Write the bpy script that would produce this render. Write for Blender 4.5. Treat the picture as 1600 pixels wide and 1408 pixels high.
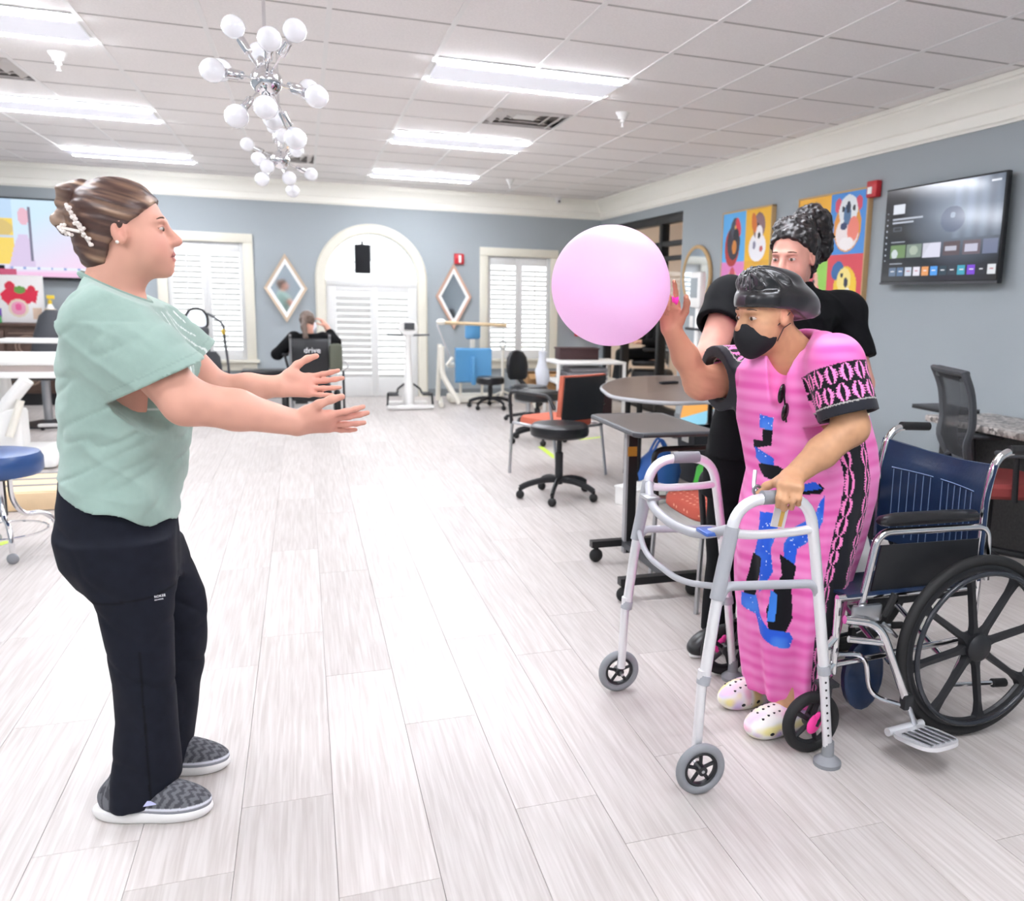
import bpy, bmesh, math, random
import numpy as np
from mathutils import Vector, Matrix, Euler
random.seed(7); rng = np.random.RandomState(7)
S = bpy.context.scene; COL = S.collection; PI = math.pi
for o in list(bpy.data.objects): bpy.data.objects.remove(o)

# ------------------------------------------------------------------ camera
HC = 1.38
F_PX, CX, CY = 1330.6, 947.4, 690.0
FW = np.array([0.33124, 0.92882, -0.16457]); RT = np.array([0.94172, -0.33537, 0.02587])
_yaw, _pit, _rol = 0.342355, -0.165319, 0.026234
FW = np.array([math.sin(_yaw)*math.cos(_pit), math.cos(_yaw)*math.cos(_pit), math.sin(_pit)])
_r0 = np.array([math.cos(_yaw), -math.sin(_yaw), 0.0]); _u0 = np.cross(_r0, FW)
RT = math.cos(_rol)*_r0 + math.sin(_rol)*_u0; UP = -math.sin(_rol)*_r0 + math.cos(_rol)*_u0
cam = bpy.data.cameras.new('camera'); cam_o = bpy.data.objects.new('camera', cam); COL.objects.link(cam_o)
cam.sensor_fit = 'HORIZONTAL'; cam.sensor_width = 36; cam.lens = F_PX/1600*36
cam.shift_x = (800-CX)/1600; cam.shift_y = (CY-704)/1600; cam.clip_start = 0.05
cam.dof.use_dof = True; cam.dof.focus_distance = 2.45; cam.dof.aperture_fstop = 3.6
cam_o.matrix_world = Matrix(((RT[0], UP[0], -FW[0], 0), (RT[1], UP[1], -FW[1], 0), (RT[2], UP[2], -FW[2], HC), (0, 0, 0, 1)))
S.camera = cam_o

# ------------------------------------------------------------------ world, exposure
w = bpy.data.worlds.new('daylight'); S.world = w; w.use_nodes = True
bg = w.node_tree.nodes['Background']; bg.inputs['Color'].default_value = (0.93, 0.97, 1.0, 1); bg.inputs['Strength'].default_value = 1.8
S.view_settings.view_transform = 'Standard'; S.view_settings.look = 'None'
S.view_settings.exposure = 1.1; S.view_settings.gamma = 1.0; S.view_settings.use_curve_mapping = False
STRIP_W, PANEL_W = 36.0, 0.30          # emission of the ceiling fixtures

# ------------------------------------------------------------------ pixel -> point on a real plane (survey of the room)
def _ray(x, y): return FW + RT*(x-CX)/F_PX - UP*(y-CY)/F_PX
def on_y(x, y, Y): d = _ray(x, y); return Vector(d*(Y/d[1])) + Vector((0, 0, HC))
def on_x(x, y, X): d = _ray(x, y); return Vector(d*(X/d[0])) + Vector((0, 0, HC))
def on_z(x, y, z): d = _ray(x, y); return Vector(d*((z-HC)/d[2])) + Vector((0, 0, HC))

# ------------------------------------------------------------------ materials
def lin(c):
    if isinstance(c, str):
        c = c.lstrip('#'); c = [int(c[i:i+2], 16)/255 for i in (0, 2, 4)]
    return tuple((v/12.92 if v <= .04045 else ((v+.055)/1.055)**2.4) for v in c)
MATS = {}
def mat(name, col, rough=.5, metal=0.0, noise=0.0, nscale=30.0, bump=0.0, bscale=80.0, spec=.5, sheen=0.0, emit=0.0, coat=0.0, stretch=None, sss=0.0):
    if name in MATS: return MATS[name]
    m = bpy.data.materials.new(name); m.use_nodes = True; nt = m.node_tree; b = nt.nodes['Principled BSDF']
    c = lin(col); b.inputs['Base Color'].default_value = (*c, 1); b.inputs['Roughness'].default_value = rough
    b.inputs['Metallic'].default_value = metal; b.inputs['Specular IOR Level'].default_value = spec
    if sheen: b.inputs['Sheen Weight'].default_value = sheen
    if coat: b.inputs['Coat Weight'].default_value = coat
    if sss: b.inputs['Subsurface Weight'].default_value = sss; b.inputs['Subsurface Radius'].default_value = (.012, .006, .004); b.inputs['Subsurface Scale'].default_value = 1
    if emit: b.inputs['Emission Color'].default_value = (*c, 1); b.inputs['Emission Strength'].default_value = emit
    if noise or bump:
        tc = nt.nodes.new('ShaderNodeTexCoord'); mp = nt.nodes.new('ShaderNodeMapping')
        if stretch: mp.inputs['Scale'].default_value = stretch
        nt.links.new(tc.outputs['Object'], mp.inputs['Vector'])
    if noise:
        n = nt.nodes.new('ShaderNodeTexNoise'); n.inputs['Scale'].default_value = nscale; n.inputs['Detail'].default_value = 5
        r = nt.nodes.new('ShaderNodeValToRGB')
        r.color_ramp.elements[0].position = .3; r.color_ramp.elements[1].position = .7
        r.color_ramp.elements[0].color = (*[v*(1-noise) for v in c], 1); r.color_ramp.elements[1].color = (*[min(1, v*(1+noise*.6)) for v in c], 1)
        nt.links.new(mp.outputs[0], n.inputs['Vector']); nt.links.new(n.outputs['Fac'], r.inputs['Fac']); nt.links.new(r.outputs['Color'], b.inputs['Base Color'])
    if bump:
        n2 = nt.nodes.new('ShaderNodeTexNoise'); n2.inputs['Scale'].default_value = bscale; n2.inputs['Detail'].default_value = 4
        bp = nt.nodes.new('ShaderNodeBump'); bp.inputs['Strength'].default_value = bump; bp.inputs['Distance'].default_value = .004
        nt.links.new(mp.outputs[0], n2.inputs['Vector']); nt.links.new(n2.outputs['Fac'], bp.inputs['Height']); nt.links.new(bp.outputs[0], b.inputs['Normal'])
    MATS[name] = m; return m
def vmat(name, rough=.6, emit=0.0, spec=.4, sheen=0.0, bump=0.0, bscale=300.0, coat=0.0, sss=0.0):
    """colour from the mesh's own 'Col' attribute (print, dye, skin tone)"""
    if name in MATS: return MATS[name]
    m = bpy.data.materials.new(name); m.use_nodes = True; nt = m.node_tree; b = nt.nodes['Principled BSDF']
    a = nt.nodes.new('ShaderNodeAttribute'); a.attribute_name = 'Col'
    nt.links.new(a.outputs['Color'], b.inputs['Base Color']); b.inputs['Roughness'].default_value = rough; b.inputs['Specular IOR Level'].default_value = spec
    if sheen: b.inputs['Sheen Weight'].default_value = sheen
    if coat: b.inputs['Coat Weight'].default_value = coat
    if sss: b.inputs['Subsurface Weight'].default_value = sss; b.inputs['Subsurface Radius'].default_value = (.012, .006, .004); b.inputs['Subsurface Scale'].default_value = 1
    if emit: nt.links.new(a.outputs['Color'], b.inputs['Emission Color']); b.inputs['Emission Strength'].default_value = emit; nt.links.remove(b.inputs['Base Color'].links[0]); b.inputs['Base Color'].default_value = (.012, .013, .016, 1)
    if bump:
        tc = nt.nodes.new('ShaderNodeTexCoord'); n2 = nt.nodes.new('ShaderNodeTexNoise'); n2.inputs['Scale'].default_value = bscale
        bp = nt.nodes.new('ShaderNodeBump'); bp.inputs['Strength'].default_value = bump; bp.inputs['Distance'].default_value = .002
        nt.links.new(tc.outputs['Object'], n2.inputs['Vector']); nt.links.new(n2.outputs['Fac'], bp.inputs['Height']); nt.links.new(bp.outputs[0], b.inputs['Normal'])
    MATS[name] = m; return m
def glassmat(name, col='#FFFFFF', refl=.1):
    if name in MATS: return MATS[name]
    m = bpy.data.materials.new(name); m.use_nodes = True; nt = m.node_tree; nt.nodes.clear()
    out = nt.nodes.new('ShaderNodeOutputMaterial'); t = nt.nodes.new('ShaderNodeBsdfTransparent'); g = nt.nodes.new('ShaderNodeBsdfGlossy'); x = nt.nodes.new('ShaderNodeMixShader')
    t.inputs['Color'].default_value = (*lin(col), 1); g.inputs['Roughness'].default_value = .02; x.inputs[0].default_value = refl
    nt.links.new(t.outputs[0], x.inputs[1]); nt.links.new(g.outputs[0], x.inputs[2]); nt.links.new(x.outputs[0], out.inputs['Surface'])
    MATS[name] = m; return m

# ------------------------------------------------------------------ mesh builder
def rotz(a): return Matrix.Rotation(a, 4, 'Z')
def TR(x, y, z): return Matrix.Translation((x, y, z))
def align(d, up=(0, 0, 1)):
    """4x4 rotation taking +Z to d"""
    d = Vector(d).normalized(); return d.to_track_quat('Z', 'Y').to_matrix().to_4x4()
def rpath(pts, rad, seg=5):
    """polyline with rounded corners"""
    pts = [Vector(p) for p in pts]; out = [pts[0]]
    for i in range(1, len(pts)-1):
        a, b, c = pts[i-1], pts[i], pts[i+1]
        r = rad[i-1] if isinstance(rad, (list, tuple)) else rad
        l = min(r, (a-b).length*.49, (c-b).length*.49)
        p, q = b+(a-b).normalized()*l, b+(c-b).normalized()*l
        for k in range(seg+1):
            t = k/seg; out.append(p*(1-t)**2 + b*2*t*(1-t) + q*t*t)
    out.append(pts[-1]); return out
def spline(pts, n=6, closed=False):
    P = [Vector(p) for p in pts]; m = len(P); out = []
    rng_ = range(m if closed else m-1)
    for i in rng_:
        p0 = P[(i-1) % m] if (closed or i > 0) else P[0]; p1 = P[i]; p2 = P[(i+1) % m]; p3 = P[(i+2) % m] if (closed or i+2 < m) else P[-1]
        for k in range(n):
            t = k/n; out.append(.5*((2*p1)+(p2-p0)*t+(2*p0-5*p1+4*p2-p3)*t*t+(3*p1-p0-3*p2+p3)*t**3))
    if not closed: out.append(P[-1])
    return out
class MB:
    def __init__(s): s.v = []; s.f = []; s.mi = []; s.cur = 0
    def m(s, i): s.cur = i; return s
    def add(s, vs, fs):
        b = len(s.v); s.v += [tuple(p) for p in vs]
        for f in fs: s.f.append([b+i for i in f]); s.mi.append(s.cur)
        return s
    def box(s, c, d, M=None, bev=0.0):
        x, y, z = d[0]/2, d[1]/2, d[2]/2
        if bev <= 0:
            vs = [(sx*x, sy*y, sz*z) for sz in (-1, 1) for sy in (-1, 1) for sx in (-1, 1)]
            fs = [(0, 2, 3, 1), (4, 5, 7, 6), (0, 1, 5, 4), (2, 6, 7, 3), (0, 4, 6, 2), (1, 3, 7, 5)]
        else:
            bm = bmesh.new(); bmesh.ops.create_cube(bm, size=1)
            for v in bm.verts: v.co = (v.co.x*d[0], v.co.y*d[1], v.co.z*d[2])
            bmesh.ops.bevel(bm, geom=list(bm.edges), offset=min(bev, min(d)*.49), segments=2, profile=.5, affect='EDGES')
            bm.verts.index_update(); vs = [tuple(v.co) for v in bm.verts]; fs = [[v.index for v in f.verts] for f in bm.faces]; bm.free()
        T = TR(*c) @ (M if M is not None else Matrix())
        return s.add([T @ Vector(p) for p in vs], fs)
    def tube(s, pts, r, n=10, caps=True, closed=False, sc=None):
        P = [Vector(p) for p in pts]; m = len(P)
        R = r if isinstance(r, (list, tuple)) else [r]*m
        tans = []
        for i in range(m):
            a = P[(i-1) % m] if (closed or i > 0) else P[i]; b = P[(i+1) % m] if (closed or i < m-1) else P[i]
            t = (b-a); tans.append(t.normalized() if t.length > 1e-9 else Vector((0, 0, 1)))
        t0 = tans[0]; ref = Vector((0, 0, 1)) if abs(t0.z) < .9 else Vector((1, 0, 0))
        nx = (ref - t0*ref.dot(t0)).normalized(); vs = []
        for i in range(m):
            nx = (nx - tans[i]*nx.dot(tans[i]))
            nx = nx.normalized() if nx.length > 1e-6 else tans[i].orthogonal().normalized()
            ny = tans[i].cross(nx)
            for k in range(n):
                a = 2*PI*k/n; ca, sa = math.cos(a), math.sin(a)
                if sc: ca *= sc[0]; sa *= sc[1]
                vs.append(P[i] + (nx*ca + ny*sa)*R[i])
        fs = []
        for i in range(m if closed else m-1):
            j = (i+1) % m
            for k in range(n): fs.append((i*n+k, i*n+(k+1) % n, j*n+(k+1) % n, j*n+k))
        if caps and not closed:
            fs.append(list(range(n))[::-1]); fs.append([(m-1)*n+k for k in range(n)])
        return s.add(vs, fs)
    def lathe(s, prof, n=24, M=None, caps=True):
        M = M if M is not None else Matrix(); vs = []; fs = []; m = len(prof)
        for r, z in prof:
            for k in range(n): a = 2*PI*k/n; vs.append(M @ Vector((r*math.cos(a), r*math.sin(a), z)))
        for i in range(m-1):
            for k in range(n): fs.append((i*n+k, i*n+(k+1) % n, (i+1)*n+(k+1) % n, (i+1)*n+k))
        if caps: fs.append(list(range(n))[::-1]); fs.append([(m-1)*n+k for k in range(n)])
        return s.add(vs, fs)
    def ell(s, c, r, M=None, nu=16, nv=10):
        r = (r, r, r) if not isinstance(r, (list, tuple)) else r
        T = TR(*c) @ (M if M is not None else Matrix()); vs = [T @ Vector((0, 0, -r[2]))]; fs = []
        for j in range(1, nv):
            t = -PI/2 + PI*j/nv
            for i in range(nu): a = 2*PI*i/nu; vs.append(T @ Vector((r[0]*math.cos(t)*math.cos(a), r[1]*math.cos(t)*math.sin(a), r[2]*math.sin(t))))
        vs.append(T @ Vector((0, 0, r[2]))); L = len(vs)-1
        for i in range(nu):
            fs.append((0, 1+(i+1) % nu, 1+i)); fs.append((L, 1+(nv-2)*nu+i, 1+(nv-2)*nu+(i+1) % nu))
        for j in range(nv-2):
            for i in range(nu): a = 1+j*nu; fs.append((a+i, a+(i+1) % nu, a+nu+(i+1) % nu, a+nu+i))
        return s.add(vs, fs)
    def prism(s, poly, h, M=None, z0=0.0):
        """polygon in local XY extruded from z0 to z0+h"""
        M = M if M is not None else Matrix(); n = len(poly)
        vs = [M @ Vector((x, y, z0)) for x, y in poly] + [M @ Vector((x, y, z0+h)) for x, y in poly]
        fs = [list(range(n))[::-1], list(range(n, 2*n))] + [(i, (i+1) % n, n+(i+1) % n, n+i) for i in range(n)]
        return s.add(vs, fs)
    def torus(s, c, R, r, M=None, n=40, k=10, sc=None):
        M = M if M is not None else Matrix(); T = TR(*c) @ M
        return s.tube([T @ Vector((R*math.cos(2*PI*i/n), R*math.sin(2*PI*i/n), 0)) for i in range(n)], r, k, closed=True, sc=sc)
    def loft(s, rings, caps=True, closed=True):
        n = len(rings[0]); vs = [p for r in rings for p in r]; fs = []
        for i in range(len(rings)-1):
            for k in range(n if closed else n-1): fs.append((i*n+k, i*n+(k+1) % n, (i+1)*n+(k+1) % n, (i+1)*n+k))
        if caps and closed: fs.append(list(range(n))[::-1]); fs.append([(len(rings)-1)*n+k for k in range(n)])
        return s.add(vs, fs)
    def mesh(s, name, mats, smooth=True, ang=38):
        me = bpy.data.meshes.new(name); me.from_pydata(s.v, [], s.f)
        for m in (mats if isinstance(mats, (list, tuple)) else [mats]): me.materials.append(m)
        if max(s.mi, default=0) > 0: me.polygons.foreach_set('material_index', s.mi)
        bm = bmesh.new(); bm.from_mesh(me); bmesh.ops.recalc_face_normals(bm, faces=bm.faces); bm.to_mesh(me); bm.free()
        if smooth: me.shade_smooth(); me.set_sharp_from_angle(angle=math.radians(ang))
        return me
    def build(s, name, mats, parent=None, smooth=True, ang=38, **kw):
        return link(name, s.mesh(name, mats, smooth, ang), parent, **kw)
def link(name, me, parent=None, M=None, **kw):
    o = bpy.data.objects.new(name, me); COL.objects.link(o)
    if parent is not None: o.parent = parent
    if M is not None: o.matrix_local = M
    for k, v in kw.items(): o[k] = v
    return o
def thing(name, label, cat, group=None, loc=(0, 0, 0), rz=0.0):
    o = bpy.data.objects.new(name, None); COL.objects.link(o); o.empty_display_size = .1
    o.location = loc; o.rotation_euler = (0, 0, rz); o['label'] = label; o['category'] = cat
    if group: o['group'] = group
    return o
def tag(o, label, cat, group=None):
    o['label'] = label; o['category'] = cat
    if group: o['group'] = group
    return o
def struct(o): o['kind'] = 'structure'; return o
def copytree(o, parent=None, **kw):
    c = o.copy(); COL.objects.link(c); c.parent = parent
    for ch in o.children: copytree(ch, c)
    for k, v in kw.items(): c[k] = v
    return c
def paint(name, w, h, nx, ny, fn, mtl, parent=None, M=None, **kw):
    """flat printed sheet in local XZ, x right 0..w, z up 0..h; fn(u,v arrays 0..1) -> rgb (linear)"""
    u, v = np.meshgrid((np.arange(nx)+.5)/nx, (np.arange(ny)+.5)/ny)
    X, Z = np.meshgrid(np.linspace(0, w, nx+1), np.linspace(0, h, ny+1))
    vs = np.stack([X.ravel(), np.zeros(X.size), Z.ravel()], 1)
    i, j = np.meshgrid(np.arange(nx), np.arange(ny)); a = (j*(nx+1)+i).ravel()
    fs = np.stack([a, a+1, a+nx+2, a+nx+1], 1)
    me = bpy.data.meshes.new(name); me.from_pydata(vs.tolist(), [], fs.tolist()); me.materials.append(mtl)
    c = fn(u.ravel(), v.ravel()); at = me.color_attributes.new('Col', 'FLOAT_COLOR', 'CORNER')
    arr = np.ones((len(fs), 4, 4), np.float32); arr[:, :, :3] = c[:, None, :]
    at.data.foreach_set('color', arr.ravel())
    return link(name, me, parent, M, **kw)
class Img:
    def __init__(s, u, v, base): s.u = u; s.v = v; s.c = np.tile(np.array(lin(base)), (len(u), 1))
    def put(s, msk, col): s.c[msk] = lin(col); return s
    def rect(s, a, b, c, d, col): return s.put((s.u > a) & (s.u < b) & (s.v > c) & (s.v < d), col)
    def ell(s, cx, cy, rx, ry, col, ang=0):
        ca, sa = math.cos(ang), math.sin(ang); dx, dy = s.u-cx, s.v-cy
        return s.put(((dx*ca+dy*sa)/rx)**2+((-dx*sa+dy*ca)/ry)**2 < 1, col)
    def poly(s, P, col):
        n = len(P); ins = np.zeros(len(s.u), bool)
        for i in range(n):
            x1, y1 = P[i]; x2, y2 = P[(i+1) % n]
            if y1 == y2: continue
            c = ((y1 > s.v) != (y2 > s.v)) & (s.u < (x2-x1)*(s.v-y1)/(y2-y1)+x1); ins ^= c
        return s.put(ins, col)
# ================================================================== the room
XL, XR, YF, YB, ZC = -4.0, 4.06, -3.0, 11.85, 2.753
T = 0.6096; GX0, GY0 = 0.776, 4.688          # ceiling grid: column 0, row 0
gx = lambda c: GX0+c*T
gy = lambda r: GY0+r*T
M_wall = mat('wall_paint', '#A3ABAF', .75, bump=.05, bscale=120)
M_crown = mat('cream_trim_paint', '#FFFDF3', .45)
M_white = mat('white_paint', '#F4F3F0', .45)
M_tile = mat('ceiling_tile_board', '#F9F5F3', .9, noise=.05, nscale=90, bump=.35, bscale=220)
M_tee = mat('ceiling_grid_metal', '#F4F2F0', .5)
M_base = mat('baseboard_vinyl', '#7E8487', .6)
M_black = mat('black_metal', '#141416', .4)
M_chrome = mat('chrome', '#E8E8EA', .08, 1.0)
M_steel = mat('brushed_steel', '#B9BBBE', .3, 1.0)
# floor planks
def wood_floor():
    m = bpy.data.materials.new('pale_oak_plank'); m.use_nodes = True; nt = m.node_tree; N = nt.nodes.new; L = nt.links.new; b = nt.nodes['Principled BSDF']
    oi = N('ShaderNodeObjectInfo'); tc = N('ShaderNodeTexCoord'); mp = N('ShaderNodeMapping'); mp.inputs['Scale'].default_value = (85, 3.2, 1)
    ad = N('ShaderNodeVectorMath'); ad.operation = 'MULTIPLY_ADD'; ad.inputs[1].default_value = (37, 19, 11)
    cx = N('ShaderNodeCombineXYZ')
    for i in range(3): L(oi.outputs['Random'], cx.inputs[i])
    L(cx.outputs[0], ad.inputs[0]); L(tc.outputs['Object'], ad.inputs[2]); L(ad.outputs[0], mp.inputs['Vector'])
    n = N('ShaderNodeTexNoise'); n.inputs['Scale'].default_value = 1.0; n.inputs['Detail'].default_value = 8; n.inputs['Distortion'].default_value = .5; L(mp.outputs[0], n.inputs['Vector'])
    r = N('ShaderNodeValToRGB'); e = r.color_ramp.elements; e[0].position = .32; e[1].position = .66
    e[0].color = (*lin('#B6AEA9'), 1); e[1].color = (*lin('#CBC5C1'), 1); L(n.outputs['Fac'], r.inputs['Fac'])
    mr = N('ShaderNodeMapRange'); mr.inputs['To Min'].default_value = .90; mr.inputs['To Max'].default_value = 1.04; L(oi.outputs['Random'], mr.inputs['Value'])
    mx = N('ShaderNodeVectorMath'); mx.operation = 'SCALE'; L(r.outputs['Color'], mx.inputs[0]); L(mr.outputs[0], mx.inputs['Scale'])
    L(mx.outputs[0], b.inputs['Base Color']); b.inputs['Roughness'].default_value = .42; b.inputs['Specular IOR Level'].default_value = .4
    bp = N('ShaderNodeBump'); bp.inputs['Strength'].default_value = .12; bp.inputs['Distance'].default_value = .002; L(n.outputs['Fac'], bp.inputs['Height']); L(bp.outputs[0], b.inputs['Normal'])
    return m
M_floor = wood_floor(); M_gap = mat('floor_joint', '#958E89', .8)
floor = struct(MB().box(((XL+XR)/2, (YF+YB)/2, -.056), (XR-XL+.3, YB-YF+.3, .1)).build('floor', M_gap, smooth=False))
PWID, PLEN = .2345, 1.22; pm = {}
def plank_me(L_, W_=PWID):
    k = (round(L_, 3), round(W_, 3))
    if k not in pm: pm[k] = MB().box((0, 0, -.003), (W_-.001, L_-.001, .006), bev=.0007).mesh('plank', M_floor, False)
    return pm[k]
known = {0: 1.86, -1: 2.30, 3: 1.85, 5: 1.73, 1: 2.64, -2: 2.03, 2: 3.3, 4: 1.0, 6: 2.28}
rest = MB()
for c in range(-16, 18):
    x0 = .037+c*PWID; x1 = x0+PWID
    if x1 < XL+.02 or x0 > XR-.02: continue
    x0 = max(x0, XL); x1 = min(x1, XR); off = known.get(c, random.random()*PLEN) % PLEN
    y = YF - PLEN + (off - (YF-PLEN)) % PLEN
    while y < YB:
        a, b_ = max(y, YF), min(y+PLEN, YB); y += PLEN
        if b_-a < .03: continue
        if b_ < 1.25: rest.box(((x0+x1)/2, (a+b_)/2, -.003), (x1-x0-.0022, b_-a-.0022, .006)); continue
        link('plank', plank_me(b_-a, x1-x0), floor, TR((x0+x1)/2, (a+b_)/2, 0))
ro = rest.build('planks_behind', M_floor, floor, False); ro['kind'] = 'stuff'

# ceiling: base slab, tiles, tees
ceil = struct(MB().box(((XL+XR)/2, (YF+YB)/2, ZC+.11), (XR-XL+.3, YB-YF+.3, .1)).build('ceiling', M_tile, smooth=False))
lights = [(c, r) for c in (-5, 0) for r in (1, 5, 9, -3, -7, -11)]
vents = [(1, 3), (-5, 3), (-2, 8)]
skip = {(c+i, r) for c, r in lights for i in (0, 1)} | set(vents)
tm = {}; restc = MB()
for c in range(-8, 6):
    a, b_ = max(gx(c), XL), min(gx(c+1), XR)
    if b_-a < .05: continue
    for r in range(-13, 12):
        if (c, r) in skip: continue
        y0, y1 = max(gy(r), YF), min(gy(r+1), YB)
        if y1-y0 < .05: continue
        k = (round(b_-a, 3), round(y1-y0, 3))
        if r < -3: restc.box(((a+b_)/2, (y0+y1)/2, ZC+.012), (b_-a-.014, y1-y0-.014, .02)); continue
        if k not in tm: tm[k] = MB().box((0, 0, .012), (k[0]-.014, k[1]-.014, .02), bev=.004).mesh('ceiling_tile', M_tile, False)
        link('ceiling_tile', tm[k], ceil, TR((a+b_)/2, (y0+y1)/2, ZC))
o = restc.build('ceiling_tiles_behind', M_tile, ceil, False); o['kind'] = 'stuff'
for c in range(-7, 6): MB().box((gx(c), (YF+YB)/2, ZC+.003), (.026, YB-YF, .012)).build('grid_runner', M_tee, ceil, False)
for r in range(-12, 12): MB().box(((XL+XR)/2, gy(r), ZC+.007), (XR-XL, .02, .012)).build('cross_runner', mat('cross_tee_metal', '#B9B4B1', .6), ceil, False)

# fixtures: pan, dim centre panel, two bright long strips
M_strip = mat('lamp_strip_glow', '#F4F7FF', .5, emit=STRIP_W); M_pan = mat('fixture_pan', '#F4F4F2', .4)
M_diff = mat('fixture_diffuser', '#D5D6DE', .5, emit=PANEL_W)
lm = {}
def fixture(c, r, label):
    t = thing('ceiling_light', label, 'light', 'recessed ceiling lights', (gx(c)+T, gy(r)+T/2, ZC))
    if not lm:
        lm['pan'] = MB().box((0, 0, .045), (2*T-.03, T-.03, .01)).box((0, T/2-.02, .02), (2*T-.03, .01, .05)).box((0, -T/2+.02, .02), (2*T-.03, .01, .05)).box((T-.02, 0, .02), (.01, T-.03, .05)).box((-T+.02, 0, .02), (.01, T-.03, .05)).mesh('pan', M_pan, False)
        lm['diff'] = MB().box((0, 0, -.009), (2*T-.05, .385, .02), bev=.002).mesh('diffuser', M_diff, False)
        lm['strip'] = MB().box((0, 0, -.004), (2*T-.05, .09, .03), bev=.01).mesh('lamp_strip', M_strip, False)
    link('pan', lm['pan'], t); link('diffuser', lm['diff'], t)
    link('lamp_strip', lm['strip'], t, TR(0, T/2-.085, 0)); link('lamp_strip', lm['strip'], t, TR(0, -T/2+.085, 0))
    return t
where = {(0, 1): 'long bright ceiling light ahead of the square air vent, right of the chandeliers', (0, 5): 'bright ceiling light just beyond the square air vent',
         (0, 9): 'far bright ceiling light nearest the arched door', (-5, 1): 'long bright ceiling light above the woman in green', (-5, 5): 'middle bright ceiling light of the row left of the chandeliers',
         (-5, 9): 'far bright ceiling light near the wall with the news television'}
for c, r in lights: fixture(c, r, where.get((c, r), 'bright ceiling light behind the viewer, above the near floor'))

# walls -------------------------------------------------------------
TH = .14
def wall_y(name, Y, x0, x1, holes, dirn):
    """wall across X at y=Y, thickness beyond; holes (xa,xb,za,zb)"""
    mb = MB(); xs = sorted({x0, x1, *[h[0] for h in holes], *[h[1] for h in holes]})
    for a, b in zip(xs, xs[1:]):
        hs = [h for h in holes if h[0] <= a and h[1] >= b]; z = 0.0
        for h in sorted(hs, key=lambda h: h[2]):
            if h[2] > z: mb.box(((a+b)/2, Y+dirn*TH/2, (z+h[2])/2), (b-a, TH, h[2]-z))
            z = h[3]
        mb.box(((a+b)/2, Y+dirn*TH/2, (z+ZC+.1)/2), (b-a, TH, ZC+.1-z))
    return mb
W1 = (-1.56, -.69, .50, 1.96); W2 = (2.42, 3.31, .52, 1.93); AX, AR, ASP = .874, .585, 1.558
mb = wall_y('wall_back', YB, XL-.14, XR+.14, [W1, W2, (AX-AR, AX+AR, 0, ASP+AR)], 1)
n = 14                                             # spandrels that round the arched opening
for sgn in (-1, 1):
    arc = [(AX+sgn*AR*math.cos(a), ASP+AR*math.sin(a)) for a in np.linspace(0, PI/2, n)]
    mb.prism([(AX+sgn*AR, ASP+AR)] + arc, TH, Matrix(((1, 0, 0, 0), (0, 0, 1, YB), (0, 1, 0, 0), (0, 0, 0, 1))))
struct(mb.build('wall_back', M_wall, smooth=False))
OY0, OY1, OZ = 9.02, 11.70, 2.385                  # storefront opening in the right wall
mb = MB()
for a, b, z0, z1 in ((YF-.14, OY0, 0, ZC+.1), (OY1, YB+.14, 0, ZC+.1), (OY0, OY1, OZ, ZC+.1)): mb.box((XR+TH/2, (a+b)/2, (z0+z1)/2), (TH, b-a, z1-z0))
struct(mb.build('wall_right', M_wall, smooth=False))
struct(MB().box((XL-TH/2, (YF+YB)/2, ZC/2), (TH, YB-YF+.28, ZC+.2)).build('wall_left', M_wall, smooth=False))
struct(MB().box(((XL+XR)/2, YF-TH/2, ZC/2), (XR-XL, TH, ZC+.2)).build('wall_front', M_wall, smooth=False))
# crown moulding: profile (out from wall, down from ceiling)
prof = [(0, .262), (.014, .262), (.018, .25), (.03, .24), (.034, .175), (.046, .165), (.06, .12), (.085, .075), (.112, .05), (.114, .034), (.128, .03), (.13, 0), (0, 0)]
def crown(name, a, b, inward):
    a, b = Vector(a), Vector(b); inw = Vector(inward); mb = MB(); L_ = len(prof)
    d = (b-a).normalized()
    vs = []
    for p, s_ in ((a, 1), (b, -1)):
        for out, dn in prof: vs.append(p + d*s_*out*1.0 + inw*out + Vector((0, 0, -dn)))
    fs = [(i, (i+1) % L_, L_+(i+1) % L_, L_+i) for i in range(L_)] + [list(range(L_)), list(range(L_, 2*L_))[::-1]]
    mb.add(vs, fs); return struct(mb.build(name, M_crown, ang=25))
crown('trim_1', (XL, YB, ZC), (XR, YB, ZC), (0, -1, 0)); crown('trim_2', (XR, YB, ZC), (XR, YF, ZC), (-1, 0, 0))
crown('trim_3', (XL, YF, ZC), (XL, YB, ZC), (1, 0, 0)); crown('trim_4', (XR, YF, ZC), (XL, YF, ZC), (0, 1, 0))
for i, (c, d) in enumerate([((-1.7, YB-.006, .05), (3.74, .012, .1)), ((2.86, YB-.006, .05), (2.4, .012, .1))]):
    pass
mb = MB().box(((XL+.16)/2, YB-.006, .05), (.16-XL, .012, .1)).box(((1.59+XR)/2, YB-.006, .05), (XR-1.59, .012, .1)); struct(mb.build('baseboard_back', M_base, smooth=False))
struct(MB().box((XR-.006, (YF+OY0)/2, .05), (.012, OY0-YF, .1)).build('baseboard_right', M_base, smooth=False))
struct(MB().box((XL+.006, (YF+YB)/2, .05), (.012, YB-YF, .1)).build('baseboard_left', M_base, smooth=False))

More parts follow.
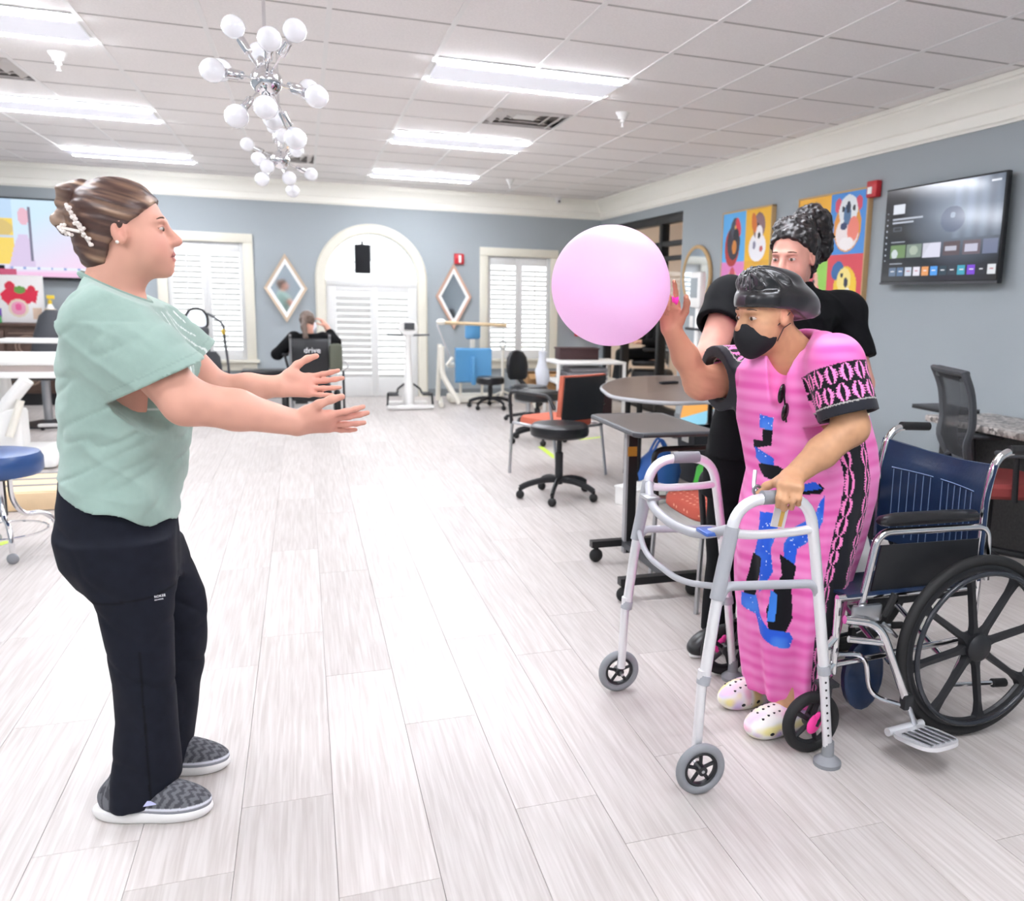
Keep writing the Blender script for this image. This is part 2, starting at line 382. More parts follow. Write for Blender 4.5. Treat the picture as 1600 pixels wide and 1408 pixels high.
# windows with plantation shutters ------------------------------------
M_pane = glassmat('window_glass', '#FFFFFF', .06); M_louv = mat('shutter_white', '#DEDEDC', .45); M_casing = mat('casing_paint', '#E2DECF', .5)
lv = {}
def louver(parent, x, y, z, wdt, ang, hgt=.07):
    k = (round(wdt, 3), hgt)
    if k not in lv: lv[k] = MB().loft([[(sx*wdt/2, .008*math.cos(t), hgt/2*math.sin(t)) for t in np.linspace(0, 2*PI, 9)[:-1]] for sx in (-1, 1)]).mesh('louver', M_louv)
    link('louver', lv[k], parent, TR(x, y, z) @ Matrix.Rotation(ang, 4, 'X'))
def shutter_window(name, hole, ang):
    xa, xb, za, zb = hole; w = struct(thing(name, '', '')); del w['label']; del w['category']
    mb = MB(); tw = .115; y = YB-.014
    for c, d in (((xa-tw/2, y, (za+zb)/2), (tw, .03, zb-za+.0)), ((xb+tw/2, y, (za+zb)/2), (tw, .03, zb-za)), (((xa+xb)/2, y, zb+tw/2), (xb-xa+2*tw, .034, tw))): mb.box(c, d, bev=.006)
    mb.box(((xa+xb)/2, y-.02, za-.02), (xb-xa+2*tw+.06, .075, .04), bev=.008).box(((xa+xb)/2, y, za-.09), (xb-xa+2*tw, .03, .1), bev=.006)
    mb.build('casing', M_casing, w)
    MB().box(((xa+xb)/2, YB+.11, (za+zb)/2), (xb-xa, .006, zb-za)).build('pane', M_pane, w, False)
    mb = MB(); fr = .05; mid = (xa+xb)/2
    for p0, p1 in ((xa, mid), (mid, xb)):
        for c, d in (((p0+fr/2, YB+.03, (za+zb)/2), (fr-.002, .03, zb-za)), ((p1-fr/2, YB+.03, (za+zb)/2), (fr-.002, .03, zb-za)), (((p0+p1)/2, YB+.03, zb-.06), (p1-p0-2*fr, .026, .12)), (((p0+p1)/2, YB+.03, za+.06), (p1-p0-2*fr, .026, .12))): mb.box(c, d, bev=.004)
    mb.build('shutter_frame', M_louv, w)
    for p0, p1 in ((xa, mid), (mid, xb)):
        z = za+.16
        while z < zb-.14: louver(w, (p0+p1)/2, YB+.03, z, p1-p0-2*fr-.004, ang); z += .066
        MB().box(((p0+p1)/2, YB-.008, (za+zb)/2), (.012, .008, zb-za-.3)).build('tilt_rod', M_louv, w, False)
    return w
shutter_window('window_1', W1, math.radians(62)); shutter_window('window_2', W2, math.radians(62))
# arched door
d = struct(thing('door_1', '', '')); del d['label']; del d['category']
xz = Matrix(((1, 0, 0, 0), (0, 0, 1, 0), (0, 1, 0, 0), (0, 0, 0, 1)))
AO = .716
outer = [(AX-AO, 0)] + [(AX-AO*math.cos(a), ASP+AO*math.sin(a)) for a in np.linspace(0, PI, 37)] + [(AX+AO, 0)]
inner = [(AX-AR, 0)] + [(AX-AR*math.cos(a), ASP+AR*math.sin(a)) for a in np.linspace(0, PI, 37)] + [(AX+AR, 0)]
mb = MB()
for yy, k in ((0, 1.0),):
    rings = []
    for y, po in ((YB+.02, inner), (YB-.03, inner), (YB-.045, [(AX+(x-AX)*1.03, z if i in (0, len(inner)-1) else ASP+(z-ASP)*1.03 if z > ASP else z) for i, (x, z) in enumerate(inner)]), (YB-.045, [(AX+(x-AX)*.97, z if z <= ASP else ASP+(z-ASP)*.97) for x, z in outer]), (YB-.025, outer), (YB, outer)):
        rings.append([(x, y, z) for x, z in po])
    mb.loft(rings, caps=False, closed=False)
mb.build('casing', M_casing, d, ang=30)
MB().prism(inner, .006, TR(0, YB+.11, 0) @ xz).build('pane', M_pane, d, False)
mb = MB(); zt = 1.50; y = YB+.03
for c, dd in (((AX-AR+.06, y, zt/2), (.12, .04, zt)), ((AX+AR-.06, y, zt/2), (.12, .04, zt)), ((AX+.02, y, zt/2), (.09, .04, zt)), ((AX, y, zt+.005), (2*AR, .056, .08)), ((.629, y, .13), (.448, .034, .26)), ((1.137, y, .13), (.41, .034, .26)), ((.629, y, zt-.07), (.448, .034, .08)), ((1.137, y, zt-.07), (.41, .034, .08))): mb.box(c, dd, bev=.006)
mb.build('shutter_frame', M_louv, d)
for p0, p1 in ((AX-AR+.12, AX-.025), (AX+.065, AX+AR-.12)):
    z = .28
    while z < zt-.12: louver(d, (p0+p1)/2, y, z, p1-p0-.004, math.radians(28 if p0 < AX else 60), .082); z += .079
mb = MB()                                          # leaded bars of the fanlight
for a in (PI*.25, PI*.5, PI*.75): mb.tube([(AX+.25*math.cos(a), YB+.09, ASP+.25*math.sin(a)), (AX+AR*math.cos(a), YB+.09, ASP+AR*math.sin(a))], .006, 6)
mb.tube([(AX+.25*math.cos(a), YB+.09, ASP+.25*math.sin(a)) for a in np.linspace(0, PI, 15)], .006, 6)
mb.tube([(AX+.45*math.cos(a), YB+.09, ASP+.45*math.sin(a)) for a in np.linspace(0, PI, 19)], .005, 6)
mb.build('leading', mat('lead_came', '#AEB7BA', .5), d)
# outdoor ground beyond the windows
struct(MB().box((0, 24, -.15), (40, 23.6, .1)).build('ground_outside', mat('pale_concrete', '#D8DAD6', .9, noise=.1, nscale=3), smooth=False))

# hallway beyond the storefront glazing ---------------------------------
M_hall = mat('hall_beige_paint', '#D9C8B8', .8)
struct(MB().box((6.9+.05, 10.4, 1.375), (.1, 6.4, 2.75)).build('wall_hall_far', M_hall, smooth=False))
struct(MB().box((5.55, 13.5, 1.375), (2.7, .1, 2.75)).build('wall_hall_end', M_hall, smooth=False))
struct(MB().box((5.55, 7.3, 1.375), (2.7, .1, 2.75)).build('wall_hall_near', M_hall, smooth=False))
struct(MB().box((5.6, 10.4, -.05), (2.8, 6.4, .1)).build('floor_hall', mat('hall_floor', '#CDBFAF', .5, noise=.1, nscale=6), smooth=False))
struct(MB().box((5.6, 10.4, 2.8), (2.8, 6.4, .1)).build('ceiling_hall', M_tile, smooth=False))
t = thing('hall_ceiling_light', 'square ceiling light in the hallway beyond the black glazed frame', 'light', None, (5.4, 10.2, 2.75))
MB().box((0, 0, -.01), (.62, .62, .02), bev=.004).build('frame', M_pan, t); MB().box((0, 0, -.022), (.55, .55, .006)).build('diffuser', mat('hall_diffuser', '#FFF6EA', .5, emit=22), t, False)
st = struct(thing('window_3', '', '')); del st['label']; del st['category']
MB().box((XR+.07, (OY0+OY1)/2, OZ-.05), (.1, OY1-OY0, .1), bev=.004).build('header', M_black, st)
for yy, ww in ((OY0+.02, .05), (9.70, .09), (10.95, .09), (OY1-.04, .09)): MB().box((XR+.07, yy, (OZ-.1)/2), (.1, ww, OZ-.1), bev=.004).build('mullion', M_black, st)
for zz, hh in ((2.05, .055), (1.88, .05), (.05, .1)): MB().box((XR+.07, (OY0+OY1)/2, zz), (.09, OY1-OY0-.06, hh), bev=.004).build('transom', M_black, st)
for a, b_ in ((OY0+.04, 9.655), (10.995, OY1-.08)): MB().box((XR+.07, (a+b_)/2, 1.15), (.008, b_-a, 2.2)).build('pane', M_pane, st, False)
MB().box((XR+.06, 11.3, .95), (.05, .6, .05), bev=.01).build('push_bar', M_black, st)
# ================================================================== fixtures on ceiling and walls
M_blk = mat('black_plastic', '#1B1C1F', .45); M_blkv = mat('black_vinyl', '#17181B', .32, bump=.1, bscale=200); M_rub = mat('black_rubber', '#161617', .65)
M_gry = mat('grey_plastic', '#8A8C90', .5); M_dgry = mat('dark_grey_plastic', '#45474B', .5); M_alu = mat('anodised_aluminium', '#EDEDEF', .36, .55)
M_ivory = mat('ivory_enamel', '#ECE8DC', .4); M_navy = mat('navy_vinyl', '#1E3150', .28, noise=.12, nscale=14, bump=.15, bscale=60)
M_blue = mat('light_blue_vinyl', '#5A9BCB', .4); M_orange = mat('terracotta_fabric', '#C4674F', .85, bump=.2, bscale=400)
M_walnut = mat('dark_laminate', '#6E5F57', .3, noise=.15, nscale=5, stretch=(1, 8, 1)); M_lgt = mat('light_grey_edge', '#A9A9AB', .5)
M_kraft = mat('cardboard', '#B08A60', .8, noise=.08, nscale=20); M_red = mat('signal_red', '#C2202C', .4); M_pink = mat('hot_pink_tape', '#FF3FA4', .5)
M_wglass = glassmat('clear_glass'); M_vc = vmat('printed', .55); M_scr = vmat('screen_glow', .12, emit=.5, spec=.6); M_yg = mat('yellow_green_tape', '#CFEA5A', .6)
def wb(mb, name, m, t, parent=None, **kw):
    """build in world coordinates, stored relative to the thing's base (sub-parts hang on a part)"""
    if parent is None: return mb.build(name, m, t, M=TR(*[-c for c in t.location]), **kw)
    return mb.build(name, m, parent, **kw)

# vents, sprinklers, camera
for (c, r), lab in zip(vents, ('square ceiling air vent with dirty louvres between two bright lights', 'dusty ceiling air vent above the woman in green', 'ceiling air vent beyond the far chandelier')):
    t = thing('air_vent', lab, 'vent', 'ceiling air vents', (gx(c)+T/2, gy(r)+T/2, ZC))
    for k, s in enumerate((.56, .42, .28)):
        mb = MB()
        for a in range(4): mb.box((0, 0, 0), (s, .055, .008), rotz(a*PI/2) @ TR(0, s/2-.03, .012+.012*k) @ Matrix.Rotation(.5, 4, 'X'))
        mb.build('louvre_ring', mat('vent_grey', '#D3CFCC', .6), t)
    MB().box((0, 0, .02), (.17, .17, .012), bev=.004).build('centre_plate', mat('vent_plate', '#EFEDEA', .6), t); MB().box((0, 0, .055), (.58, .58, .01)).build('backing', mat('vent_duct', '#A5A09D', .8), t)
for px, py, lab in ((90, 82, 'white sprinkler head near the ceiling light above the woman in green'), (973, 176, 'white sprinkler head beside the dirty square air vent'), (797, 280, 'small white sprinkler head by the far ceiling light')):
    p = on_z(px, py, ZC); t = thing('sprinkler_head', lab, 'sprinkler', 'ceiling sprinkler heads', p)
    MB().lathe([(.0, 0), (.055, 0), (.05, -.012), (.036, -.03), (.03, -.05), (.0, -.05)], 20, caps=False).build('escutcheon', M_white, t); MB().lathe([(0, -.05), (.018, -.05), (.02, -.07), (.008, -.078), (.008, -.1), (.016, -.102), (.016, -.106), (0, -.106)], 14, caps=False).build('nozzle', M_white, t)
t = thing('security_camera', 'small white dome security camera at the top corner of the back wall', 'camera', None, (3.36, YB-.2, ZC))
MB().lathe([(0, 0), (.05, 0), (.05, -.03), (.0, -.035)], 20, caps=False).build('mount', M_white, t); MB().ell((0, 0, -.05), .045).build('dome', M_white, t); MB().ell((0, -.036, -.062), .016).build('lens', M_blk, t)

# sputnik chandeliers: centre, px offsets of the bulbs and their depth sign
M_bulb = mat('white_glass_bulb', '#F7F7FA', .12, spec=.6, coat=.4)
def chandelier(c, R, offs, label):
    t = thing('sputnik_chandelier', label, 'chandelier', 'sputnik chandeliers', (c[0], c[1], ZC))
    cz = c[2]-ZC
    MB().lathe([(0, 0), (.065, 0), (.065, -.012), (.05, -.025), (0, -.028)], 24, caps=False).build('canopy', M_chrome, t)
    MB().tube([(0, 0, -.02), (0, 0, cz)], .006, 8).build('rod', M_chrome, t); MB().ell((0, 0, cz), .052, None, 24, 14).build('hub', M_chrome, t)
    right = Vector(RT); up = Vector((0, 0, 1)); fwd = Vector((c[0], c[1], 0)).normalized(); right = Vector((fwd.y, -fwd.x, 0))
    for dx, dz, sg in offs:
        dy = math.sqrt(max(0, 1-dx*dx-dz*dz))*sg; dv = (right*dx+up*dz+fwd*dy).normalized(); A = TR(0, 0, cz) @ align(dv)
        arm = MB().tube([A @ Vector((0, 0, .04)), A @ Vector((0, 0, R*.62))], .0035, 6).build('arm', M_chrome, t)
        MB().lathe([(.0, R*.5), (.013, R*.5), (.015, R*.52), (.015, R*.74), (.0, R*.74)], 12, A, caps=False).build('socket', M_chrome, arm)
        MB().lathe([(.0, R*.74)]+[(max(.0, .0385*math.sin(a)), R*.74+.046-.0385*math.cos(a)+.0) for a in np.linspace(.45, PI, 11)], 16, A, caps=False).build('bulb', M_bulb, arm)
k = 1/118
chandelier((-.095, 3.3, 2.088), .215, [(-57*k, 100*k, 1), (54*k, 84*k, -1), (-12*k, 72*k, 1), (8*k, 52*k, -1), (-85*k, 28*k, 1), (-93*k, -7*k, -1), (82*k, 9*k, 1), (90*k, -33*k, -1), (-55*k, -83*k, -1), (-3*k, -68*k, -1), (52*k, -98*k, 1), (12*k, -52*k, 1)], 'chrome sputnik chandelier with white globe bulbs, the nearer and larger looking of two')
k = 1/76
chandelier((-.097, 5.45, 2.125), .215, [(-65*k, 30*k, 1), (34*k, 54*k, 1), (32*k, 12*k, -1), (-42*k, -10*k, -1), (-26*k, -24*k, -1), (-37*k, -48*k, -1), (16*k, -44*k, -1), (23*k, -58*k, 1), (62*k, -20*k, 1), (-11*k, 70*k, 1), (5*k, 40*k, -1)], 'chrome sputnik chandelier hanging beyond the nearer one, before the far ceiling vent')

# right wall: television
t = thing('wall_television', 'flat television with a streaming menu mounted on the grey wall beside dog paintings', 'television', None, (XR-.02, 4.73, 1.87))
TVW, TVH = 1.13, .665
tilt = Matrix()
tv = TR(-.05, 0, 0) @ tilt
MB().box((0, 0, 0), (.035, TVW, TVH), tv, bev=.006).build('body', M_blk, t); MB().box((.02, 0, 0), (.1, .3, .25), bev=.01).build('wall_bracket', M_black, t)
MB().box((-.021, 0, -TVH/2+.008), (.006, TVW, .016), tv).build('bezel_strip', M_dgry, t)
def tvimg(u, v):
    im = Img(u, v, '#0C1017'); g = np.clip(1.2-np.hypot((u-.7)/.45, (v-.72)/.5), 0, 1)[:, None]
    im.c = im.c*(1-.75*g)+np.array(lin('#8C9BB0'))*.75*g
    st = (.5+.5*np.sin(u*60))*((u > .62) & (v > .42))*.10; im.c += st[:, None]*np.array([.5, .6, .8])
    im.ell(.62, .62, .1, .13, '#56627A').ell(.62, .66, .02, .03, '#8E99AD')
    im.rect(.08, .19, .74, .84, '#D9DEE8').rect(.08, .36, .67, .685, '#B9C0CC').rect(.08, .28, .635, .65, '#B9C0CC')
    im.rect(.09, .17, .545, .59, '#525964').rect(.1, .16, .553, .582, '#10151E').rect(.08, .21, .42, .432, '#AEB4BF')
    for i in range(9): im.ell(.028, .75-.065*i, .006, .009, '#CBD2DE')
    for a, b, c in ((.08, .225, '#6F8B5B'), (.235, .375, '#7D8B80'), (.385, .54, '#C9C9D6'), (.56, .7, '#5A4A4E'), (.72, .86, '#6A5C64'), (.88, .99, '#6F7690')): im.rect(a, b, .25, .4, c)
    im.ell(.12, .3, .03, .05, '#C9D2D4').ell(.3, .33, .04, .05, '#A9B5A5').poly([(.385, .25), (.45, .4), (.54, .4), (.54, .25)], '#D6D5E6').rect(.58, .67, .3, .35, '#B9BAC8').rect(.74, .84, .28, .36, '#C0BFD2')
    im.rect(.08, .2, .185, .2, '#AEB4BF')
    for i, c in enumerate(('#5A6E88', '#4D6A8E', '#C2CBDA', '#E2DEEA', '#E39A5C', '#4C9BE8', '#1D3B45', '#22303A', '#3AA0B8', '#7A3FD0', '#15181F', '#DADDE2')):
        a = .08+i*.077; im.rect(a, a+.062, .06, .155, c); im.rect(a+.015, a+.047, .1, .115, '#F0F2F6' if i not in (2, 3, 11) else '#B0303A')
    im.rect(.9, .97, .93, .955, '#D8DCE6'); return im.c
paint('screen', TVW-.02, TVH-.035, 180, 106, tvimg, M_scr, t, TR(-.072, TVW/2-.01, -TVH/2+.022) @ rotz(-PI/2))

# dog canvases (generic bright portraits)
M_frame = mat('pale_wood_frame', '#C9A777', .5)
def dogs(cols):
    def fn(u, v):
        im = Img(u, v, '#E8E2D6'); n = 0.008
        for i in (0, 1):
            for j in (0, 1):
                bgc, kind = cols[j][i]; im.rect(i*.5+n*0, i*.5+.5, j*.5, j*.5+.5, bgc); cx, cy = i*.5+.25, j*.5+.25
                E = lambda x, y, rx, ry, c, a=0: im.ell(cx+x, cy+y, rx, ry, c, a)
                if kind == 'bulldog':
                    E(-.14, .15, .05, .06, '#D9536A'); E(.14, .15, .05, .06, '#D9536A'); E(0, -.03, .19, .2, '#E39A3C'); E(0, -.08, .16, .14, '#F4E9E6'); E(0, .1, .13, .13, '#E9EEF0'); E(.08, -.05, .08, .1, '#F08A78'); E(-.01, .07, .05, .09, '#55789E'); E(0, .13, .03, .05, '#1F2D45'); E(-.05, -.02, .05, .03, '#2E3E66'); E(-.07, .12, .02, .025, '#20242E'); E(.08, .12, .02, .025, '#20242E'); E(0, -.16, .1, .05, '#FAF4F2')
                elif kind == 'dark':
                    E(-.03, -.1, .16, .2, '#B93A36'); E(.0, -.05, .14, .18, '#3A3340'); E(.03, .09, .1, .11, '#4A4B58'); E(.09, .1, .05, .1, '#E0434F', .4); E(.05, .02, .06, .07, '#20222C'); E(.02, -.1, .05, .07, '#D98A3C'); E(.03, .1, .015, .02, '#F2C14A')
                elif kind == 'spotted':
                    E(0, -.12, .17, .14, '#F1EFF2'); E(.02, .08, .12, .13, '#8E6F72'); E(-.08, .12, .05, .1, '#D9772E', .3); E(.03, -.0, .07, .09, '#F5F0F0'); E(.03, -.01, .03, .03, '#252229'); E(-.06, -.1, .03, .04, '#8D89A0'); E(.08, -.14, .03, .03, '#C35B5B'); E(.0, .1, .015, .015, '#1E1B22')
                elif kind == 'yellow':
                    E(0, -.13, .15, .13, '#3E5FA8'); E(.02, -.02, .16, .17, '#F2C93C'); E(-.1, .12, .09, .07, '#3A6EA8', .5); E(.0, .04, .1, .1, '#F6E28A'); E(.03, .02, .03, .04, '#2A3046'); E(.08, -.12, .05, .1, '#F3EDE2', .3); E(-.03, .08, .02, .02, '#20242E')
                else:
                    E(0, -.1, .16, .16, '#E9748C'); E(0, .02, .12, .15, '#E7B7A0'); E(0, .1, .06, .1, '#C9525E'); E(-.05, .03, .02, .02, '#2B2230'); E(.05, .03, .02, .02, '#2B2230'); E(0, -.05, .04, .03, '#33303A')
        return im.c
    return fn
for y0, cols, lab in ((7.95, ((('#E58AC6', 'pug'), ('#E8B03C', 'yellow')), (('#5FB2EC', 'dark'), ('#F2BC34', 'spotted'))), 'square bright canvas of dog portraits with a blue and a yellow panel on top'),
                      (6.54, ((('#97CE5A', 'pug'), ('#D9505A', 'yellow')), (('#F5B83C', 'spotted'), ('#4E93DC', 'bulldog'))), 'square bright canvas of dog portraits with bulldog on blue, nearest the wall television')):
    t = thing('dog_painting', lab, 'painting', 'bright dog canvases', (XR-.02, y0-.485, 1.29))
    CW = .975
    MB().box((0, 0, CW/2), (.036, CW-.01, CW-.01)).build('canvas', mat('canvas_cloth', '#E9E4DA', .8), t)
    mb = MB()
    for c, d in (((0, CW/2-.007, CW/2), (.05, .014, CW)), ((0, -CW/2+.007, CW/2), (.05, .014, CW)), ((0, 0, .007), (.05, CW, .014)), ((0, 0, CW-.007), (.05, CW, .014))): mb.box(c, d, bev=.002)
    mb.build('frame', M_frame, t); paint('picture', CW-.03, CW-.03, 110, 110, dogs(cols), M_vc, t, TR(-.02, CW/2-.015, .015) @ rotz(-PI/2))
t = thing('wall_alarm', 'small red wall box with white patch above the corner of the bulldog canvas', 'alarm', None, (XR-.03, 5.53, 2.24)); MB().box((0, 0, 0), (.05, .12, .12), bev=.008).build('box', M_red, t); MB().box((-.027, .015, -.01), (.006, .05, .05), bev=.002).build('strobe', M_white, t)
# oval mirror
t = thing('oval_mirror', 'oval wall mirror in a light wood frame behind the standing scale', 'mirror', None, (XR-.02, 8.555, 1.65)); MO = Matrix.Rotation(-PI/2, 4, 'Y')
MB().tube([(0, .335*math.cos(a), .315*math.sin(a)) for a in np.linspace(0, 2*PI, 41)[:-1]], .022, 10, closed=True).build('frame', M_frame, t)
MB().prism([(.315*math.sin(a), .335*math.cos(a)) for a in np.linspace(0, 2*PI, 41)[:-1]], .008, MO).build('glass', mat('mirror_glass', '#D5DCE2', .05, 1.0), t)
t = thing('standing_scale', 'white standing scale column with grey display against the grey wall', 'scale', None, (3.72, 8.05, 0))
MB().box((0, 0, .04), (.42, .42, .08), bev=.02).build('platform', M_dgry, t); MB().box((.12, 0, .7), (.05, .08, 1.3), bev=.01).build('column', M_white, t)
h = MB().box((.1, 0, 1.5), (.07, .24, .36), bev=.02).build('display_head', M_white, t); MB().box((.062, .02, 1.52), (.006, .16, .2), bev=.002).build('display', mat('lcd_grey', '#9AA3A8', .3), h); MB().tube([(.1, -.2, 1.1), (.1, .25, 1.1)], .014, 8).build('handrail', M_blk, t)
for i, y in enumerate((8.68, 8.53)):
    t = thing('light_switch', 'white rocker switch plate on the grey wall below the oval mirror', 'light switch', 'switch plates below the mirror', (XR-.004, y, 1.15)); MB().box((0, 0, 0), (.008, .09, .15), bev=.003).build('plate', M_white, t); MB().box((-.006, 0, 0), (.008, .035, .07), bev=.002).build('rocker', M_white, t)

# back wall
M_mir = mat('mirror_silver', '#E4EAEE', .04, 1.0)
for cx, cz, hw, hh, lab, fc in ((-.2, 1.415, .262, .437, 'diamond shaped mirror with wide pale frame beside the arched door and left window', '#CBB79F'), (1.945, 1.363, .243, .444, 'diamond shaped mirror in thin rosy wood frame under the red alarm box', '#C9A48F')):
    t = thing('diamond_mirror', lab, 'mirror', 'diamond mirrors', (cx, YB-.02, cz)); mf = mat('frame_'+fc, fc, .5)
    def ring(a0, a1, y0, y1):
        mb = MB(); o_ = [(0, hh*a0), (hw*a0, 0), (0, -hh*a0), (-hw*a0, 0)]; i_ = [(x*a1/a0, z*a1/a0) for x, z in o_]
        mb.loft([[(x, y1, z) for x, z in o_], [(x, y0, z) for x, z in o_], [(x, y0+.006, z) for x, z in i_], [(x, y1, z) for x, z in i_]], caps=False); return mb
    ring(1, .86, -.03, .015).build('frame', mf, t, False); ring(.86, .7, -.022, .01).build('mat_border', M_white, t, False); MB().prism([(0, hh*.7), (hw*.7, 0), (0, -hh*.7), (-hw*.7, 0)], .006, TR(0, 0, 0) @ xz).build('glass', M_mir, t, False)
t = thing('alarm_box', 'red fire alarm strobe box on the back wall above a diamond mirror', 'alarm', None, (2.02, YB-.02, 1.87)); MB().box((0, 0, 0), (.13, .05, .14), bev=.008).build('housing', M_red, t); MB().box((.01, -.028, 0), (.035, .01, .1), bev=.004).build('strobe', M_white, t)
t = thing('loudspeaker', 'black flat rectangular loudspeaker hung before the arched fanlight', 'speaker', None, (.755, YB-.03, 1.63)); MB().box((0, 0, .19), (.2, .1, .375), bev=.012).build('cabinet', M_blk, t); MB().box((0, -.052, .19), (.18, .006, .35), bev=.004).build('grille', mat('speaker_cloth', '#15161A', .9), t); MB().box((0, .03, .4), (.03, .02, .05)).build('bracket', M_black, t)
p = on_y(905, 505, YB-.1)
t = thing('fire_extinguisher', 'fire extinguisher with colourful tag hung on the wall behind the balloon', 'extinguisher', None, (p.x, YB-.09, .85)); MB().lathe([(0, 0), (.06, 0), (.065, .02), (.065, .32), (.05, .37), (.02, .39), (0, .39)], 20, caps=False).build('cylinder', M_red, t); MB().tube([(0, 0, .39), (0, 0, .44), (.05, -.03, .45)], .012, 8).build('valve', M_blk, t); MB().tube(spline([(.02, 0, .43), (.09, -.02, .38), (.08, -.03, .15)], 5), .01, 8).build('hose', M_rub, t)
MB().box((-.02, -.067, .22), (.09, .004, .2)).build('tag', mat('tag_yellow', '#E8D85A', .6), t); MB().box((-.02, -.07, .34), (.08, .004, .1)).build('tag', mat('tag_green', '#3FAE62', .6), t)

# left part of the back wall: television, credenza, poster, bottle
t = thing('news_television', 'large flat television with pale blue news picture above the carved credenza', 'television', None, (-2.78, YB-.06, 1.9)); W_, H_ = 1.72, .92
MB().box((0, 0, 0), (W_, .05, H_), bev=.008).build('body', M_blk, t)
def news(u, v):
    im = Img(u, v, '#CFE7F7'); k = np.clip((u-.35)*1.2-(v-.5)*1.1+.2, 0, 1)[:, None]; im.c = im.c*(1-k)+np.array(lin('#F2D6EE'))*k
    im.rect(0, .3, .15, 1, '#F3D56B').rect(0, .3, .75, 1, '#BFD8F2').ell(.2, .62, .1, .12, '#D9C07A').rect(0, .3, .5, .53, '#C9D6E6').rect(0, .23, 0, .14, '#0B0B10')
    im.poly([(.26, .1), (.3, .4), (.33, .55), (.38, .55), (.4, .4), (.42, .1)], '#D9C8E6').ell(.365, .78, .035, .11, '#E8B9C9').rect(.395, .405, .2, .9, '#7E7C90').rect(.2, .3, .02, .1, '#C45A78')
    im.rect(.27, .95, .09, .13, '#8FA6D8'); [im.rect(.28+.08*i, .345+.08*i, .098, .122, '#E6EDF8') for i in range(8)]; im.rect(.3, 1, 0, .07, '#F3C6E6'); return im.c
paint('screen', W_-.03, H_-.05, 120, 64, news, vmat('news_glow', .2, emit=.5), t, TR(-W_/2+.015, -.03, -H_/2+.03))
t = thing('credenza', 'dark carved wooden credenza under the news television', 'cabinet', None, (-2.75, YB-.24, 0)); M_cw = mat('carved_walnut', '#5B463C', .5, noise=.25, nscale=12); M_cl = mat('carved_moulding', '#8A7466', .5)
MB().box((0, 0, .52), (1.8, .44, .76), bev=.008).build('body', M_cw, t); MB().box((0, 0, .92), (1.9, .48, .04), bev=.01).build('top', M_cw, t); MB().box((0, 0, .07), (1.7, .38, .14)).build('plinth', M_black, t)
for i in range(4):
    dr = MB().box((-.66+.44*i, -.228, .52), (.42, .02, .68), bev=.006).build('door', M_cw, t)
    for zz in (.68, .36):
        mb = MB()
        for R in (.12, .085): mb.torus((-.66+.44*i, -.24, zz), R, .011, Matrix.Rotation(PI/2, 4, 'X'), 20, 6)
        mb.box((-.66+.44*i, -.238, zz+.15), (.36, .012, .012)); mb.build('moulding', M_cl, dr)
t = thing('painted_poster', 'white poster of a red painted creature standing on the credenza', 'poster', None, (-3.1, YB-.2, .94)); MB().box((0, .01, .27), (.52, .012, .54)).build('board', M_white, t)
def poster(u, v):
    im = Img(u, v, '#F6F3F0'); im.ell(.5, .55, .33, .2, '#E2344F').ell(.36, .78, .1, .1, '#D9384E').ell(.78, .68, .09, .12, '#D9384E').poly([(.15, .6), (.3, .75), (.5, .45), (.3, .35)], '#E2344F').poly([(.6, .6), (.92, .7), (.85, .4)], '#E2344F').ell(.55, .7, .12, .08, '#6FA04F').ell(.5, .3, .2, .2, '#F1DFC9').ell(.5, .3, .15, .15, '#F4A9C4').ell(.5, .32, .07, .08, '#F26BA0').rect(.78, .97, .05, .3, '#E3C9B2').rect(0, .16, .1, .28, '#7A5BC0').rect(.0, .14, .05, .14, '#57B06A'); return im.c
paint('picture', .5, .52, 50, 52, poster, M_vc, t, TR(-.25, 0, .01))
t = thing('spray_bottle', 'white spray bottle with yellow nozzle on the credenza', 'bottle', None, (-2.76, YB-.3, .94)); MB().lathe([(0, 0), (.06, 0), (.062, .02), (.06, .13), (.03, .2), (.02, .22), (0, .22)], 18, caps=False).build('body', M_white, t); MB().box((0, 0, .13), (.09, .122, .07)).build('label_band', mat('label_tan', '#D9C9A8', .6), t); MB().lathe([(0, .22), (.022, .22), (.022, .26), (.012, .27), (0, .27)], 12, caps=False).box((.01, 0, .3), (.08, .03, .045), bev=.008).build('trigger_head', mat('nozzle_yellow', '#F0CF3C', .4), t)
t = thing('purple_flower_pot', 'dark red potted blossom on the credenza beside the spray bottle', 'plant', None, (-2.45, YB-.3, .94)); MB().lathe([(0, 0), (.05, 0), (.07, .12), (0, .12)], 16, caps=False).build('pot', M_dgry, t)
mb = MB(); [mb.ell((random.gauss(0, .06), random.gauss(0, .05), .2+random.gauss(0, .06)), random.uniform(.02, .045), None, 8, 6) for _ in range(26)]; mb.build('blossom', mat('magenta_petal', '#8E1F4E', .6), t)
t = thing('toy_blocks', 'small stack of purple and green toy blocks in front of the poster', 'toy', None, (-3.28, YB-.36, .94)); MB().box((0, 0, .03), (.09, .06, .06), bev=.006).build('block', mat('toy_green', '#55B06A', .5), t); MB().box((-.02, 0, .09), (.08, .06, .06), bev=.006).build('block', mat('toy_purple', '#7A55C4', .5), t)
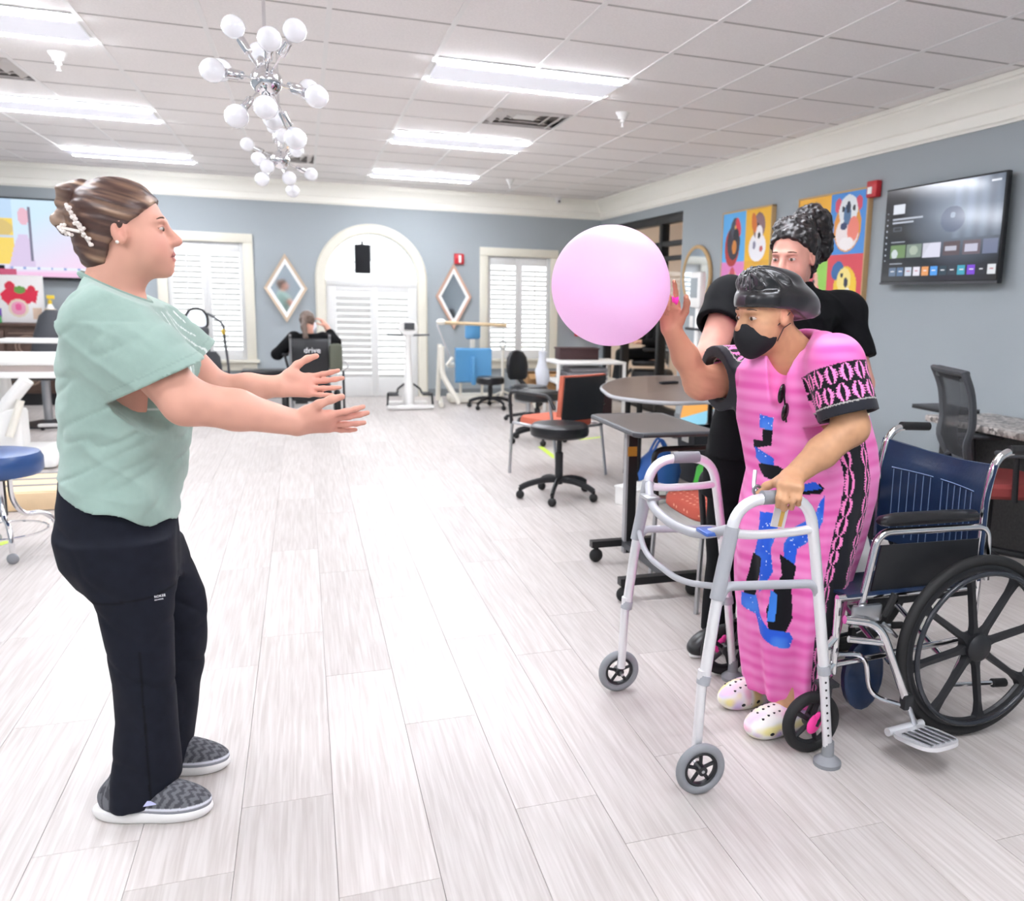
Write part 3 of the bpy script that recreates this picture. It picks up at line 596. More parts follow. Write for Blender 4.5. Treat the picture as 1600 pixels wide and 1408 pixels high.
# ================================================================== walker
RXm = Matrix.Rotation(PI/2, 4, 'X')                 # local Z -> -Y
t = walker = thing('walker', 'silver folding walker with grey grips and front wheels held by the woman in pink', 'walker', None, (1.23, 2.335, 0))
YN, YFa = 2.03, 2.645; R_ = .0165; M_gal = mat('grey_enamel_tube', '#A9ABB0', .38); M_hub = mat('hub_black', '#202124', .45)
for Y in (YN, YFa):
    s = 1 if Y == YN else -1
    wb(MB().tube(rpath([(1.035, Y, .33), (1.062, Y, .56), (1.112, Y, .845), (1.34, Y, .842), (1.375, Y, .66), (1.432, Y, .30)], .085, 8), R_, 12), 'side_frame', M_alu, t)
    wb(MB().tube([(1.03, Y, .36), (1.02, Y, .1)], .0145, 12), 'leg', M_alu, t); lg = wb(MB().tube([(1.425, Y, .34), (1.463, Y, .05)], .0145, 12), 'leg', M_alu, t)
    mb = MB()
    for k in range(9): q = Vector((1.425, Y, .34)).lerp(Vector((1.463, Y, .05)), .14+k*.085); mb.tube([q+Vector((-.004, -.0142*s, 0)), q+Vector((-.004, -.0155*s, 0))], .0034, 8)
    mb.build('pin_holes', M_hub, lg, M=TR(*t.location).inverted() @ TR(0, 0, 0)); lg.children[0].matrix_parent_inverse = Matrix(); lg.children[0].matrix_local = Matrix()
    for a, b in (((1.037, Y, .345), (1.031, Y, .318)), ((1.427, Y, .325), (1.432, Y, .297))): wb(MB().tube([a, b], .0195, 14), 'collar', M_gal, t)
    wb(MB().tube([(1.187, Y, .848), (1.285, Y, .846)], .0205, 14), 'hand_grip', M_gry, t)
    wb(MB().tube(rpath([(1.098, Y, .752), (1.16, Y, .742), (1.3, Y, .742), (1.362, Y, .748)], .06), .0135, 10), 'mid_rail', M_alu, t)
    wb(MB().tube(rpath([(1.068, Y, .55), (1.085, Y, .6), (1.38, Y, .582), (1.397, Y, .52)], .05), .0135, 10), 'low_rail', M_gal, t)
    wb(MB().tube([(1.1, Y, .77), (1.062, Y, .565)], .0205, 14), 'front_sleeve', M_gal, t)
    wb(MB().lathe([(0, 0), (.042, 0), (.042, .012), (.03, .022), (.019, .03), (.017, .075), (0, .075)], 20, TR(1.465, Y, 0), caps=False), 'rubber_foot', M_gry, t)
    wy = Y-.028*s; A = TR(1.022, wy, .076) @ RXm
    wh = wb(MB().torus((0, 0, 0), .062, .014, A, 40, 12).build('tyre', M_gry) and MB().torus((0, 0, 0), .062, .0135, A, 40, 12), 'wheel', M_gry, t)
    mb = MB().torus((0, 0, 0), .047, .006, A, 32, 8, sc=(1, 1.6)).lathe([(0, -.018), (.014, -.018), (.014, .018), (0, .018)], 14, A, caps=False)
    for k in range(5): a = 2*PI*k/5+.3; mb.tube([A @ Vector((.012*math.cos(a), .012*math.sin(a), 0)), A @ Vector((.046*math.cos(a), .046*math.sin(a), 0))], .0055, 8)
    wb(mb, 'wheel_hub', M_hub, t); wb(MB().tube([(1.022, Y+.012*s, .076), (1.022, wy-.02*s, .076)], .005, 8), 'axle', M_steel, t)
for o in [o for o in bpy.data.objects if o.name.startswith('tyre') and o.parent is None]: bpy.data.objects.remove(o)
wb(MB().tube(rpath([(1.1, YN, .765), (1.06, 2.15, .715), (1.05, 2.337, .70), (1.06, 2.525, .715), (1.1, YFa, .765)], .12, 6), .0145, 10), 'front_bar', M_gal, t)
wb(MB().tube(rpath([(1.07, YN, .6), (1.03, 2.2, .56), (1.03, 2.48, .56), (1.07, YFa, .6)], .1), .0095, 10), 'front_brace', M_gal, t)
for y in (2.11, 2.55): wb(MB().box((1.068, y, .737), (.05, .07, .012), bev=.004), 'fold_latch', mat('latch_blue', '#3C5FA8', .3) if y < 2.3 else M_steel, t)

# ================================================================== wheelchair in front
t = wheelchair = thing('wheelchair', 'chrome wheelchair with navy vinyl back and black mag wheels behind the woman in pink', 'wheelchair', None, (1.85, 2.4, 0))
NY, FY = 2.13, 2.67
for Y in (NY, FY):
    s = -1 if Y == NY else 1; wy = Y+s*.075; A = TR(2.015, wy, .307) @ RXm
    wb(MB().torus((0, 0, 0), .287, .0175, A, 72, 12), 'tyre', M_rub, t)
    mb = MB().torus((0, 0, 0), .262, .012, A, 64, 8, sc=(1.4, 1)).lathe([(0, -.03), (.042, -.03), (.046, -.02), (.046, .022), (.03, .034), (0, .036)], 28, A, caps=False)
    for k in range(8):
        a = 2*PI*k/8+.18; B = A @ rotz(a); mb.loft([[B @ Vector((r, y, z)) for y, z in ((-w_, -.008), (w_, -.008), (w_*.6, .01), (-w_*.6, .01))] for r, w_ in ((.035, .026), (.07, .013), (.2, .011), (.235, .017), (.258, .03))])
    wb(mb, 'mag_wheel', M_hub, t); wb(MB().torus((0, s*0.0, 0), .252, .0085, TR(0, s*.032, 0) @ A, 64, 10), 'push_rim', mat('rim_black', '#2A2D33', .25), t)
    wb(MB().tube(rpath([(2.07, Y, .28), (2.07, Y, .78), (2.1, Y, .925), (2.25, Y, .93)], .07, 8), .0135, 12), 'back_post', M_chrome, t)
    wb(MB().tube([(2.15, Y, .931), (2.28, Y, .926)], .0165, 12), 'push_handle', M_rub, t)
    wb(MB().tube(rpath([(1.606, Y+s*.004, .4), (1.66, Y+s*.004, .69), (2.09, Y+s*.004, .682), (2.1, Y+s*.004, .5)], .05, 7), .0125, 12), 'arm_frame', M_chrome, t)
    wb(MB().loft([[(x, Y+w_*math.cos(a), z+h_*math.sin(a)) for a in np.linspace(0, 2*PI, 13)[:-1]] for x, w_, h_, z in ((1.66, .012, .006, .722), (1.672, .026, .016, .724), (1.73, .031, .021, .726), (1.95, .031, .021, .724), (2.03, .027, .018, .722), (2.045, .012, .008, .72))]), 'arm_pad', M_blkv, t)
    wb(MB().prism([(1.645, .445), (2.07, .45), (2.08, .64), (1.68, .645)], .006, TR(0, Y+s*.0, 0) @ xz), 'skirt_guard', M_blk, t)
    wb(MB().tube([(1.53, Y, .487), (2.07, Y, .475)], .0115, 12), 'seat_rail', M_chrome, t); wb(MB().tube([(1.535, Y, .487), (1.535, Y, .24)], .0115, 12), 'front_upright', M_chrome, t)
    wb(MB().tube([(1.535, Y, .27), (2.07, Y, .30)], .0105, 10), 'lower_rail', M_chrome, t); wb(MB().tube([(2.07, Y, .3), (1.99, Y, .14), (2.22, Y, .12)], .009, 10), 'tip_lever', M_chrome, t); wb(MB().tube([(2.18, Y, .123), (2.235, Y, .118)], .015, 10), 'tip_cap', M_rub, t)
    wb(MB().tube([(1.5, Y, .33), (1.5, Y, .215)], .021, 14), 'caster_housing', M_chrome, t)
    cy = Y-.02 if s < 0 else Y+.02; cx = 1.452; A2 = TR(cx, cy, .1) @ RXm
    mb = MB()
    for d in (-.028, .028): mb.tube([(1.5, cy+d*.7, .222), (1.49, cy+d, .18), (cx, cy+d, .1)], .008, 8)
    mb.box((1.5, cy, .22), (.06, .05, .012)); wb(mb, 'caster_fork', M_hub, t)
    wb(MB().torus((0, 0, 0), .082, .0175, A2, 44, 12), 'caster_tyre', M_rub, t)
    mb = MB().torus((0, 0, 0), .066, .007, A2, 32, 8).lathe([(0, -.022), (.02, -.022), (.02, .022), (0, .022)], 16, A2, caps=False)
    for k in range(5): a = 2*PI*k/5; mb.tube([A2 @ Vector((.015*math.cos(a), .015*math.sin(a), 0)), A2 @ Vector((.066*math.cos(a), .066*math.sin(a), 0))], .008, 8)
    wb(mb, 'caster_wheel', M_hub, t)
    mb = MB(); mb.ell((cx-.004, cy+s*.024, .105), (.024, .01, .034), Matrix.Rotation(.5, 4, 'Y'), 10, 7); mb.ell((cx+.012, cy+s*.026, .125), (.018, .009, .02), None, 8, 6); wb(mb, 'pink_tape', M_pink, t)
    wb(MB().box((1.62, Y+s*.03, .44), (.11, .02, .06), bev=.01).tube([(1.6, Y+s*.04, .43), (1.7, Y+s*.05, .38)], .007, 8).tube(spline([(1.67, Y+s*.05, .41), (1.7, Y+s*.05, .385), (1.725, Y+s*.05, .36)], 4), .006, 8), 'brake', M_steel, t); wb(MB().tube([(1.68, Y+s*.04, .43), (1.71, Y+s*.045, .5)], .012, 8), 'brake_grip', M_rub, t)
    [wb(MB().tube([(1.535, Y, a), (1.5, Y, a-.03)], .012, 8), 'caster_bracket', M_chrome, t) for a in (.36, .275)]
# crossed seat frame, seat sling, back sling
for a, b in (((1.75, NY, .46), (1.75, FY, .25)), ((1.75, FY, .46), (1.75, NY, .25)), ((1.95, NY, .46), (1.95, FY, .25)), ((1.95, FY, .46), (1.95, NY, .25))): wb(MB().tube([a, b], .0095, 10), 'cross_brace', M_chrome, t)
rings = []
for x in np.linspace(1.56, 2.03, 10): rings.append([(x, y, .498-.018*math.sin(PI*(y-NY)/(FY-NY))) for y in np.linspace(NY-.012, FY+.012, 13)] + [(x, y, .488-.018*math.sin(PI*(y-NY)/(FY-NY))) for y in np.linspace(FY+.012, NY-.012, 13)])
wb(MB().loft(rings), 'seat_sling', M_navy, t)
rings = []
for z in np.linspace(.50, .885, 14):
    dy = lambda y: .045*math.sin(PI*(y-NY)/(FY-NY))
    dz = lambda y: -.02*math.sin(PI*(y-NY)/(FY-NY))*max(0, (z-.78)/.1)
    lean = (z-.78)*.22 if z > .78 else 0
    rings.append([(2.062+lean+dy(y)+.004*math.sin(z*60)*(z > .83), y, z+dz(y)) for y in np.linspace(NY-.014, FY+.014, 25)] + [(2.075+lean+dy(y), y, z+dz(y)) for y in np.linspace(FY+.014, NY-.014, 25)])
bk = wb(MB().loft(rings), 'back_sling', M_navy, t, ang=60)
mb = MB(); bo = lambda y, z: (2.0595+.045*math.sin(PI*(y-NY)/(FY-NY))+((z-.78)*.22 if z > .78 else 0), y, z)
for y0, y1 in ((2.2, 2.37), (2.43, 2.6)):
    for k in range(6): y = y0+(y1-y0)*k/5; mb.tube([bo(y, z) for z in (.53, .62, .71, .78)], .0018, 5)
    mb.tube([bo(y, .785) for y in np.linspace(y0-.01, y1+.01, 8)], .0018, 5)
mb.build('stitching', mat('stitch_blue', '#6F86A8', .6), bk)
wb(MB().prism([(1.70, .5), (1.80, .5), (1.74, .66), (1.66, .66)], .01, TR(0, 2.3, 0) @ xz), 'cushion_wedge', M_white, t)
for s_, Y in ((-1, 2.085), (1, 2.715)):
    D = -.10 if s_ < 0 else .1
    wb(MB().tube(rpath([(1.53, Y, .435), (1.65, Y+D*.15, .415), (1.742, Y+D*.55, .165)], .06, 7), .0135, 12), 'hanger', M_chrome, t); wb(MB().tube([(1.735, Y+D*.55, .18), (1.765, Y+D*.75, .095)], .009, 10), 'foot_tube', M_steel, t)
    wb(MB().tube([(1.55, Y, .37), (1.668, Y+D*.2, .352)], .011, 10), 'hanger_stay', M_chrome, t); wb(MB().tube(rpath([(1.53, Y+.02, .315), (1.63, Y+.02, .305), (1.66, Y+.02, .16), (1.735, Y+D*.5, .15)], .05), .008, 8), 'calf_rod', M_chrome, t)
    wb(MB().box((1.742, Y+D*.55, .165), (.035, .03, .05), bev=.006), 'foot_clamp', M_blk, t)
    wb(MB().loft([[(1.68+.075*math.cos(a)*k_, Y+(.09 if s_ < 0 else -.06)+dy, .20+.12*math.sin(a)*k_) for a in np.linspace(0, 2*PI, 21)[:-1]] for dy, k_ in ((-.016, .9), (-.01, 1), (.01, 1), (.016, .9))]), 'calf_pad', M_navy, t)
    cxf, cyf = 1.74, Y+D*1.55
    pts = [(.075*math.copysign(abs(math.cos(a))**.6, math.cos(a)), .085*math.copysign(abs(math.sin(a))**.6, math.sin(a))) for a in np.linspace(0, 2*PI, 29)[:-1]]
    F_ = TR(cxf, cyf, .088) @ Matrix.Rotation(.12*s_, 4, 'X') @ rotz(.15)
    fp = wb(MB().prism(pts, .012, F_), 'footplate', M_alu, t); mb = MB()
    for k in range(5): mb.box((0, 0, 0), (.012, .11, .006), F_ @ TR(-.048+.024*k, -.012, .0135))
    mb.build('tread', M_steel, fp); wb(MB().tube([F_ @ Vector((-.07, -.085*s_, .008)), F_ @ Vector((.08, -.085*s_, .008))], .013, 12), 'footplate_hinge', M_alu, t)
# ================================================================== seats and tables of the room
def caster(mb, x, y, r=.03):
    mb.ell((x, y, r), (r, r*.8, r), None, 12, 8); mb.tube([(x, y, r), (x*.97, y*.97, r*2.4)], r*.4, 8)
def rolling_stool(loc, seat_z, label, rz=0, r=.2, m=None, group='black rolling stools'):
    t = thing('rolling_stool', label, 'stool', group, loc, rz)
    MB().lathe([(0, seat_z-.095), (r*.9, seat_z-.095), (r*1.0, seat_z-.08), (r*1.02, seat_z-.05), (r*1.0, seat_z-.02), (r*.9, seat_z-.004), (r*.6, seat_z), (0, seat_z)], 40, caps=False).build('seat', m or M_blkv, t)
    MB().lathe([(0, .1), (.028, .1), (.028, .32), (.018, .33), (.018, seat_z-.12), (.06, seat_z-.1), (0, seat_z-.095)], 18, caps=False).build('gas_post', M_blk, t)
    for k in range(5):
        a = 2*PI*k/5+.5; R = .27; d = Vector((math.cos(a), math.sin(a), 0))
        lg = MB().tube(spline([d*.01+Vector((0, 0, .13)), d*.12+Vector((0, 0, .125)), d*.22+Vector((0, 0, .1)), d*R+Vector((0, 0, .075))], 4), .018, 8, sc=(1.2, .8)).build('leg', M_blk, t)
        mb = MB(); mb.ell((d.x*R, d.y*R, .03), (.03, .03, .03), None, 12, 8); mb.tube([(d.x*R, d.y*R, .03), (d.x*R, d.y*R, .08)], .012, 8); mb.build('caster', M_rub, lg)
    return t
rolling_stool((1.65, 5.6, 0), .53, 'black round rolling stool in front of the terracotta armchair')
rolling_stool((2.1, 7.9, 0), .50, 'black round rolling stool by the cardboard box and white shelf table', .4, .22)
# stool and office chair farther back
t = thing('office_chair', 'black task chair with tall rounded back by the far right window', 'chair', None, (2.3, 9.5, 0), .3)
MB().loft([[(w_*math.cos(a), .02+.03*math.sin(a)+b, z) for a in np.linspace(0, 2*PI, 17)[:-1]] for z, w_, b in ((.45, .1, 0), (.48, .13, 0), (.6, .145, .01), (.7, .13, .02), (.76, .09, .03), (.78, .03, .035))]).build('backrest', M_blkv, t); MB().tube([(0, .05, .2), (0, .05, .5)], .014, 8).build('back_stem', M_steel, t); MB().lathe([(0, .34), (.2, .34), (.22, .37), (.2, .4), (0, .41)], 28, TR(0, -.22, 0), caps=False).build('seat', M_blkv, t); MB().tube([(0, -.22, .06), (0, -.22, .35)], .025, 10).tube([(0, -.22, .2), (0, .05, .2)], .012, 8).build('post', M_steel, t)
for k in range(5): a = 2*PI*k/5; MB().tube([(0, -.22, .09), (.25*math.cos(a), -.22+.25*math.sin(a), .05)], .018, 8).ell((.25*math.cos(a), -.22+.25*math.sin(a), .028), .028, None, 10, 6).build('leg', M_blk, t)
t = rolling_stool((2.17, 10.45, 0), .40, 'black rolling stool base in front of the light blue standing frame', .9, .17)
# arm chair
def armchair(loc, rz, label, seatm, dots=False):
    t = thing('arm_chair', label, 'chair', 'terracotta arm chairs', loc, rz)
    MB().loft([[(x*k_, y*k_+.0, z) for x, y in [(.24*math.copysign(abs(math.cos(a))**.5, math.cos(a)), .23*math.copysign(abs(math.sin(a))**.5, math.sin(a))) for a in np.linspace(0, 2*PI, 29)[:-1]]] for z, k_ in ((.395, .93), (.41, 1), (.44, 1), (.458, .96), (.462, .8))]).build('seat', seatm, t)
    rings = []; 
    for z in np.linspace(.5, .81, 9): rings.append([(x, -.25-.1*(z-.5)-.05*math.cos(x*5)+.03, z) for x in np.linspace(-.23, .23, 13)] + [(x, -.29-.1*(z-.5)-.05*math.cos(x*5)+.03, z) for x in np.linspace(.23, -.23, 13)])
    MB().loft(rings).build('backrest', seatm, t)
    rings = []
    for z in np.linspace(.47, .80, 9): rings.append([(x, -.292-.1*(z-.5)-.05*math.cos(x*5)+.03, z) for x in np.linspace(-.22, .22, 13)] + [(x, -.304-.1*(z-.5)-.05*math.cos(x*5)+.03, z) for x in np.linspace(.22, -.22, 13)])
    MB().loft(rings).build('back_shell', M_blk, t)
    for s in (-1, 1):
        MB().tube(rpath([(.27*s, .22, .40), (.27*s, .25, .655), (.27*s, -.2, .655), (.27*s, -.26, .56)], .07, 6), .014, 10).build('armrest', M_blk, t)
        MB().tube([(.265*s, .22, .42), (.27*s, .24, 0)], .012, 10).build('leg', M_steel, t); MB().tube([(.265*s, -.2, .64), (.26*s, -.31, 0)], .012, 10).build('leg', M_steel, t)
        MB().tube([(.265*s, .22, .41), (.262*s, -.25, .40)], .012, 8).build('side_rail', M_steel, t)
    MB().tube([(-.265, -.25, .4), (.265, -.25, .4)], .012, 8).build('rear_rail', M_steel, t)
    return t
def dotted():
    m = mat('dotted_red_fabric', '#B4503F', .85); nt = m.node_tree; b = nt.nodes['Principled BSDF']; tc = nt.nodes.new('ShaderNodeTexCoord'); v = nt.nodes.new('ShaderNodeTexVoronoi'); v.inputs['Scale'].default_value = 26; v.inputs['Randomness'].default_value = .25
    r = nt.nodes.new('ShaderNodeValToRGB'); r.color_ramp.elements[0].position = .17; r.color_ramp.elements[1].position = .22; r.color_ramp.elements[0].color = (*lin('#DE9C84'), 1); r.color_ramp.elements[1].color = (*lin('#B4503F'), 1)
    nt.links.new(tc.outputs['Object'], v.inputs['Vector']); nt.links.new(v.outputs['Distance'], r.inputs['Fac']); nt.links.new(r.outputs['Color'], b.inputs['Base Color']); return m
armchair((1.86, 6.42, 0), math.radians(28), 'terracotta arm chair with black back shell beside the kidney table', M_orange)
armchair((1.86, 3.56, 0), math.radians(90), 'arm chair with dotted red seat behind the walker, next to the overbed table', dotted())
# overbed table
t = thing('overbed_table', 'dark overbed table on black H base with casters beside the kidney table', 'table', None, (1.6, 3.95, 0))
pts = [(1.46+.03, 3.67), (1.84, 3.67), (1.87, 3.7), (1.87, 4.32), (1.84, 4.35), (1.49, 4.35), (1.46, 4.32), (1.46, 3.7)]
wb(MB().prism(pts, .022, None, .742), 'tabletop', mat('overbed_laminate', '#5A5350', .35, noise=.08, nscale=6), t); wb(MB().tube([(x, y, .753) for x, y in pts], .013, 8, closed=True), 'edge_band', M_dgry, t)
wb(MB().box((1.6, 4.1, .4), (.06, .035, .7)), 'post', M_black, t); wb(MB().box((1.575, 4.1, .4), (.012, .038, .7)), 'post_trim', M_lgt, t); wb(MB().box((1.6, 4.08, .6), (.05, .006, .05)), 'warning_label', mat('label_amber', '#C98B2E', .5), t); wb(MB().box((1.66, 4.02, .73), (.3, .3, .02)), 'bracket', M_black, t)
wb(MB().box((1.58, 4.13, .1), (.36, .045, .035)), 'foot_bar', M_black, t); wb(MB().box((1.535, 3.52, .1), (.40, .045, .035)), 'foot_bar', M_black, t); wb(MB().box((1.585, 3.83, .1), (.04, .6, .03)), 'spine', M_dgry, t)
for x, y in ((1.43, 4.13), (1.73, 4.13), (1.36, 3.52), (1.71, 3.52)): wb(MB().ell((x, y, .037), (.037, .028, .037), None, 16, 10).tube([(x, y, .04), (x, y, .09)], .014, 8), 'caster', M_rub, t)
# kidney table
t = thing('kidney_table', 'kidney shaped walnut table with grey edge and dark metal legs', 'table', None, (2.75, 6.1, 0))
kp = [on_z(x, y, .735) for x, y in ((941, 604), (946, 613), (962, 621), (1010, 627), (1060, 630))]
kp = [(p.x, p.y) for p in kp] + [(2.55, 5.0), (2.9, 4.85), (3.25, 5.05), (3.5, 5.5), (3.5, 6.2), (3.3, 6.65), (2.95, 6.75), (2.65, 6.7), (2.4, 6.5)]
kc = [(p.x, p.y) for p in spline([(x, y, 0) for x, y in kp], 4, True)]
wb(MB().prism(kc, .024, None, .72), 'tabletop', M_walnut, t); wb(MB().tube([(x, y, .732) for x, y in kc], .0135, 8, closed=True), 'edge_band', M_lgt, t)
for x, y in ((2.42, 6.3), (2.3, 5.75), (2.75, 5.1), (3.3, 5.5), (3.2, 6.4)): wb(MB().tube([(x, y, .72), (x, y, .02)], .022, 12), 'leg', M_black, t); wb(MB().lathe([(0, 0), (.024, 0), (.024, .03), (0, .03)], 12, TR(x, y, 0), caps=False), 'leg_cap', M_rub, t)
p = on_z(1045, 600, .745); o = thing('tv_remote', 'black remote control lying on the kidney table', 'remote', None, (p.x, p.y, .7455)); MB().box((0, 0, .01), (.17, .045, .018), rotz(.3), bev=.006).build('body', M_blk, o); MB().box((0, 0, .02), (.12, .03, .004), rotz(.3)).build('buttons', M_dgry, o)
# white shelf table
t = thing('shelf_table', 'white metal two shelf table beside the glazed hallway front', 'table', None, (3.25, 9.85, 0))
for z, nm in ((.63, 'top'), (.40, 'shelf')): wb(MB().box((3.2, 9.85, z), (.86, .62, .03), bev=.008), nm, M_white, t)
for x in (2.79, 3.61):
    for y in (9.56, 10.14): wb(MB().box((x, y, .31), (.035, .035, .62), bev=.004), 'leg', M_white, t)
t = thing('storage_box', 'dark brown storage box on top of the white shelf table', 'box', None, (3.15, 10.0, .645)); MB().box((0, 0, .065), (.5, .22, .13), bev=.01).build('body', mat('oxblood_board', '#3E2426', .6), t); MB().box((0, 0, .135), (.52, .24, .02), bev=.006).build('lid', mat('oxblood_board', '#3E2426', .6), t)
t = thing('folded_blanket', 'grey folded blanket on the lower shelf of the white table', 'blanket', None, (3.15, 9.8, .415)); [MB().box((.02*i, 0, .03+.05*i), (.55-.04*i, .4, .05), bev=.022).build('fold', mat('grey_fleece', '#8E8C90', .95, bump=.3), t) for i in range(3)]
t = thing('floor_crate', 'dark maroon crate standing under the white shelf table', 'crate', None, (3.2, 9.85, 0)); MB().box((0, 0, .16), (.6, .42, .32), bev=.01).build('body', mat('maroon_crate', '#2C1618', .7), t); MB().box((0, 0, .325), (.62, .44, .02), bev=.006).build('rim', mat('maroon_crate', '#2C1618', .7), t)
t = thing('plastic_bag', 'translucent white plastic bag hung on the corner of the shelf table', 'bag', None, (2.66, 9.8, .33)); MB().loft([[(w_*math.cos(a)*(1+.15*math.sin(3*a+z*20)), .7*w_*math.sin(a), z) for a in np.linspace(0, 2*PI, 19)[:-1]] for z, w_ in ((0, .01), (.02, .06), (.1, .085), (.2, .08), (.28, .05), (.36, .04), (.42, .055))]).build('body', mat('bag_film', '#E3E6EE', .3), t); MB().tube(spline([(-.03, 0, .4), (0, 0, .46), (.03, 0, .4)], 5), .008, 6).build('handle', mat('bag_film', '#E3E6EE', .3), t)
t = thing('cardboard_box', 'open brown cardboard box on the floor below the far right window', 'box', None, (3.05, 11.05, 0)); mb = MB()
for c, d in (((0, -.19, .17), (.6, .012, .34)), ((0, .19, .17), (.6, .012, .34)), ((-.3, 0, .17), (.012, .38, .34)), ((.3, 0, .17), (.012, .38, .34)), ((0, 0, .006), (.6, .38, .012))): mb.box(c, d)
mb.build('body', M_kraft, t); MB().box((0, -.24, .36), (.58, .12, .008), Matrix.Rotation(.5, 4, 'X')).build('flap', M_kraft, t); MB().box((0, .24, .36), (.58, .12, .008), Matrix.Rotation(-.5, 4, 'X')).build('flap', M_kraft, t)
# things beyond and beneath the kidney table
t = thing('round_play_mat', 'round quilted cushion in yellow, orange and pale blue bands with grey rim', 'cushion', None, (3.72, 7.6, 0)); A = TR(0, 0, .36) @ Matrix.Rotation(math.radians(-68), 4, 'Y') @ rotz(.3)
for z0, z1, c in ((-.34, -.1, '#8FD0E4'), (-.1, .05, '#F0A850'), (.05, .34, '#F1E27A')):
    ys = np.linspace(z0, z1, 8); MB().prism([(y, -math.sqrt(max(0, .34**2-y*y))) for y in ys] + [(y, math.sqrt(max(0, .34**2-y*y))) for y in ys[::-1]], .05, A).build('band', mat('quilt_'+c, c, .9), t)
MB().torus((0, 0, .025), .345, .03, None, 40, 8).build('rim', mat('quilt_grey', '#8A8A90', .9), t).matrix_local = A
t = thing('grey_bin', 'dark grey fabric bin with white tag under the kidney table', 'bin', None, (2.95, 5.9, 0)); MB().loft([[(x*k_, y*k_, z) for x, y in ((-.2, -.16), (.2, -.16), (.2, .16), (-.2, .16))] for z, k_ in ((0, .9), (.42, 1), (.42, .96), (.03, .86))]).build('body', mat('bin_cloth', '#4A4B50', .9), t, False); MB().box((-.203, 0, .34), (.004, .12, .05)).build('tag', M_white, t)
def softbag(nm, loc, s, c, lab):
    t = thing(nm, lab, 'bag', None, loc); m = mat('bag_'+c, c, .5); MB().loft([[(s*.2*w_*math.cos(a)*(1+.1*math.sin(4*a+9*z)), s*.15*w_*math.sin(a), s*z) for a in np.linspace(0, 2*PI, 21)[:-1]] for z, w_ in ((0, .8), (.03, 1), (.15, 1.05), (.26, .9), (.34, .5), (.37, .2))]).build('body', m, t)
    for k in (-1, 1): MB().tube(spline([(-.08*s, .03*k, .34*s), (0, .03*k, .46*s), (.08*s, .03*k, .34*s)], 5), .01, 6).build('handle', m, t)
softbag('blue_bag', (2.47, 5.75, 0), .8, '#3E74C9', 'blue and white soft bag on the floor under the kidney table'); softbag('green_bag', (2.75, 5.3, 0), .9, '#4FC247', 'bright green shopping bag on the floor under the kidney table')
t = thing('white_box', 'low white box lying on the floor next to the blue bag', 'box', None, (2.15, 5.3, 0)); MB().box((0, 0, .06), (.3, .2, .12), rotz(.4), bev=.006).build('body', M_white, t); MB().box((0, 0, .125), (.31, .21, .015), rotz(.4), bev=.004).build('lid', M_white, t)
# right: mesh chair and counter desk
t = thing('mesh_office_chair', 'office chair with black mesh back and red seat at the speckled desk', 'chair', None, (3.42, 3.5, 0), math.radians(-112))
def bkring(z, w_, y): return [(x, y-.03*math.cos(x*6)+.03, z) for x in np.linspace(-w_, w_, 11)]
mb = MB(); zz = [(.6, .15, -.19), (.7, .2, -.235), (.8, .215, -.225), (.95, .22, -.245), (1.06, .225, -.29)]
fr = spline([(-w_, y-.03*math.cos(w_*6)+.03, z) for z, w_, y in zz], 4) ; fl = [Vector((-p.x, p.y, p.z)) for p in fr]
mb.tube(fr+spline([(x, -.29-.03*math.cos(x*6)+.03, 1.06) for x in (-.2, -.1, 0, .1, .2)], 3)+fl[::-1]+[Vector((x, -.19, .6)) for x in (.1, 0, -.1)], .02, 8, closed=True, sc=(1.3, .8)).build('back_frame', M_dgry, t)
rr = [bkring(z, w_*.97, y) for z, w_, y in zz]; mm = bpy.data.materials.new('mesh_cloth'); mm.use_nodes = True; nt = mm.node_tree; b_ = nt.nodes['Principled BSDF']; b_.inputs['Base Color'].default_value = (*lin('#2E3034'), 1); b_.inputs['Roughness'].default_value = .8; b_.inputs['Alpha'].default_value = .82
MB().loft(rr, caps=False, closed=False).build('mesh_back', mm, t)
MB().box((0, -.25, 1.045), (.44, .03, .06), bev=.012).build('head_band', M_dgry, t)
M_rseat = mat('brick_red_fabric', '#8E3A38', .85); MB().loft([[(x*k_, y*k_+.02, z) for x, y in [(.25*math.copysign(abs(math.cos(a))**.5, math.cos(a)), .24*math.copysign(abs(math.sin(a))**.5, math.sin(a))) for a in np.linspace(0, 2*PI, 29)[:-1]]] for z, k_ in ((.43, .9), (.45, 1), (.49, 1), (.51, .93))]).build('seat', M_rseat, t)
MB().tube([(0, 0, .08), (0, 0, .44)], .028, 12).box((0, -.06, .43), (.2, .36, .03)).tube([(0, -.18, .44), (0, -.24, .62)], .025, 8).build('gas_post', M_blk, t)
for s in (-1, 1): MB().tube([(.27*s, .02, .43), (.29*s, 0, .66)], .016, 8).build('arm_post', M_blk, t); MB().box((.29*s, .03, .675), (.09, .26, .025), bev=.012).build('armrest', M_dgry, t)
for k in range(5):
    a = 2*PI*k/5+.2; lg = MB().tube([(0, 0, .11), (.3*math.cos(a), .3*math.sin(a), .07)], .02, 8).build('leg', M_blk, t); MB().ell((.3*math.cos(a), .3*math.sin(a), .03), (.03, .03, .03), None, 12, 8).build('caster', M_rub, lg)
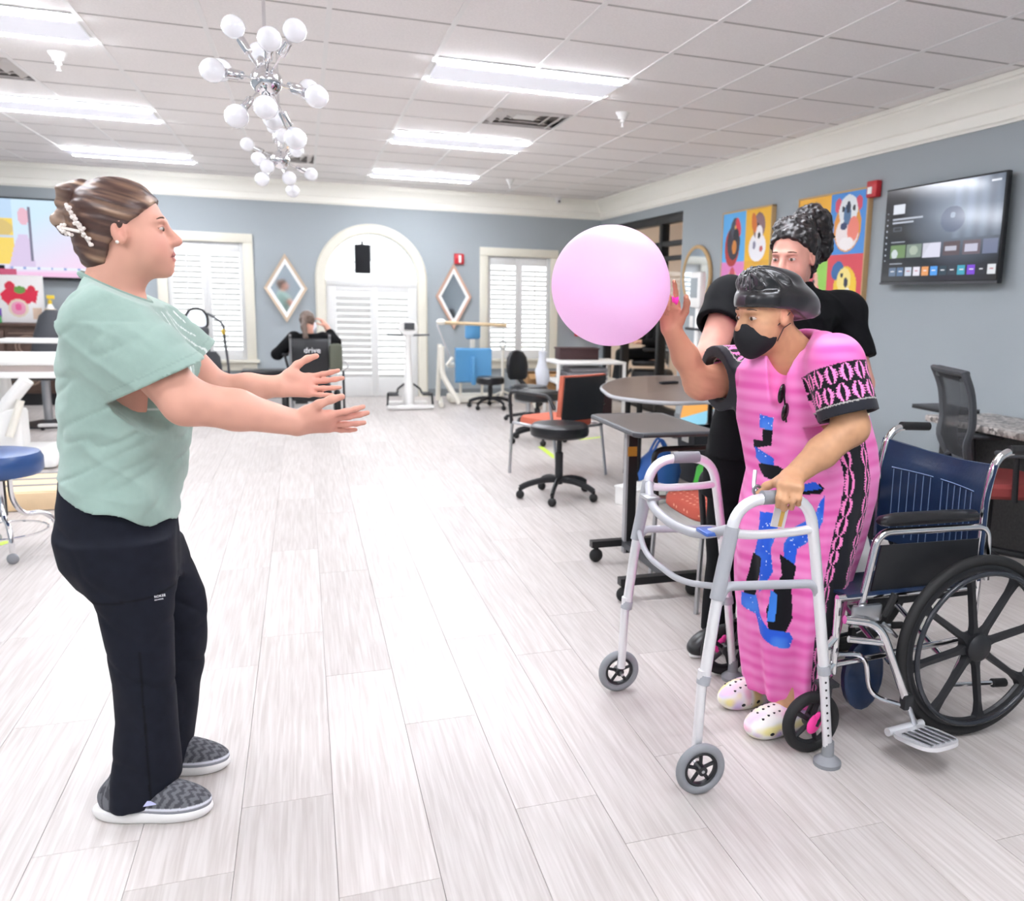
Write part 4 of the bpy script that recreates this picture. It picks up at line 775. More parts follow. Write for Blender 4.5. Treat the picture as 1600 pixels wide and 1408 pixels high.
def speck():
    m = mat('speckled_granite', '#B9B4B0', .35); nt = m.node_tree; b = nt.nodes['Principled BSDF']; tc = nt.nodes.new('ShaderNodeTexCoord'); v = nt.nodes.new('ShaderNodeTexVoronoi'); v.inputs['Scale'].default_value = 45
    r = nt.nodes.new('ShaderNodeValToRGB'); e = r.color_ramp.elements; e[0].color = (*lin('#4A4644'), 1); e[1].color = (*lin('#D2CBC5'), 1); e[0].position = .15; e[1].position = .75; x = r.color_ramp.elements.new(.45); x.color = (*lin('#9A908A'), 1)
    nt.links.new(tc.outputs['Object'], v.inputs['Vector']); nt.links.new(v.outputs['Color'], r.inputs['Fac']); nt.links.new(r.outputs['Color'], b.inputs['Base Color']); return m
M_spk = speck()
t = thing('counter_desk', 'desk with speckled granite top along the grey wall at the right', 'desk', None, (3.83, 3.1, 0)); wb(MB().box((3.8, 3.2, .72), (.5, 2.0, .04), bev=.008), 'worktop', M_spk, t); wb(MB().box((3.92, 3.2, .35), (.24, 1.9, .7)), 'back_panel', mat('dark_speckle', '#2C2A2A', .5, noise=.5, nscale=60), t)
for y in (2.3, 4.1): wb(MB().box((3.82, y, .35), (.42, .04, .7)), 'end_panel', mat('dark_speckle', '#2C2A2A', .5), t)
p = on_z(1590, 637, .745); t = thing('laptop', 'closed dark laptop lying on the speckled desk', 'laptop', None, (3.8, p.y-.05, .74)); MB().box((0, 0, .012), (.24, .34, .02), bev=.006).build('body', M_blk, t); MB().box((0, 0, .026), (.24, .34, .006), bev=.003).build('lid', M_dgry, t)
for i, (pa, pb) in enumerate((((844, 698), (868, 716)), ((905, 687), (940, 683)), ((-4, 852), (16, 845)))):
    a, b = on_z(*pa, 0), on_z(*pb, 0); d = (b-a); o = MB().box((0, 0, .0008), (d.length, .05, .0012)).build('floor_tape', M_yg, M=TR(*((a+b)/2)) @ rotz(math.atan2(d.y, d.x)), smooth=False)
    tag(o, ('yellow green tape strip on the floor beside the rolling stool', 'yellow green tape strip on the floor under the terracotta arm chair', 'yellow green tape strip on the floor by the blue stool')[i], 'tape', 'floor tape marks')

# ================================================================== equipment along the back wall
t = thing('recumbent_stepper', 'black recumbent stepper with white console screen before the left window', 'exercise machine', None, (-1.12, 10.8, 0))
wb(MB().box((-1.1, 10.8, .06), (.5, 1.2, .1), bev=.03), 'base', M_blk, t); wb(MB().loft([[(x, y, z) for x, y in ((-1.17-w_, 10.9), (-1.17+w_, 10.9), (-1.17+w_*.8, 11.1), (-1.17-w_*.8, 11.1))] for z, w_ in ((.1, .17), (.5, .15), (.8, .13), (.9, .13))]), 'tower', M_blk, t)
wb(MB().box((-1.16, 10.84, .9), (.26, .1, .1), bev=.03), 'console_base', M_dgry, t)
c = wb(MB().tube([(-1.155+.115*math.cos(a), 10.86, 1.03+.13*math.sin(a)) if math.sin(a) > 0 else (-1.155+.115*math.cos(a), 10.86, 1.03-.1*abs(math.sin(a))**.4) for a in np.linspace(0, 2*PI, 33)[:-1]], .014, 8, closed=True), 'console_ring', M_blk, t)
wb(MB().box((-1.155, 10.87, 1.03), (.2, .02, .17), bev=.02), 'console_screen', mat('console_white', '#E6EAF2', .3, emit=.3), t)
wb(MB().tube(spline([(-1.04, 10.85, 1.1), (-.95, 10.8, 1.05), (-.87, 10.75, .97), (-.86, 10.75, .8), (-.83, 10.7, .5), (-.82, 10.65, .15)], 5), .014, 8), 'arm_lever', M_dgry, t); wb(MB().box((-.87, 10.75, .9), (.04, .04, .06), bev=.008), 'lever_knob', mat('knob_yellow', '#C9A93C', .5), t)
wb(MB().loft([[(-1.02+w_*math.cos(a), 10.4+.05*math.sin(a)-.2*(z-.4), z) for a in np.linspace(0, 2*PI, 17)[:-1]] for z, w_ in ((.33, .09), (.36, .13), (.5, .15), (.64, .14), (.7, .1))]), 'seat_back', M_dgry, t); wb(MB().box((-1.02, 10.6, .36), (.32, .36, .07), bev=.03), 'seat', M_orange, t); wb(MB().tube([(-1.02, 10.6, .1), (-1.02, 10.6, .34)], .04, 10), 'seat_post', M_gry, t)
t = thing('exercise_bench', 'low black padded bench between the stepper and the power wheelchair', 'bench', None, (-.4, 10.9, 0)); MB().box((0, 0, .42), (.62, .32, .07), bev=.025).build('pad', M_blkv, t); [MB().tube([(x, y, .39), (x*1.05, y, 0)], .016, 8).build('leg', M_steel, t) for x in (-.24, .24) for y in (-.11, .11)]
# pedal ergometer
t = thing('pedal_ergometer', 'white upright pedal ergometer with grey screen before the arched door', 'exercise machine', None, (1.19, 10.46, 0))
wb(MB().box((1.19, 10.42, .035), (.56, .07, .05), bev=.015).box((1.19, 10.85, .035), (.5, .07, .05), bev=.015).box((1.19, 10.63, .035), (.07, .42, .05)), 'base', M_white, t); wb(MB().loft([[(1.19+w_*math.cos(a), 10.62+w_*1.3*math.sin(a), z) for a in np.linspace(0, 2*PI, 15)[:-1]] for z, w_ in ((.05, .07), (.2, .075), (.35, .05), (.6, .035), (.9, .035))]), 'column', M_white, t)
h = wb(MB().loft([[(1.19+r_*math.cos(a), 10.58+y, .98+r_*.8*math.sin(a)) for a in np.linspace(0, 2*PI, 25)[:-1]] for y, r_ in ((.04, .09), (.0, .12), (-.03, .11))]), 'console', M_white, t); wb(MB().box((1.2, 10.53, 1.0), (.12, .012, .08)), 'screen', M_dgry, t)
for s in (-1, 1):
    wb(MB().tube([(1.19+.06*s, 10.58, .89), (1.19+.25*s, 10.55, .9)], .011, 8), 'hand_crank', M_dgry, t); wb(MB().tube(spline([(1.19+.05*s, 10.6, .3), (1.19+.13*s, 10.58, .24), (1.19+.15*s, 10.5, .2), (1.19+.24*s, 10.48, .2)], 4), .013, 8).box((1.19+.2*s, 10.47, .19), (.12, .2, .025), bev=.01), 'pedal', M_blk, t)
    wb(MB().tube([(1.19+.26*s, 10.45, .2), (1.19+.27*s, 10.44, .04)], .012, 8), 'foot_stay', M_blk, t)
# standing frame with blue pads
t = thing('standing_trainer', 'ivory standing frame with light blue back and head pads by the right window', 'exercise machine', None, (1.95, 10.9, 0))
for x, y in ((1.62, 10.75), (1.66, 11.2)): wb(MB().tube(rpath([(x, y, .75), (x, y, .4), (x+.2, y-.1 if y < 11 else y, .04)], .1), .032, 10), 'upright', M_ivory, t)
wb(MB().tube([(1.6, 10.78, .75), (1.6, 11.0, .05)], .03, 10).tube([(1.58, 10.55, .035), (1.66, 11.2, .035)], .03, 8), 'base_rail', M_ivory, t)
wb(MB().loft([[(x, 10.9+.03*math.cos(PI*(x-2.04)/.46)-k_*.05, z) for x in np.linspace(1.81, 2.27, 9)] + [(x, 10.97-k_*.03, z) for x in np.linspace(2.27, 1.81, 9)] for z, k_ in ((.28, .6), (.3, 1), (.7, 1), (.72, .6))]), 'back_pad', M_blue, t); wb(MB().box((2.04, 10.86, .43), (.06, .06, .36), bev=.02), 'centre_strut', M_blue, t)
wb(MB().box((2.04, 10.93, .93), (.2, .06, .19), bev=.03), 'head_pad', M_blue, t); wb(MB().box((2.04, 10.95, .78), (.06, .04, .14), bev=.01), 'neck_post', M_ivory, t); wb(MB().tube([(1.72, 10.95, .5), (1.85, 10.98, .5)], .03, 8), 'side_arm', M_ivory, t)
wb(MB().tube([(1.58, 10.8, 1.04), (1.75, 10.8, 1.04), (2.46, 10.85, 1.015)], .022, 10), 'crossbar', mat('tan_wood_bar', '#D9C19A', .5), t); wb(MB().ell((1.62, 10.8, 1.05), (.06, .04, .04)), 'bar_clamp', M_ivory, t); wb(MB().tube([(1.57, 10.8, 1.02), (1.75, 10.92, .58)], .01, 8), 'gas_strut', M_alu, t); wb(MB().tube([(1.7, 10.9, .5), (1.78, 10.92, .6)], .02, 8), 'clamp', M_ivory, t)
for x in (1.9, 2.18): wb(MB().tube([(x, 11.0, .3), (x, 11.05, .02)], .018, 8), 'rear_leg', M_ivory, t)
wb(MB().box((2.05, 11.1, .06), (.6, .3, .1), bev=.02), 'foot_box', M_ivory, t)
t = thing('pole_stand', 'slim ivory pole stand with coiled top before the right window', 'stand', None, (2.55, 11.45, 0)); MB().tube([(0, 0, .03), (0, 0, .72)], .02, 8).build('pole', M_ivory, t); [MB().tube([(0, 0, .1), (.2*math.cos(a), .2*math.sin(a), .02)], .014, 8).build('leg', M_ivory, t) for a in (0, 2.1, 4.2)]; MB().torus((0, 0, .75), .04, .008, Matrix.Rotation(PI/2, 4, 'X'), 20, 6).torus((0, 0, .68), .03, .008, None, 20, 6).build('coil', M_gry, t)
t = thing('step_frame', 'black folded exercise step frame beside the blue standing frame', 'exercise machine', None, (2.62, 10.4, 0)); MB().tube([(-.15, 0, .45), (.15, -.1, .03)], .03, 8).tube([(-.1, .1, .4), (.2, 0, .03)], .03, 8).build('frame', M_blk, t); MB().tube([(.02, -.06, .25), (.1, -.12, .02)], .025, 8).build('brace', M_ivory, t); MB().box((-.13, .05, .45), (.2, .2, .04), bev=.012).build('tread', M_blk, t)

# ================================================================== left side
t = thing('treatment_table', 'white height adjustable treatment table with tilted struts at the left', 'table', None, (-2.5, 7.6, 0))
wb(MB().box((-2.62, 7.9, .80), (1.7, .75, .06), bev=.02), 'top', M_white, t); wb(MB().box((-2.62, 7.88, .70), (1.66, .7, .05), bev=.01), 'under_frame', M_white, t); wb(MB().box((-2.62, 7.55, .752), (1.62, .02, .05)), 'side_channel', mat('taupe_channel', '#B5A8A2', .5), t)
wb(MB().tube([(-1.98, 7.5, .67), (-2.35, 7.5, .2)], .05, 12), 'strut', M_white, t); wb(MB().tube([(-2.25, 7.9, .67), (-2.2, 7.9, .1)], .05, 12), 'strut', M_white, t); wb(MB().box((-2.4, 7.7, .06), (1.2, .7, .1), bev=.03), 'base', M_white, t)
wb(MB().tube([(-2.02, 7.45, .52), (-2.1, 7.4, .25)], .028, 10), 'actuator', M_ivory, t); wb(MB().box((-2.15, 7.55, .3), (.25, .2, .3), bev=.03), 'motor_cover', M_white, t)
t = thing('side_tray', 'small white table on a slim post behind the treatment table', 'table', None, (-2.25, 9.2, 0)); MB().box((0, 0, .87), (.75, .4, .03), bev=.01).build('top', M_white, t); MB().tube([(.25, 0, .05), (.25, 0, .86)], .02, 10).build('post', M_alu, t); MB().box((.25, 0, .05), (.06, .5, .04), bev=.01).box((.05, .2, .05), (.45, .05, .03), bev=.01).build('base', M_white, t); [MB().ell((x, y, .022), .022, None, 10, 6).build('caster', M_rub, t) for x, y in ((.25, -.23), (.25, .23), (-.14, .2))]
t = thing('dark_recliner', 'charcoal chair with tilted back standing before the carved credenza', 'chair', None, (-2.42, 9.75, 0)); MB().loft([[(w_*math.cos(a)+.18*(z-.6), .05*math.sin(a), z) for a in np.linspace(0, 2*PI, 15)[:-1]] for z, w_ in ((.55, .1), (.6, .13), (.9, .125), (1.08, .1), (1.14, .05))]).build('backrest', mat('charcoal_vinyl', '#4B4D52', .5), t); MB().box((-.02, -.1, .52), (.42, .45, .09), bev=.03).build('seat', M_blkv, t); MB().tube([(0, 0, .06), (0, 0, .5)], .04, 10).build('post', M_steel, t); MB().lathe([(0, 0), (.25, 0), (.25, .02), (.05, .06), (0, .06)], 24, caps=False).build('base', M_blk, t)
t = thing('blue_stool', 'blue vinyl round stool on curved chrome legs with casters', 'stool', None, (-1.5, 5.05, 0))
MB().lathe([(0, .42), (.19, .42), (.205, .44), (.205, .5), (.19, .53), (.12, .545), (0, .545)], 40, caps=False).build('seat', mat('royal_blue_vinyl', '#2B4C80', .3), t); MB().lathe([(0, .2), (.03, .2), (.03, .38), (.09, .4), (.09, .42), (0, .42)], 18, caps=False).build('post', M_blk, t)
for k in range(4):
    a = PI/2*k+.42; d = Vector((math.cos(a), math.sin(a), 0)); lg = MB().tube(spline([d*.05+Vector((0, 0, .4)), d*.055+Vector((0, 0, .28)), d*.1+Vector((0, 0, .2)), d*.18+Vector((0, 0, .19)), d*.23+Vector((0, 0, .14)), d*.24+Vector((0, 0, .06))], 5), .013, 10).build('leg', M_chrome, t); MB().ell((d.x*.24, d.y*.24, .028), (.028, .02, .028), None, 12, 8).build('caster', M_gry, lg)
MB().torus((0, 0, .12), .2, .006, None, 32, 6).build('foot_ring', M_chrome, t)
t = thing('wooden_platform', 'low pale wood step platform with grey grip strips behind the woman in green', 'platform', None, (-1.75, 6.3, 0)); M_pw = mat('pale_plywood', '#EACDA4', .5, noise=.08, nscale=6, stretch=(1, 6, 1))
MB().box((0, 0, .05), (.86, .62, .1)).build('frame', M_black, t)
for k in range(3): MB().box((0, -.2+.2*k, .11+.0*k), (.9, .19, .022), bev=.004).build('board', M_pw, t); MB().box((0, -.11+.2*k, .123), (.9, .035, .004)).build('grip_strip', M_gry, t)
MB().box((0, -.31, .06), (.9, .02, .11), bev=.004).build('riser', M_pw, t)
# ================================================================== people: smooth implicit bodies, one continuous mesh each
V3 = lambda *a: np.array(a, float)
def nrm(v): v = np.asarray(v, float); return v/np.linalg.norm(v)
def vnoise(p, s=1.0, seed=0.0):
    q = np.asarray(p)*s+seed*17.31; i = np.floor(q); f = q-i; f = f*f*(3-2*f); r = 0
    def h(a): n = np.sin(a[:, 0]*127.1+a[:, 1]*311.7+a[:, 2]*74.7)*43758.5453; return n-np.floor(n)
    for dx in (0, 1):
        for dy in (0, 1):
            for dz in (0, 1):
                w_ = (f[:, 0] if dx else 1-f[:, 0])*(f[:, 1] if dy else 1-f[:, 1])*(f[:, 2] if dz else 1-f[:, 2]); r = r+w_*h(i+np.array([dx, dy, dz]))
    return r*2-1
def smin(a, b, k):
    if k <= 0: return np.minimum(a, b)
    h = np.maximum(k-np.abs(a-b), 0)/k; return np.minimum(a, b)-h*h*k*.25
class SDF:
    def __init__(s): s.p = []; s.post = None
    def cap(s, a, b, ra, rb, k=.02, w=None, q=1.0, op='u'):
        a, b = V3(*a), V3(*b); s.p.append(('cap', a, b, ra, rb, k, None if w is None else nrm(w), q, op, (a+b)/2, np.linalg.norm(b-a)/2+max(ra, rb)*max(1, q))); return s
    def chain(s, pts, rs, k=.015, **kw):
        for i in range(len(pts)-1): s.cap(pts[i], pts[i+1], rs[i], rs[i+1], k, **kw)
        return s
    def ell(s, c, r, R=None, k=.02, op='u'):
        r = V3(*r) if not np.isscalar(r) else V3(r, r, r); s.p.append(('ell', V3(*c), r, R, k, op, V3(*c), r.max())); return s
    def stack(s, rows, k=.02, n=2.0, ends=(True, True), op='u'):
        """rows of (z, cx, cy, rx, ry) from bottom to top"""
        A = np.array(sorted([list(r) for r in rows])); s.p.append(('stk', A, k, n, ends, op, V3(A[:, 1].mean(), A[:, 2].mean(), (A[0, 0]+A[-1, 0])/2), (A[-1, 0]-A[0, 0])/2+A[:, 3:].max()+.2)); return s
    def cut(s, pt, nv): s.p.append(('cut', V3(*pt), nrm(nv))); return s     # keep the side opposite to nv
    def fn(s, f): s.p.append(('fn', f)); return s
    def __call__(s, P):
        d = np.full(len(P), 1.0)
        for q in s.p:
            if q[0] == 'cut': d = np.maximum(d, (P-q[1]) @ q[2]); continue
            if q[0] == 'fn': d = q[1](P, d); continue
            c, R = q[-2], q[-1]; m = np.nonzero(((P-c)**2).sum(1) < (R+.07)**2)[0]
            if not len(m): continue
            X = P[m]
            if q[0] == 'cap':
                _, a, b, ra, rb, k, w_, qq, op = q[:9]; ba = b-a; t = np.clip((X-a) @ ba/max(ba @ ba, 1e-12), 0, 1); o = X-a-t[:, None]*ba
                if w_ is not None: o = o-np.outer(o @ w_, w_)*(1-1/qq)
                e = np.sqrt((o*o).sum(1))-(ra+(rb-ra)*t)
            elif q[0] == 'ell':
                _, c0, r, M_, k, op = q[:6]; o = X-c0
                if M_ is not None: o = o @ M_
                g = np.sqrt(((o/r)**2).sum(1)); g2 = np.sqrt(((o/(r*r))**2).sum(1)); e = g*(g-1)/np.maximum(g2, 1e-9)
            else:
                _, A, k, n, ends, op = q[:6]; z = X[:, 2]; cx, cy, rx, ry = [np.interp(z, A[:, 0], A[:, j]) for j in (1, 2, 3, 4)]
                g = (np.abs((X[:, 0]-cx)/rx)**n+np.abs((X[:, 1]-cy)/ry)**n)**(1/n); e = (g-1)*np.minimum(rx, ry)
                e = np.maximum(e, np.maximum(z-A[-1, 0], A[0, 0]-z))
            if op == 'u': d[m] = smin(d[m], e, k)
            elif op == 's': d[m] = -smin(-d[m], e, k)
            else: d[m] = np.maximum(d[m], e)
        return d
def surfnet(f, lo, hi, h, B=5):
    lo, hi = np.array(lo, float), np.array(hi, float); H = h*B; nc = np.ceil((hi-lo)/H).astype(int)+1
    ax = [lo[i]+H*np.arange(nc[i]+1) for i in range(3)]; G = np.stack(np.meshgrid(*ax, indexing='ij'), -1).reshape(-1, 3)
    dc = f(G).reshape(nc+1); mn = np.full(nc, 9.); sg = np.zeros(nc)
    for dx in (0, 1):
        for dy in (0, 1):
            for dz in (0, 1): v = dc[dx:dx+nc[0], dy:dy+nc[1], dz:dz+nc[2]]; mn = np.minimum(mn, np.abs(v)); sg += np.sign(v)
    act = (mn < H*1.7) | (np.abs(sg) < 8); N = nc*B+1
    val = np.ones(N, np.float32); s_ = np.repeat(np.repeat(np.repeat(np.where(sg < 0, -1, 1), B, 0), B, 1), B, 2); val[:-1, :-1, :-1] = s_
    ma = np.zeros(N, bool); am = np.repeat(np.repeat(np.repeat(act, B, 0), B, 1), B, 2)
    for dx in (0, 1):
        for dy in (0, 1):
            for dz in (0, 1): ma[dx:N[0]-1+dx, dy:N[1]-1+dy, dz:N[2]-1+dz] |= am
    idx = np.argwhere(ma); out = np.empty(len(idx))
    for i in range(0, len(idx), 400000): out[i:i+400000] = f(lo+idx[i:i+400000]*h)
    val[ma] = out; neg = val < 0; C = np.zeros(N-1, np.int8)
    off = [(dx, dy, dz) for dx in (0, 1) for dy in (0, 1) for dz in (0, 1)]
    for dx, dy, dz in off: C += neg[dx:N[0]-1+dx, dy:N[1]-1+dy, dz:N[2]-1+dz]
    cells = np.argwhere((C > 0) & (C < 8)); vid = np.full(N-1, -1, np.int64); vid[tuple(cells.T)] = np.arange(len(cells))
    cv = np.stack([val[cells[:, 0]+o[0], cells[:, 1]+o[1], cells[:, 2]+o[2]] for o in off], 1); O = np.array(off, float)
    acc = np.zeros((len(cells), 3)); cnt = np.zeros(len(cells))
    for i in range(8):
        for j in range(i+1, 8):
            if np.abs(O[i]-O[j]).sum() != 1: continue
            a, b = cv[:, i], cv[:, j]; m = (a < 0) != (b < 0); t = np.where(m, a/np.where(m, a-b, 1), 0); acc += (m[:, None])*(O[i]+t[:, None]*(O[j]-O[i])); cnt += m
    Vt = lo+(cells+acc/cnt[:, None])*h; F = []
    for axn in range(3):
        u, w_ = (axn+1) % 3, (axn+2) % 3; sl0 = [slice(None)]*3; sl1 = [slice(None)]*3; sl0[axn] = slice(0, N[axn]-1); sl1[axn] = slice(1, N[axn])
        e = np.argwhere(neg[tuple(sl0)] != neg[tuple(sl1)]); e = e[(e[:, u] > 0) & (e[:, w_] > 0) & (e[:, u] < N[u]-1) & (e[:, w_] < N[w_]-1)]
        n0 = neg[tuple(e.T)]; q = []
        for du, dw in ((-1, -1), (0, -1), (0, 0), (-1, 0)): c = e.copy(); c[:, u] += du; c[:, w_] += dw; q.append(vid[tuple(c.T)])
        q = np.stack(q, 1); q[~n0] = q[~n0][:, ::-1]; F.append(q)
    F = np.concatenate(F); F = F[(F >= 0).all(1)]
    # two light smoothing passes
    for lam in (.5, -.3, .4):
        s = np.zeros_like(Vt); c = np.zeros(len(Vt))
        for k in range(4): np.add.at(s, F[:, k], Vt[F[:, (k+1) % 4]]); np.add.at(c, F[:, k], 1); np.add.at(s, F[:, (k+1) % 4], Vt[F[:, k]]); np.add.at(c, F[:, (k+1) % 4], 1)
        Vt = Vt+lam*(s/np.maximum(c, 1)[:, None]-Vt)
    return Vt, F
def imp(name, f, lo, hi, h, mtl, t, col=None, parent=None, **kw):
    """implicit shape -> mesh object, child of thing t (coordinates relative to its base)"""
    Vt, F = surfnet(f, lo, hi, h); L = V3(*t.location); me = bpy.data.meshes.new(name)
    me.vertices.add(len(Vt)); me.vertices.foreach_set('co', (Vt-L).astype(np.float32).ravel()); me.loops.add(F.size); me.loops.foreach_set('vertex_index', F.astype(np.int32).ravel())
    me.polygons.add(len(F)); me.polygons.foreach_set('loop_start', np.arange(0, F.size, 4, dtype=np.int32)); me.update(calc_edges=True); me.validate()
    me.materials.append(mtl); me.shade_smooth()
    if col is not None:
        c = np.ones((len(Vt), 4), np.float32); c[:, :3] = col(Vt); a = me.color_attributes.new('Col', 'FLOAT_COLOR', 'POINT'); a.data.foreach_set('color', c.ravel())
    return link(name, me, parent if parent is not None else t, **kw)
def px(x, y, Y): return np.array(on_y(x, y, Y))
def sil(rows, Y, ry, yc=None):
    """silhouette rows (py, left px, right px) at depth Y -> stack rows; ry lateral half-depth (number or list)"""
    out = []
    for i, (py, l, r) in enumerate(rows):
        a, b = px(l, py, Y), px(r, py, Y); c = (a+b)/2; hx = abs(b[0]-a[0])/2; th = math.atan2(c[0], Y); q = ry[i] if isinstance(ry, (list, tuple)) else ry
        w2 = (hx*math.cos(th))**2-(q*math.sin(th))**2; out.append((c[2], c[0], Y if yc is None else yc, math.sqrt(max(w2, .0009))/math.cos(th), q))
    return out
def mix(a, b, t): t = np.clip(t, 0, 1)[:, None]; return a*(1-t)+b*t
C_ = lambda h: np.array(lin(h))
def frame(f, u=(0, 0, 1)): f = nrm(f); l = nrm(np.cross(u, f)); return np.stack([f, l, np.cross(f, l)], 1)   # columns forward, left, up
def head_sdf(s, O, R, sc=1.0, jaw=1.0, old=False):
    W = lambda x, y, z: O+R @ (V3(x, y, z)*sc); E = lambda c, r, k=.02, op='u': s.ell(W(*c), V3(*r)*sc, R, k*sc, op)
    E((-.012, 0, .035), (.096, .074, .088)); E((.028, 0, -.02), (.062, .062, .085), .03); E((.03, 0, -.072), (.052, .05*jaw, .04), .03); E((.075, 0, -.1), (.02, .022, .017), .025); E((.05, 0, -.06), (.05, .042, .035), .03)
    for q in (-1, 1):
        E((.05, .036*q, -.038), (.032, .026, .032), .03); E((.08, .021*q, .02), (.015, .026, .010), .018); E((.093, .031*q, .002), (.012, .017, .0105), .012, 's')
        E((.0755, .031*q, .0015), (.0145, .0165, .0125), .004); E((-.003, .0745*q, -.004), (.019, .0085, .031), .006); E((.001, .0855*q, .003), (.0115, .0115, .018), .004, 's'); E((.006, .084*q, -.015), (.006, .009, .009), .004, 's'); E((.099, .0115*q, -.033), (.011, .008, .008), .008)
    s.cap(W(.086, 0, .012), W(.113, 0, -.028), .008*sc, .0125*sc, .014*sc); s.cap(W(.096, -.016, -.0605), W(.096, .016, -.0605), .0065*sc, .0065*sc, .008*sc); s.cap(W(.094, -.014, -.072), W(.094, .014, -.072), .007*sc, .007*sc, .008*sc); E((.106, 0, -.0662), (.013, .022, .0012), .003, 's')
    return W
def face_col(P, O, R, sc, base, lip, blush=.35):
    q = ((P-O) @ R)/sc; c = np.tile(C_(base), (len(P), 1)); c = c*(1+.05*vnoise(P, 45)[:, None])
    for s in (-1, 1): c = mix(c, C_('#E59B8C'), blush*np.exp(-(((q[:, 0]-.07)/.035)**2+((q[:, 1]-.042*s)/.026)**2+((q[:, 2]+.035)/.026)**2))); c = mix(c, C_('#DE9080'), .4*np.exp(-(((q[:, 1]-.075*s)/.014)**2+((q[:, 0])/.02)**2+((q[:, 2]+.006)/.03)**2)))
    c = mix(c, C_('#E08F80'), .45*np.exp(-(((q[:, 0]-.112)/.016)**2+(q[:, 1]/.014)**2+((q[:, 2]+.03)/.014)**2)))
    c = mix(c, C_(lip), .9*((q[:, 0] > .076) & (np.abs(q[:, 1]) < .028-.9*np.abs(q[:, 2]+.066)) & (np.abs(q[:, 2]+.066) < .0125))); c = mix(c, C_('#6E2F2C'), .8*((q[:, 0] > .076) & (np.abs(q[:, 1]) < .026) & (np.abs(q[:, 2]+.0662) < .0022)))
    return c
M_skin = vmat('skin', .5, spec=.35, sss=.0); M_eye = mat('eye_white', '#D3C8C0', .25); M_iris = mat('eye_iris', '#4A3A2C', .2); M_brow = mat('brow_hair', '#5A4234', .8)
def eyes(t, O, R, sc, iris=None, lid='#B98474'):
    L = V3(*t.location); W = lambda x, y, z: tuple(O+R @ (V3(x, y, z)*sc)-L); Rm = Matrix(R.tolist()).to_4x4()
    for q in (-1, 1):
        e = MB().ell(W(.0775, .031*q, .0015), (.0134*sc, .0155*sc, .0085*sc), Rm, 14, 10).build('eye', M_eye, t); MB().ell(W(.0882, .0325*q, .0008), (.0042*sc, .006*sc, .006*sc), Rm, 10, 8).build('iris', iris or M_iris, e)
        MB().tube([W(.0885-.011*(abs(a)-.1)*.9 if 1 else 0, (.031+a*.0155)*q, .0075-.0055*a*a) for a in (-1, -.5, 0, .5, 1)], .0021*sc, 6).build('eyelid', mat('lid_'+lid, lid, .5), t)
        MB().tube([W(.092-.012*max(0, a), (.03+a*.02)*q, .0245+.004*(1-a*a)) for a in (-1, -.5, 0, .5, 1)], [.0016*sc, .0026*sc, .0028*sc, .0024*sc, .001*sc], 6).build('eyebrow', M_brow, t)
def hand_sdf(s, wrist, d, n, right, curl, sc=1.0, spread=.12, thumb=(.5, .6), k=.008, thick=1.0):
    """palm and five unequal fingers; d along fingers, n out of the palm"""
    d = nrm(d); n = nrm(V3(*n)-d*np.dot(n, d)); sd = np.cross(d, n) if right else np.cross(n, d); w_ = V3(*wrist)
    W = lambda a, b, c: w_+sc*(d*a+sd*b+n*c)
    for b, r in ((.026, .0145), (.009, .0155), (-.01, .015), (-.027, .013)): s.cap(W(.006, b*.6, -.002), W(.082-.1*abs(b-.009)*.6, b, 0), r*1.05*sc*thick, r*sc*thick*.92, .018)
    s.ell(W(.035, .03, .008), (.026*sc, .02*sc, .018*sc), np.stack([d, sd, n], 1), .015)
    L_ = ((.026, (.042, .026, .021), .0092), (.009, (.047, .03, .022), .0096), (-.01, (.043, .028, .021), .0090), (-.027, (.034, .021, .018), .0080)); cu = curl if isinstance(curl[0], (tuple, list)) else [curl]*4
    for i, (b, ls, r) in enumerate(L_):
        p = W(.08-.1*abs(b-.009)*.6, b, 0); an = 0.0; sa = spread*(b-.0)/.027; dir0 = nrm(d+sd*sa)
        for j in range(3):
            an += cu[i][j]; dd = dir0*math.cos(an)+n*math.sin(an); q = p+dd*ls[j]*sc; s.cap(p, q, r*(1-.09*j)*sc*thick, r*(1-.09*(j+1))*sc*thick, k*.7); p = q
    p = W(.022, .032, .006); a0, a1 = thumb
    for j, (l, r) in enumerate(((.042, .0125), (.034, .011), (.026, .0098))):
        dd = nrm(sd*math.cos(a0)*1.0+d*math.sin(a0)+n*a1*(.35+.3*j)); a0 += .28; q = p+dd*l*sc; s.cap(p, q, r*sc*thick, r*.9*sc*thick, .009); p = q
    return s
def pad(f, e=.003): return lambda P: f(P)-e
def shoe(t, heel, toe, w_=.1, upper=None, sole=None, name='shoe', hgt=.085, label=None):
    """sneaker from heel to toe points on the floor"""
    h, e = V3(*heel), V3(*toe); d = nrm(e-h); l = np.cross(V3(0, 0, 1), d); L = np.linalg.norm(e-h); s = SDF(); W = lambda a, b, c: h+d*a*L+l*b*w_+V3(0, 0, c)
    return s, W, d, l, L
# ------------------------------------------------------------------ the woman in green
YC = 2.46
t = thing('person', 'woman in sage green t-shirt and black trousers reaching both hands forward', 'person', None, (-.42, YC, 0))
SK = '#DBA48F'
Rh = frame((1, .02, .09)); OH = px(196, 362, YC)
s = SDF(); W = head_sdf(s, OH, Rh, 1.0)
nb = px(165, 462, YC); s.cap(W(-.028, 0, -.06), nb, .052, .058, .03); s.cap(W(.012, 0, -.075), px(196, 475, YC), .03, .036, .03)
tor = sil([(466, 138, 225), (480, 132, 240), (510, 122, 258), (560, 112, 276), (620, 114, 278), (700, 118, 272), (770, 118, 262), (840, 118, 250), (880, 140, 250)], YC, [.09, .14, .155, .155, .145, .14, .145, .145, .12]); s.stack(tor, .03)
